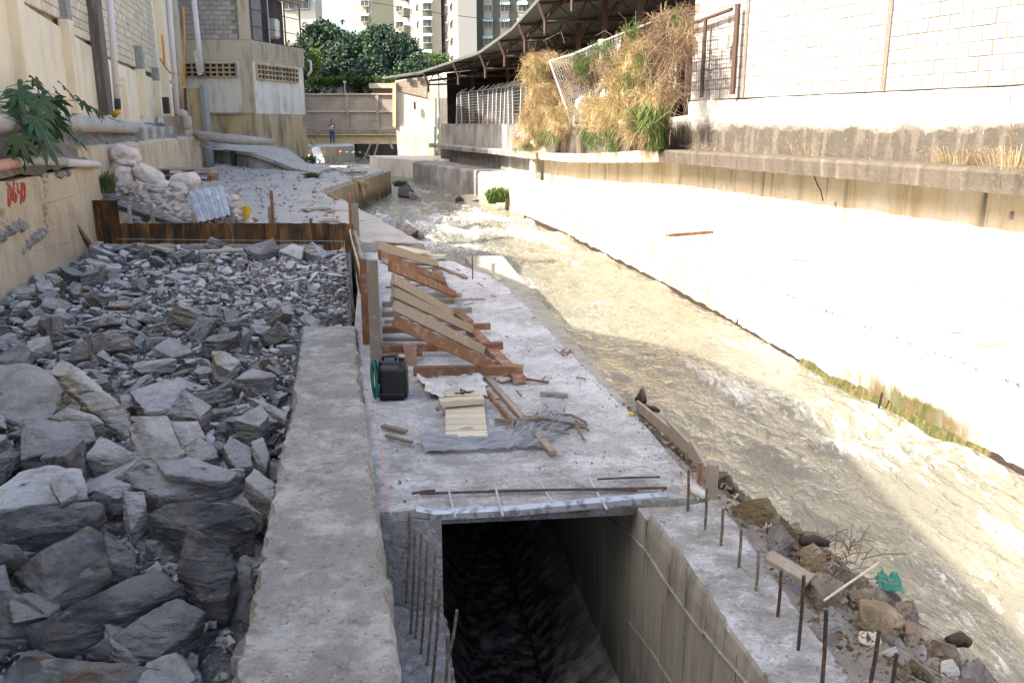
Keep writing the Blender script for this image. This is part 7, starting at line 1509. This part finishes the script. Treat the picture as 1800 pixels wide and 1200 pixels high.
tufts('reed_clump', [(1150, 262, 1), (1160, 262, 1.1), (1142, 258, .8)], lambda x: wallY(x)+.1, 150, 1.1, .5, .014, 'vine', 'tall green and yellow reed tuft standing on the ledge at the corner', 'grass', 7, lean=V(-.25, -.1, 0), droop=.6)
leafcloud('dry_grass_clump', [(1150, 190, 14, 50), (1140, 225, 20, 26)], 500, .34, 'straw', 'narrow dry grass strip beside the green reed tuft', 8)
for k, (px, py, n_, h_, m, lab) in enumerate([(1428, 272, 60, .55, 'straw', 'dry weed stalk tuft growing on the ledge under the band'), (1250, 262, 50, .28, 'straw', 'short dry tuft on the ledge left of the weed stalk'), (1690, 285, 90, .45, 'straw', 'dry grass tuft on the ledge right of centre'), (1785, 290, 80, .55, 'straw', 'dry grass tuft at the right end of the ledge'), (1500, 273, 30, .18, 'straw', 'pale flattened tuft on the ledge')]):
    c = PY(px, py, interp([(1160, 20.2), (1355, 16.9), (1800, 10.9)], px)+.1); c.z = 1.84; rg = random.Random(k+50); mb = MB(); blades(mb, c, int(n_*1.3), h_*.6, .3, .004, rg, droop=.5, base=.5); tag(mb.build('grass_tuft', M[m]), lab, 'grass')
for k, (px, h_) in enumerate(((1418, 1.15), (1436, .7), (1776, .95))):
    c = PY(px, 270, interp([(1160, 20.2), (1355, 16.9), (1800, 10.9)], px)+.2); c.z = 1.84; rg = random.Random(k+70); mb = MB(); mb.tube([c, c+V(-.05, -.03, h_*.5), c+V(-.14, -.05, h_)], .006, 4)
    for i in range(40): a = c+V(-.14*(i/40)**1.5, -.03, h_*(i+8)/48); d_ = V(rg.uniform(-.09, .09), rg.uniform(-.05, .05), rg.uniform(-.02, .08)); mb.beam(a, a+d_, .008, .003)
    tag(mb.build('dry_stalk', M['brush']), ('tallest dry seed stalk against the blackened band', 'shorter dry stalk next to the tallest one', 'dry stalk near the right frame edge')[k], 'stalk')
tufts('weed_clump', [(532, 300, 1), (540, 298, 1.3), (522, 296, .9), (548, 290, .8)], 44, 130, .6, .4, .02, 'weed', 'green weeds at the foot of the block house base', 'weeds', 11)
tufts('weed_clump', [(545, 313, 1), (552, 312, .8)], 31.5, 90, .22, .3, .02, 'weed', 'low green weed patch on the bank pavement', 'weeds', 12, droop=.7)
tufts('straw_tuft', [(628, 322, 1), (624, 318, .8)], 31.5, 120, .4, .35, .014, 'straw', 'brown straw tuft hanging over the ochre bank wall', 'grass', 13, lean=V(.15, -.1, -.35), droop=1.2)
tufts('weed_clump', [(866, 358, 1), (880, 356, 1.2), (872, 356, 1)], 30.5, 120, .55, .35, .02, 'weed', 'bright green weeds at the foot of the right terrace wall', 'weeds', 14)
tufts('weed_clump', [(700, 328, 1), (706, 326, 1)], 33.5, 90, .22, .3, .02, 'weed', 'green weeds on the dark rock in mid river', 'weeds', 15)
tufts('grass_tuft', [(187, 340, 1), (190, 336, 1)], 17.7, 60, .4, .15, .012, 'weed', 'upright green grass blades beside the sack pile', 'grass', 16, droop=.1)
tufts('weed_clump', [(225, 235, .5)], 27, 60, .2, .2, .02, 'weed', 'small green weeds under the thick sewer pipe behind the sacks', 'weeds', 17)
tufts('weed_clump', [(350, 248, .5)], 33, 60, .2, .2, .02, 'weed', 'small green weeds at the far end of the left retaining wall', 'weeds', 18)
for k, (pts) in enumerate([[(133, 190), (139, 168)], [(140, 178), (164, 198)], [(165, 190), (195, 208), (212, 215)], [(165, 208), (156, 235)], [(135, 195), (147, 192)], [(128, 215), (122, 242)], [(182, 205), (172, 230)]]):
    o = MB().tube([PY(x, y, 19.0) for x, y in pts], .009, 4).build('dry_branch', M['twig']); tag(o, 'one of the bare dry twigs along the thick sewer pipe', 'twig', 'bare twigs by the sewer pipe')
# hedge vine along the street fence
rg = random.Random(22); mb = MB()
for i in range(5200):
    px = rg.uniform(543, 700); py = rg.gauss(143, 3.2)+(5*rg.random() if rg.random() < .3 else 0); c = PY(px, py, 77+rg.uniform(-.6, .6)); d_ = V(rg.uniform(-1, 1), rg.uniform(-1, 1), rg.uniform(-1, 1)).normalized()*.16; s = d_.cross(V(rg.random(), rg.random(), 1)).normalized()*.09
    k = len(mb.v); mb.v += [tuple(c-s), tuple(c+d_), tuple(c+s), tuple(c-d_)]; mb.f += [(k, k+1, k+2, k+3)]
tag(mb.build('hedge_vine', M['vine']), 'strip of leafy creeper along the top of the street fence', 'vine')
# ---------------- trees
def cedar(px, topy, Y, width, nb, label, seed, m='tree', lsz=.24):
    rg = random.Random(seed); T = PY(px, topy, Y); H_ = T.z; t_ = thing('tree', (T.x, Y, 3), label, 'tree', 'trees behind the bridge')
    MB().tube([(T.x, Y, 2.9), (T.x+.2, Y, H_*.5), (T.x, Y, H_-.5)], [.42, .3, .06], 9).build('trunk', M['bark'], t_)
    mb = MB(); lm = MB()
    for b in range(nb):
        f = (b+.5)/nb; z0 = lerp(5.0, H_-.8, f**.9); a = rg.uniform(0, 6.283); L_ = width*lerp(1.0, .28, f**1.6)*rg.uniform(.75, 1.15); rise = rg.uniform(.5, 1.8)*lerp(1, .6, f); path = []
        for i in range(9):
            u = i/8; path.append(V(T.x+math.cos(a)*L_*u, Y+math.sin(a)*L_*u, z0+rise*math.sin(u*2.4)*1.1-u*u*1.2))
        mb.tube(path, [lerp(.12, .02, i/8) for i in range(9)], 4)
        for i in range(1, 9):
            for j in range(int(10*(.4+i/8))):
                u = rg.uniform(-.5, .5); c = path[i]+V(rg.gauss(0, .42), rg.gauss(0, .42), rg.gauss(.05, .16)); dl = rg.uniform(.3, 1.1)
                for q in range(7):
                    p = c+V(rg.gauss(0, .13), rg.gauss(0, .13), -dl*q/7*.9); d_ = V(rg.gauss(0, 1), rg.gauss(0, 1), rg.gauss(-.5, .7)).normalized()*lsz; s = d_.cross(V(rg.gauss(0, 1), rg.gauss(0, 1), rg.gauss(0, 1))).normalized()*lsz*.42
                    k = len(lm.v); lm.v += [tuple(p-s), tuple(p+d_), tuple(p+s), tuple(p-d_*.5)]; lm.f += [(k, k+1, k+2, k+3)]
    mb.build('branches', M['bark'], t_); lm.build('crown', M[m], t_)
cedar(575, 30, 88, 5.5, 34, 'drooping dark evergreen behind the billboard, leftmost of the trees', 1)
cedar(625, 55, 84, 4.6, 30, 'middle dark evergreen above the billboard banner', 2)
cedar(668, 38, 90, 4.2, 32, 'tall evergreen with arching top before the olive tower', 3)
cedar(705, 60, 88, 4.2, 30, 'evergreen right of the arching one', 4)
cedar(765, 88, 92, 3.4, 22, 'lighter green low tree just left of the shed roof', 5, 'vine', .17)
cedar(545, 40, 96, 4.6, 26, 'dark evergreen partly behind the block house', 7)
cedar(600, 90, 81, 4.0, 16, 'low dense evergreen just behind the street fence', 8)
cedar(735, 95, 83, 3.6, 16, 'low evergreen beside the end of the shed roof', 9)
cedar(660, 100, 80, 4.0, 14, 'low dark evergreen above the small kiosk', 10)
leafcl = random.Random(9); lm = MB()
for i in range(900):
    px = leafcl.gauss(551, 6); py = leafcl.gauss(112, 13); c = PY(px, py, 56+leafcl.uniform(-.5, .5)); d_ = V(leafcl.gauss(0, 1), leafcl.gauss(0, 1), leafcl.gauss(0, 1)).normalized()*.13; s = d_.cross(V(1, leafcl.random(), .3)).normalized()*.07
    k = len(lm.v); lm.v += [tuple(c-s), tuple(c+d_), tuple(c+s), tuple(c-d_)]; lm.f += [(k, k+1, k+2, k+3)]
tag(lm.build('shrub', M['vine']), 'light green shrub growing at the right side of the block house', 'shrub')
pipe([PY(541, 107, 46), PY(546, 108, 46), PY(547, 125, 46), PY(541, 133, 46)], .06, M['pvc'], 'small white bent drain pipe on the right side of the block house')
# ---------------- right terrace odds
o = MB().beam(P(1173, 414, .25), P(1251, 408, .2), .1, .06).build('timber_board', M['wood_red']); 
a = P(1175, 410, .3); tag(o, 'brown timber propped just above the right terrace', 'board')
o = MB().tube([PL(1286, 305, WL[3], WL[4])+V(-.1, 0, 0), P(1256, 416, .03)], [.018, .012], 6).build('leaning_stick', M['wood_pale']); tag(o, 'long thin stick leaning against the right retaining wall', 'stick')
stick((1712, 605), (1765, 607), .03, .03, 'wood_grey', 'short lath on the right terrace', z=.04)
stick((1668, 586), (1692, 584), .02, .02, 'wood_grey', 'tiny lath on the right terrace behind the short one', z=.04)
stick((1395, 456), (1416, 458), .03, .03, 'twig', 'short dark stick on the right terrace', z=.05)
for k, (x0, y0, x1, y1, lab) in enumerate(((1297, 576, 1303, 545, 'dark wedge shaped board stuck upright at the waterline of the terrace'), (1682, 772, 1687, 718, 'rusty stake stuck against the terrace face in the moss'), (1548, 720, 1551, 690, 'short dark stake left of the moss patch'))):
    b = P(x0, y0, -.84); b.x -= .03; tpt = PY(x1, y1, b.y-.02); o = MB().tube([b, tpt], [.035, .008] if k == 0 else .014, 5).build('stake', M['wetwood'] if k != 1 else M['rust']); tag(o, lab, 'stake')
mb = MB(); rg = random.Random(3)
for k in range(120):
    y = rg.uniform(6.5, 14); x = interp([(p[1], p[0]) for p in TE], y)+rg.gauss(.02, .015); s = rg.uniform(.012, .04); mb.box((x, y, .012+s*.2), (s, s, s*.7), Euler((rg.random(), rg.random(), rg.random())).to_matrix())
tag(mb.build('edge_crumbs', M['crumb']), 'dark crumbs along the edge of the right terrace', 'crumbs', None, 'stuff')
mb = MB()
for k in range(120):
    y = rg.uniform(8, 16); x = wallx(y)-abs(rg.gauss(0, .06)); s = rg.uniform(.012, .05); mb.box((x, y, .035+s*.2), (s, s, s*.7), Euler((rg.random(), rg.random(), rg.random())).to_matrix())
tag(mb.build('wall_foot_crumbs', M['crumb']), 'crumbs along the foot of the right retaining wall', 'crumbs', None, 'stuff')
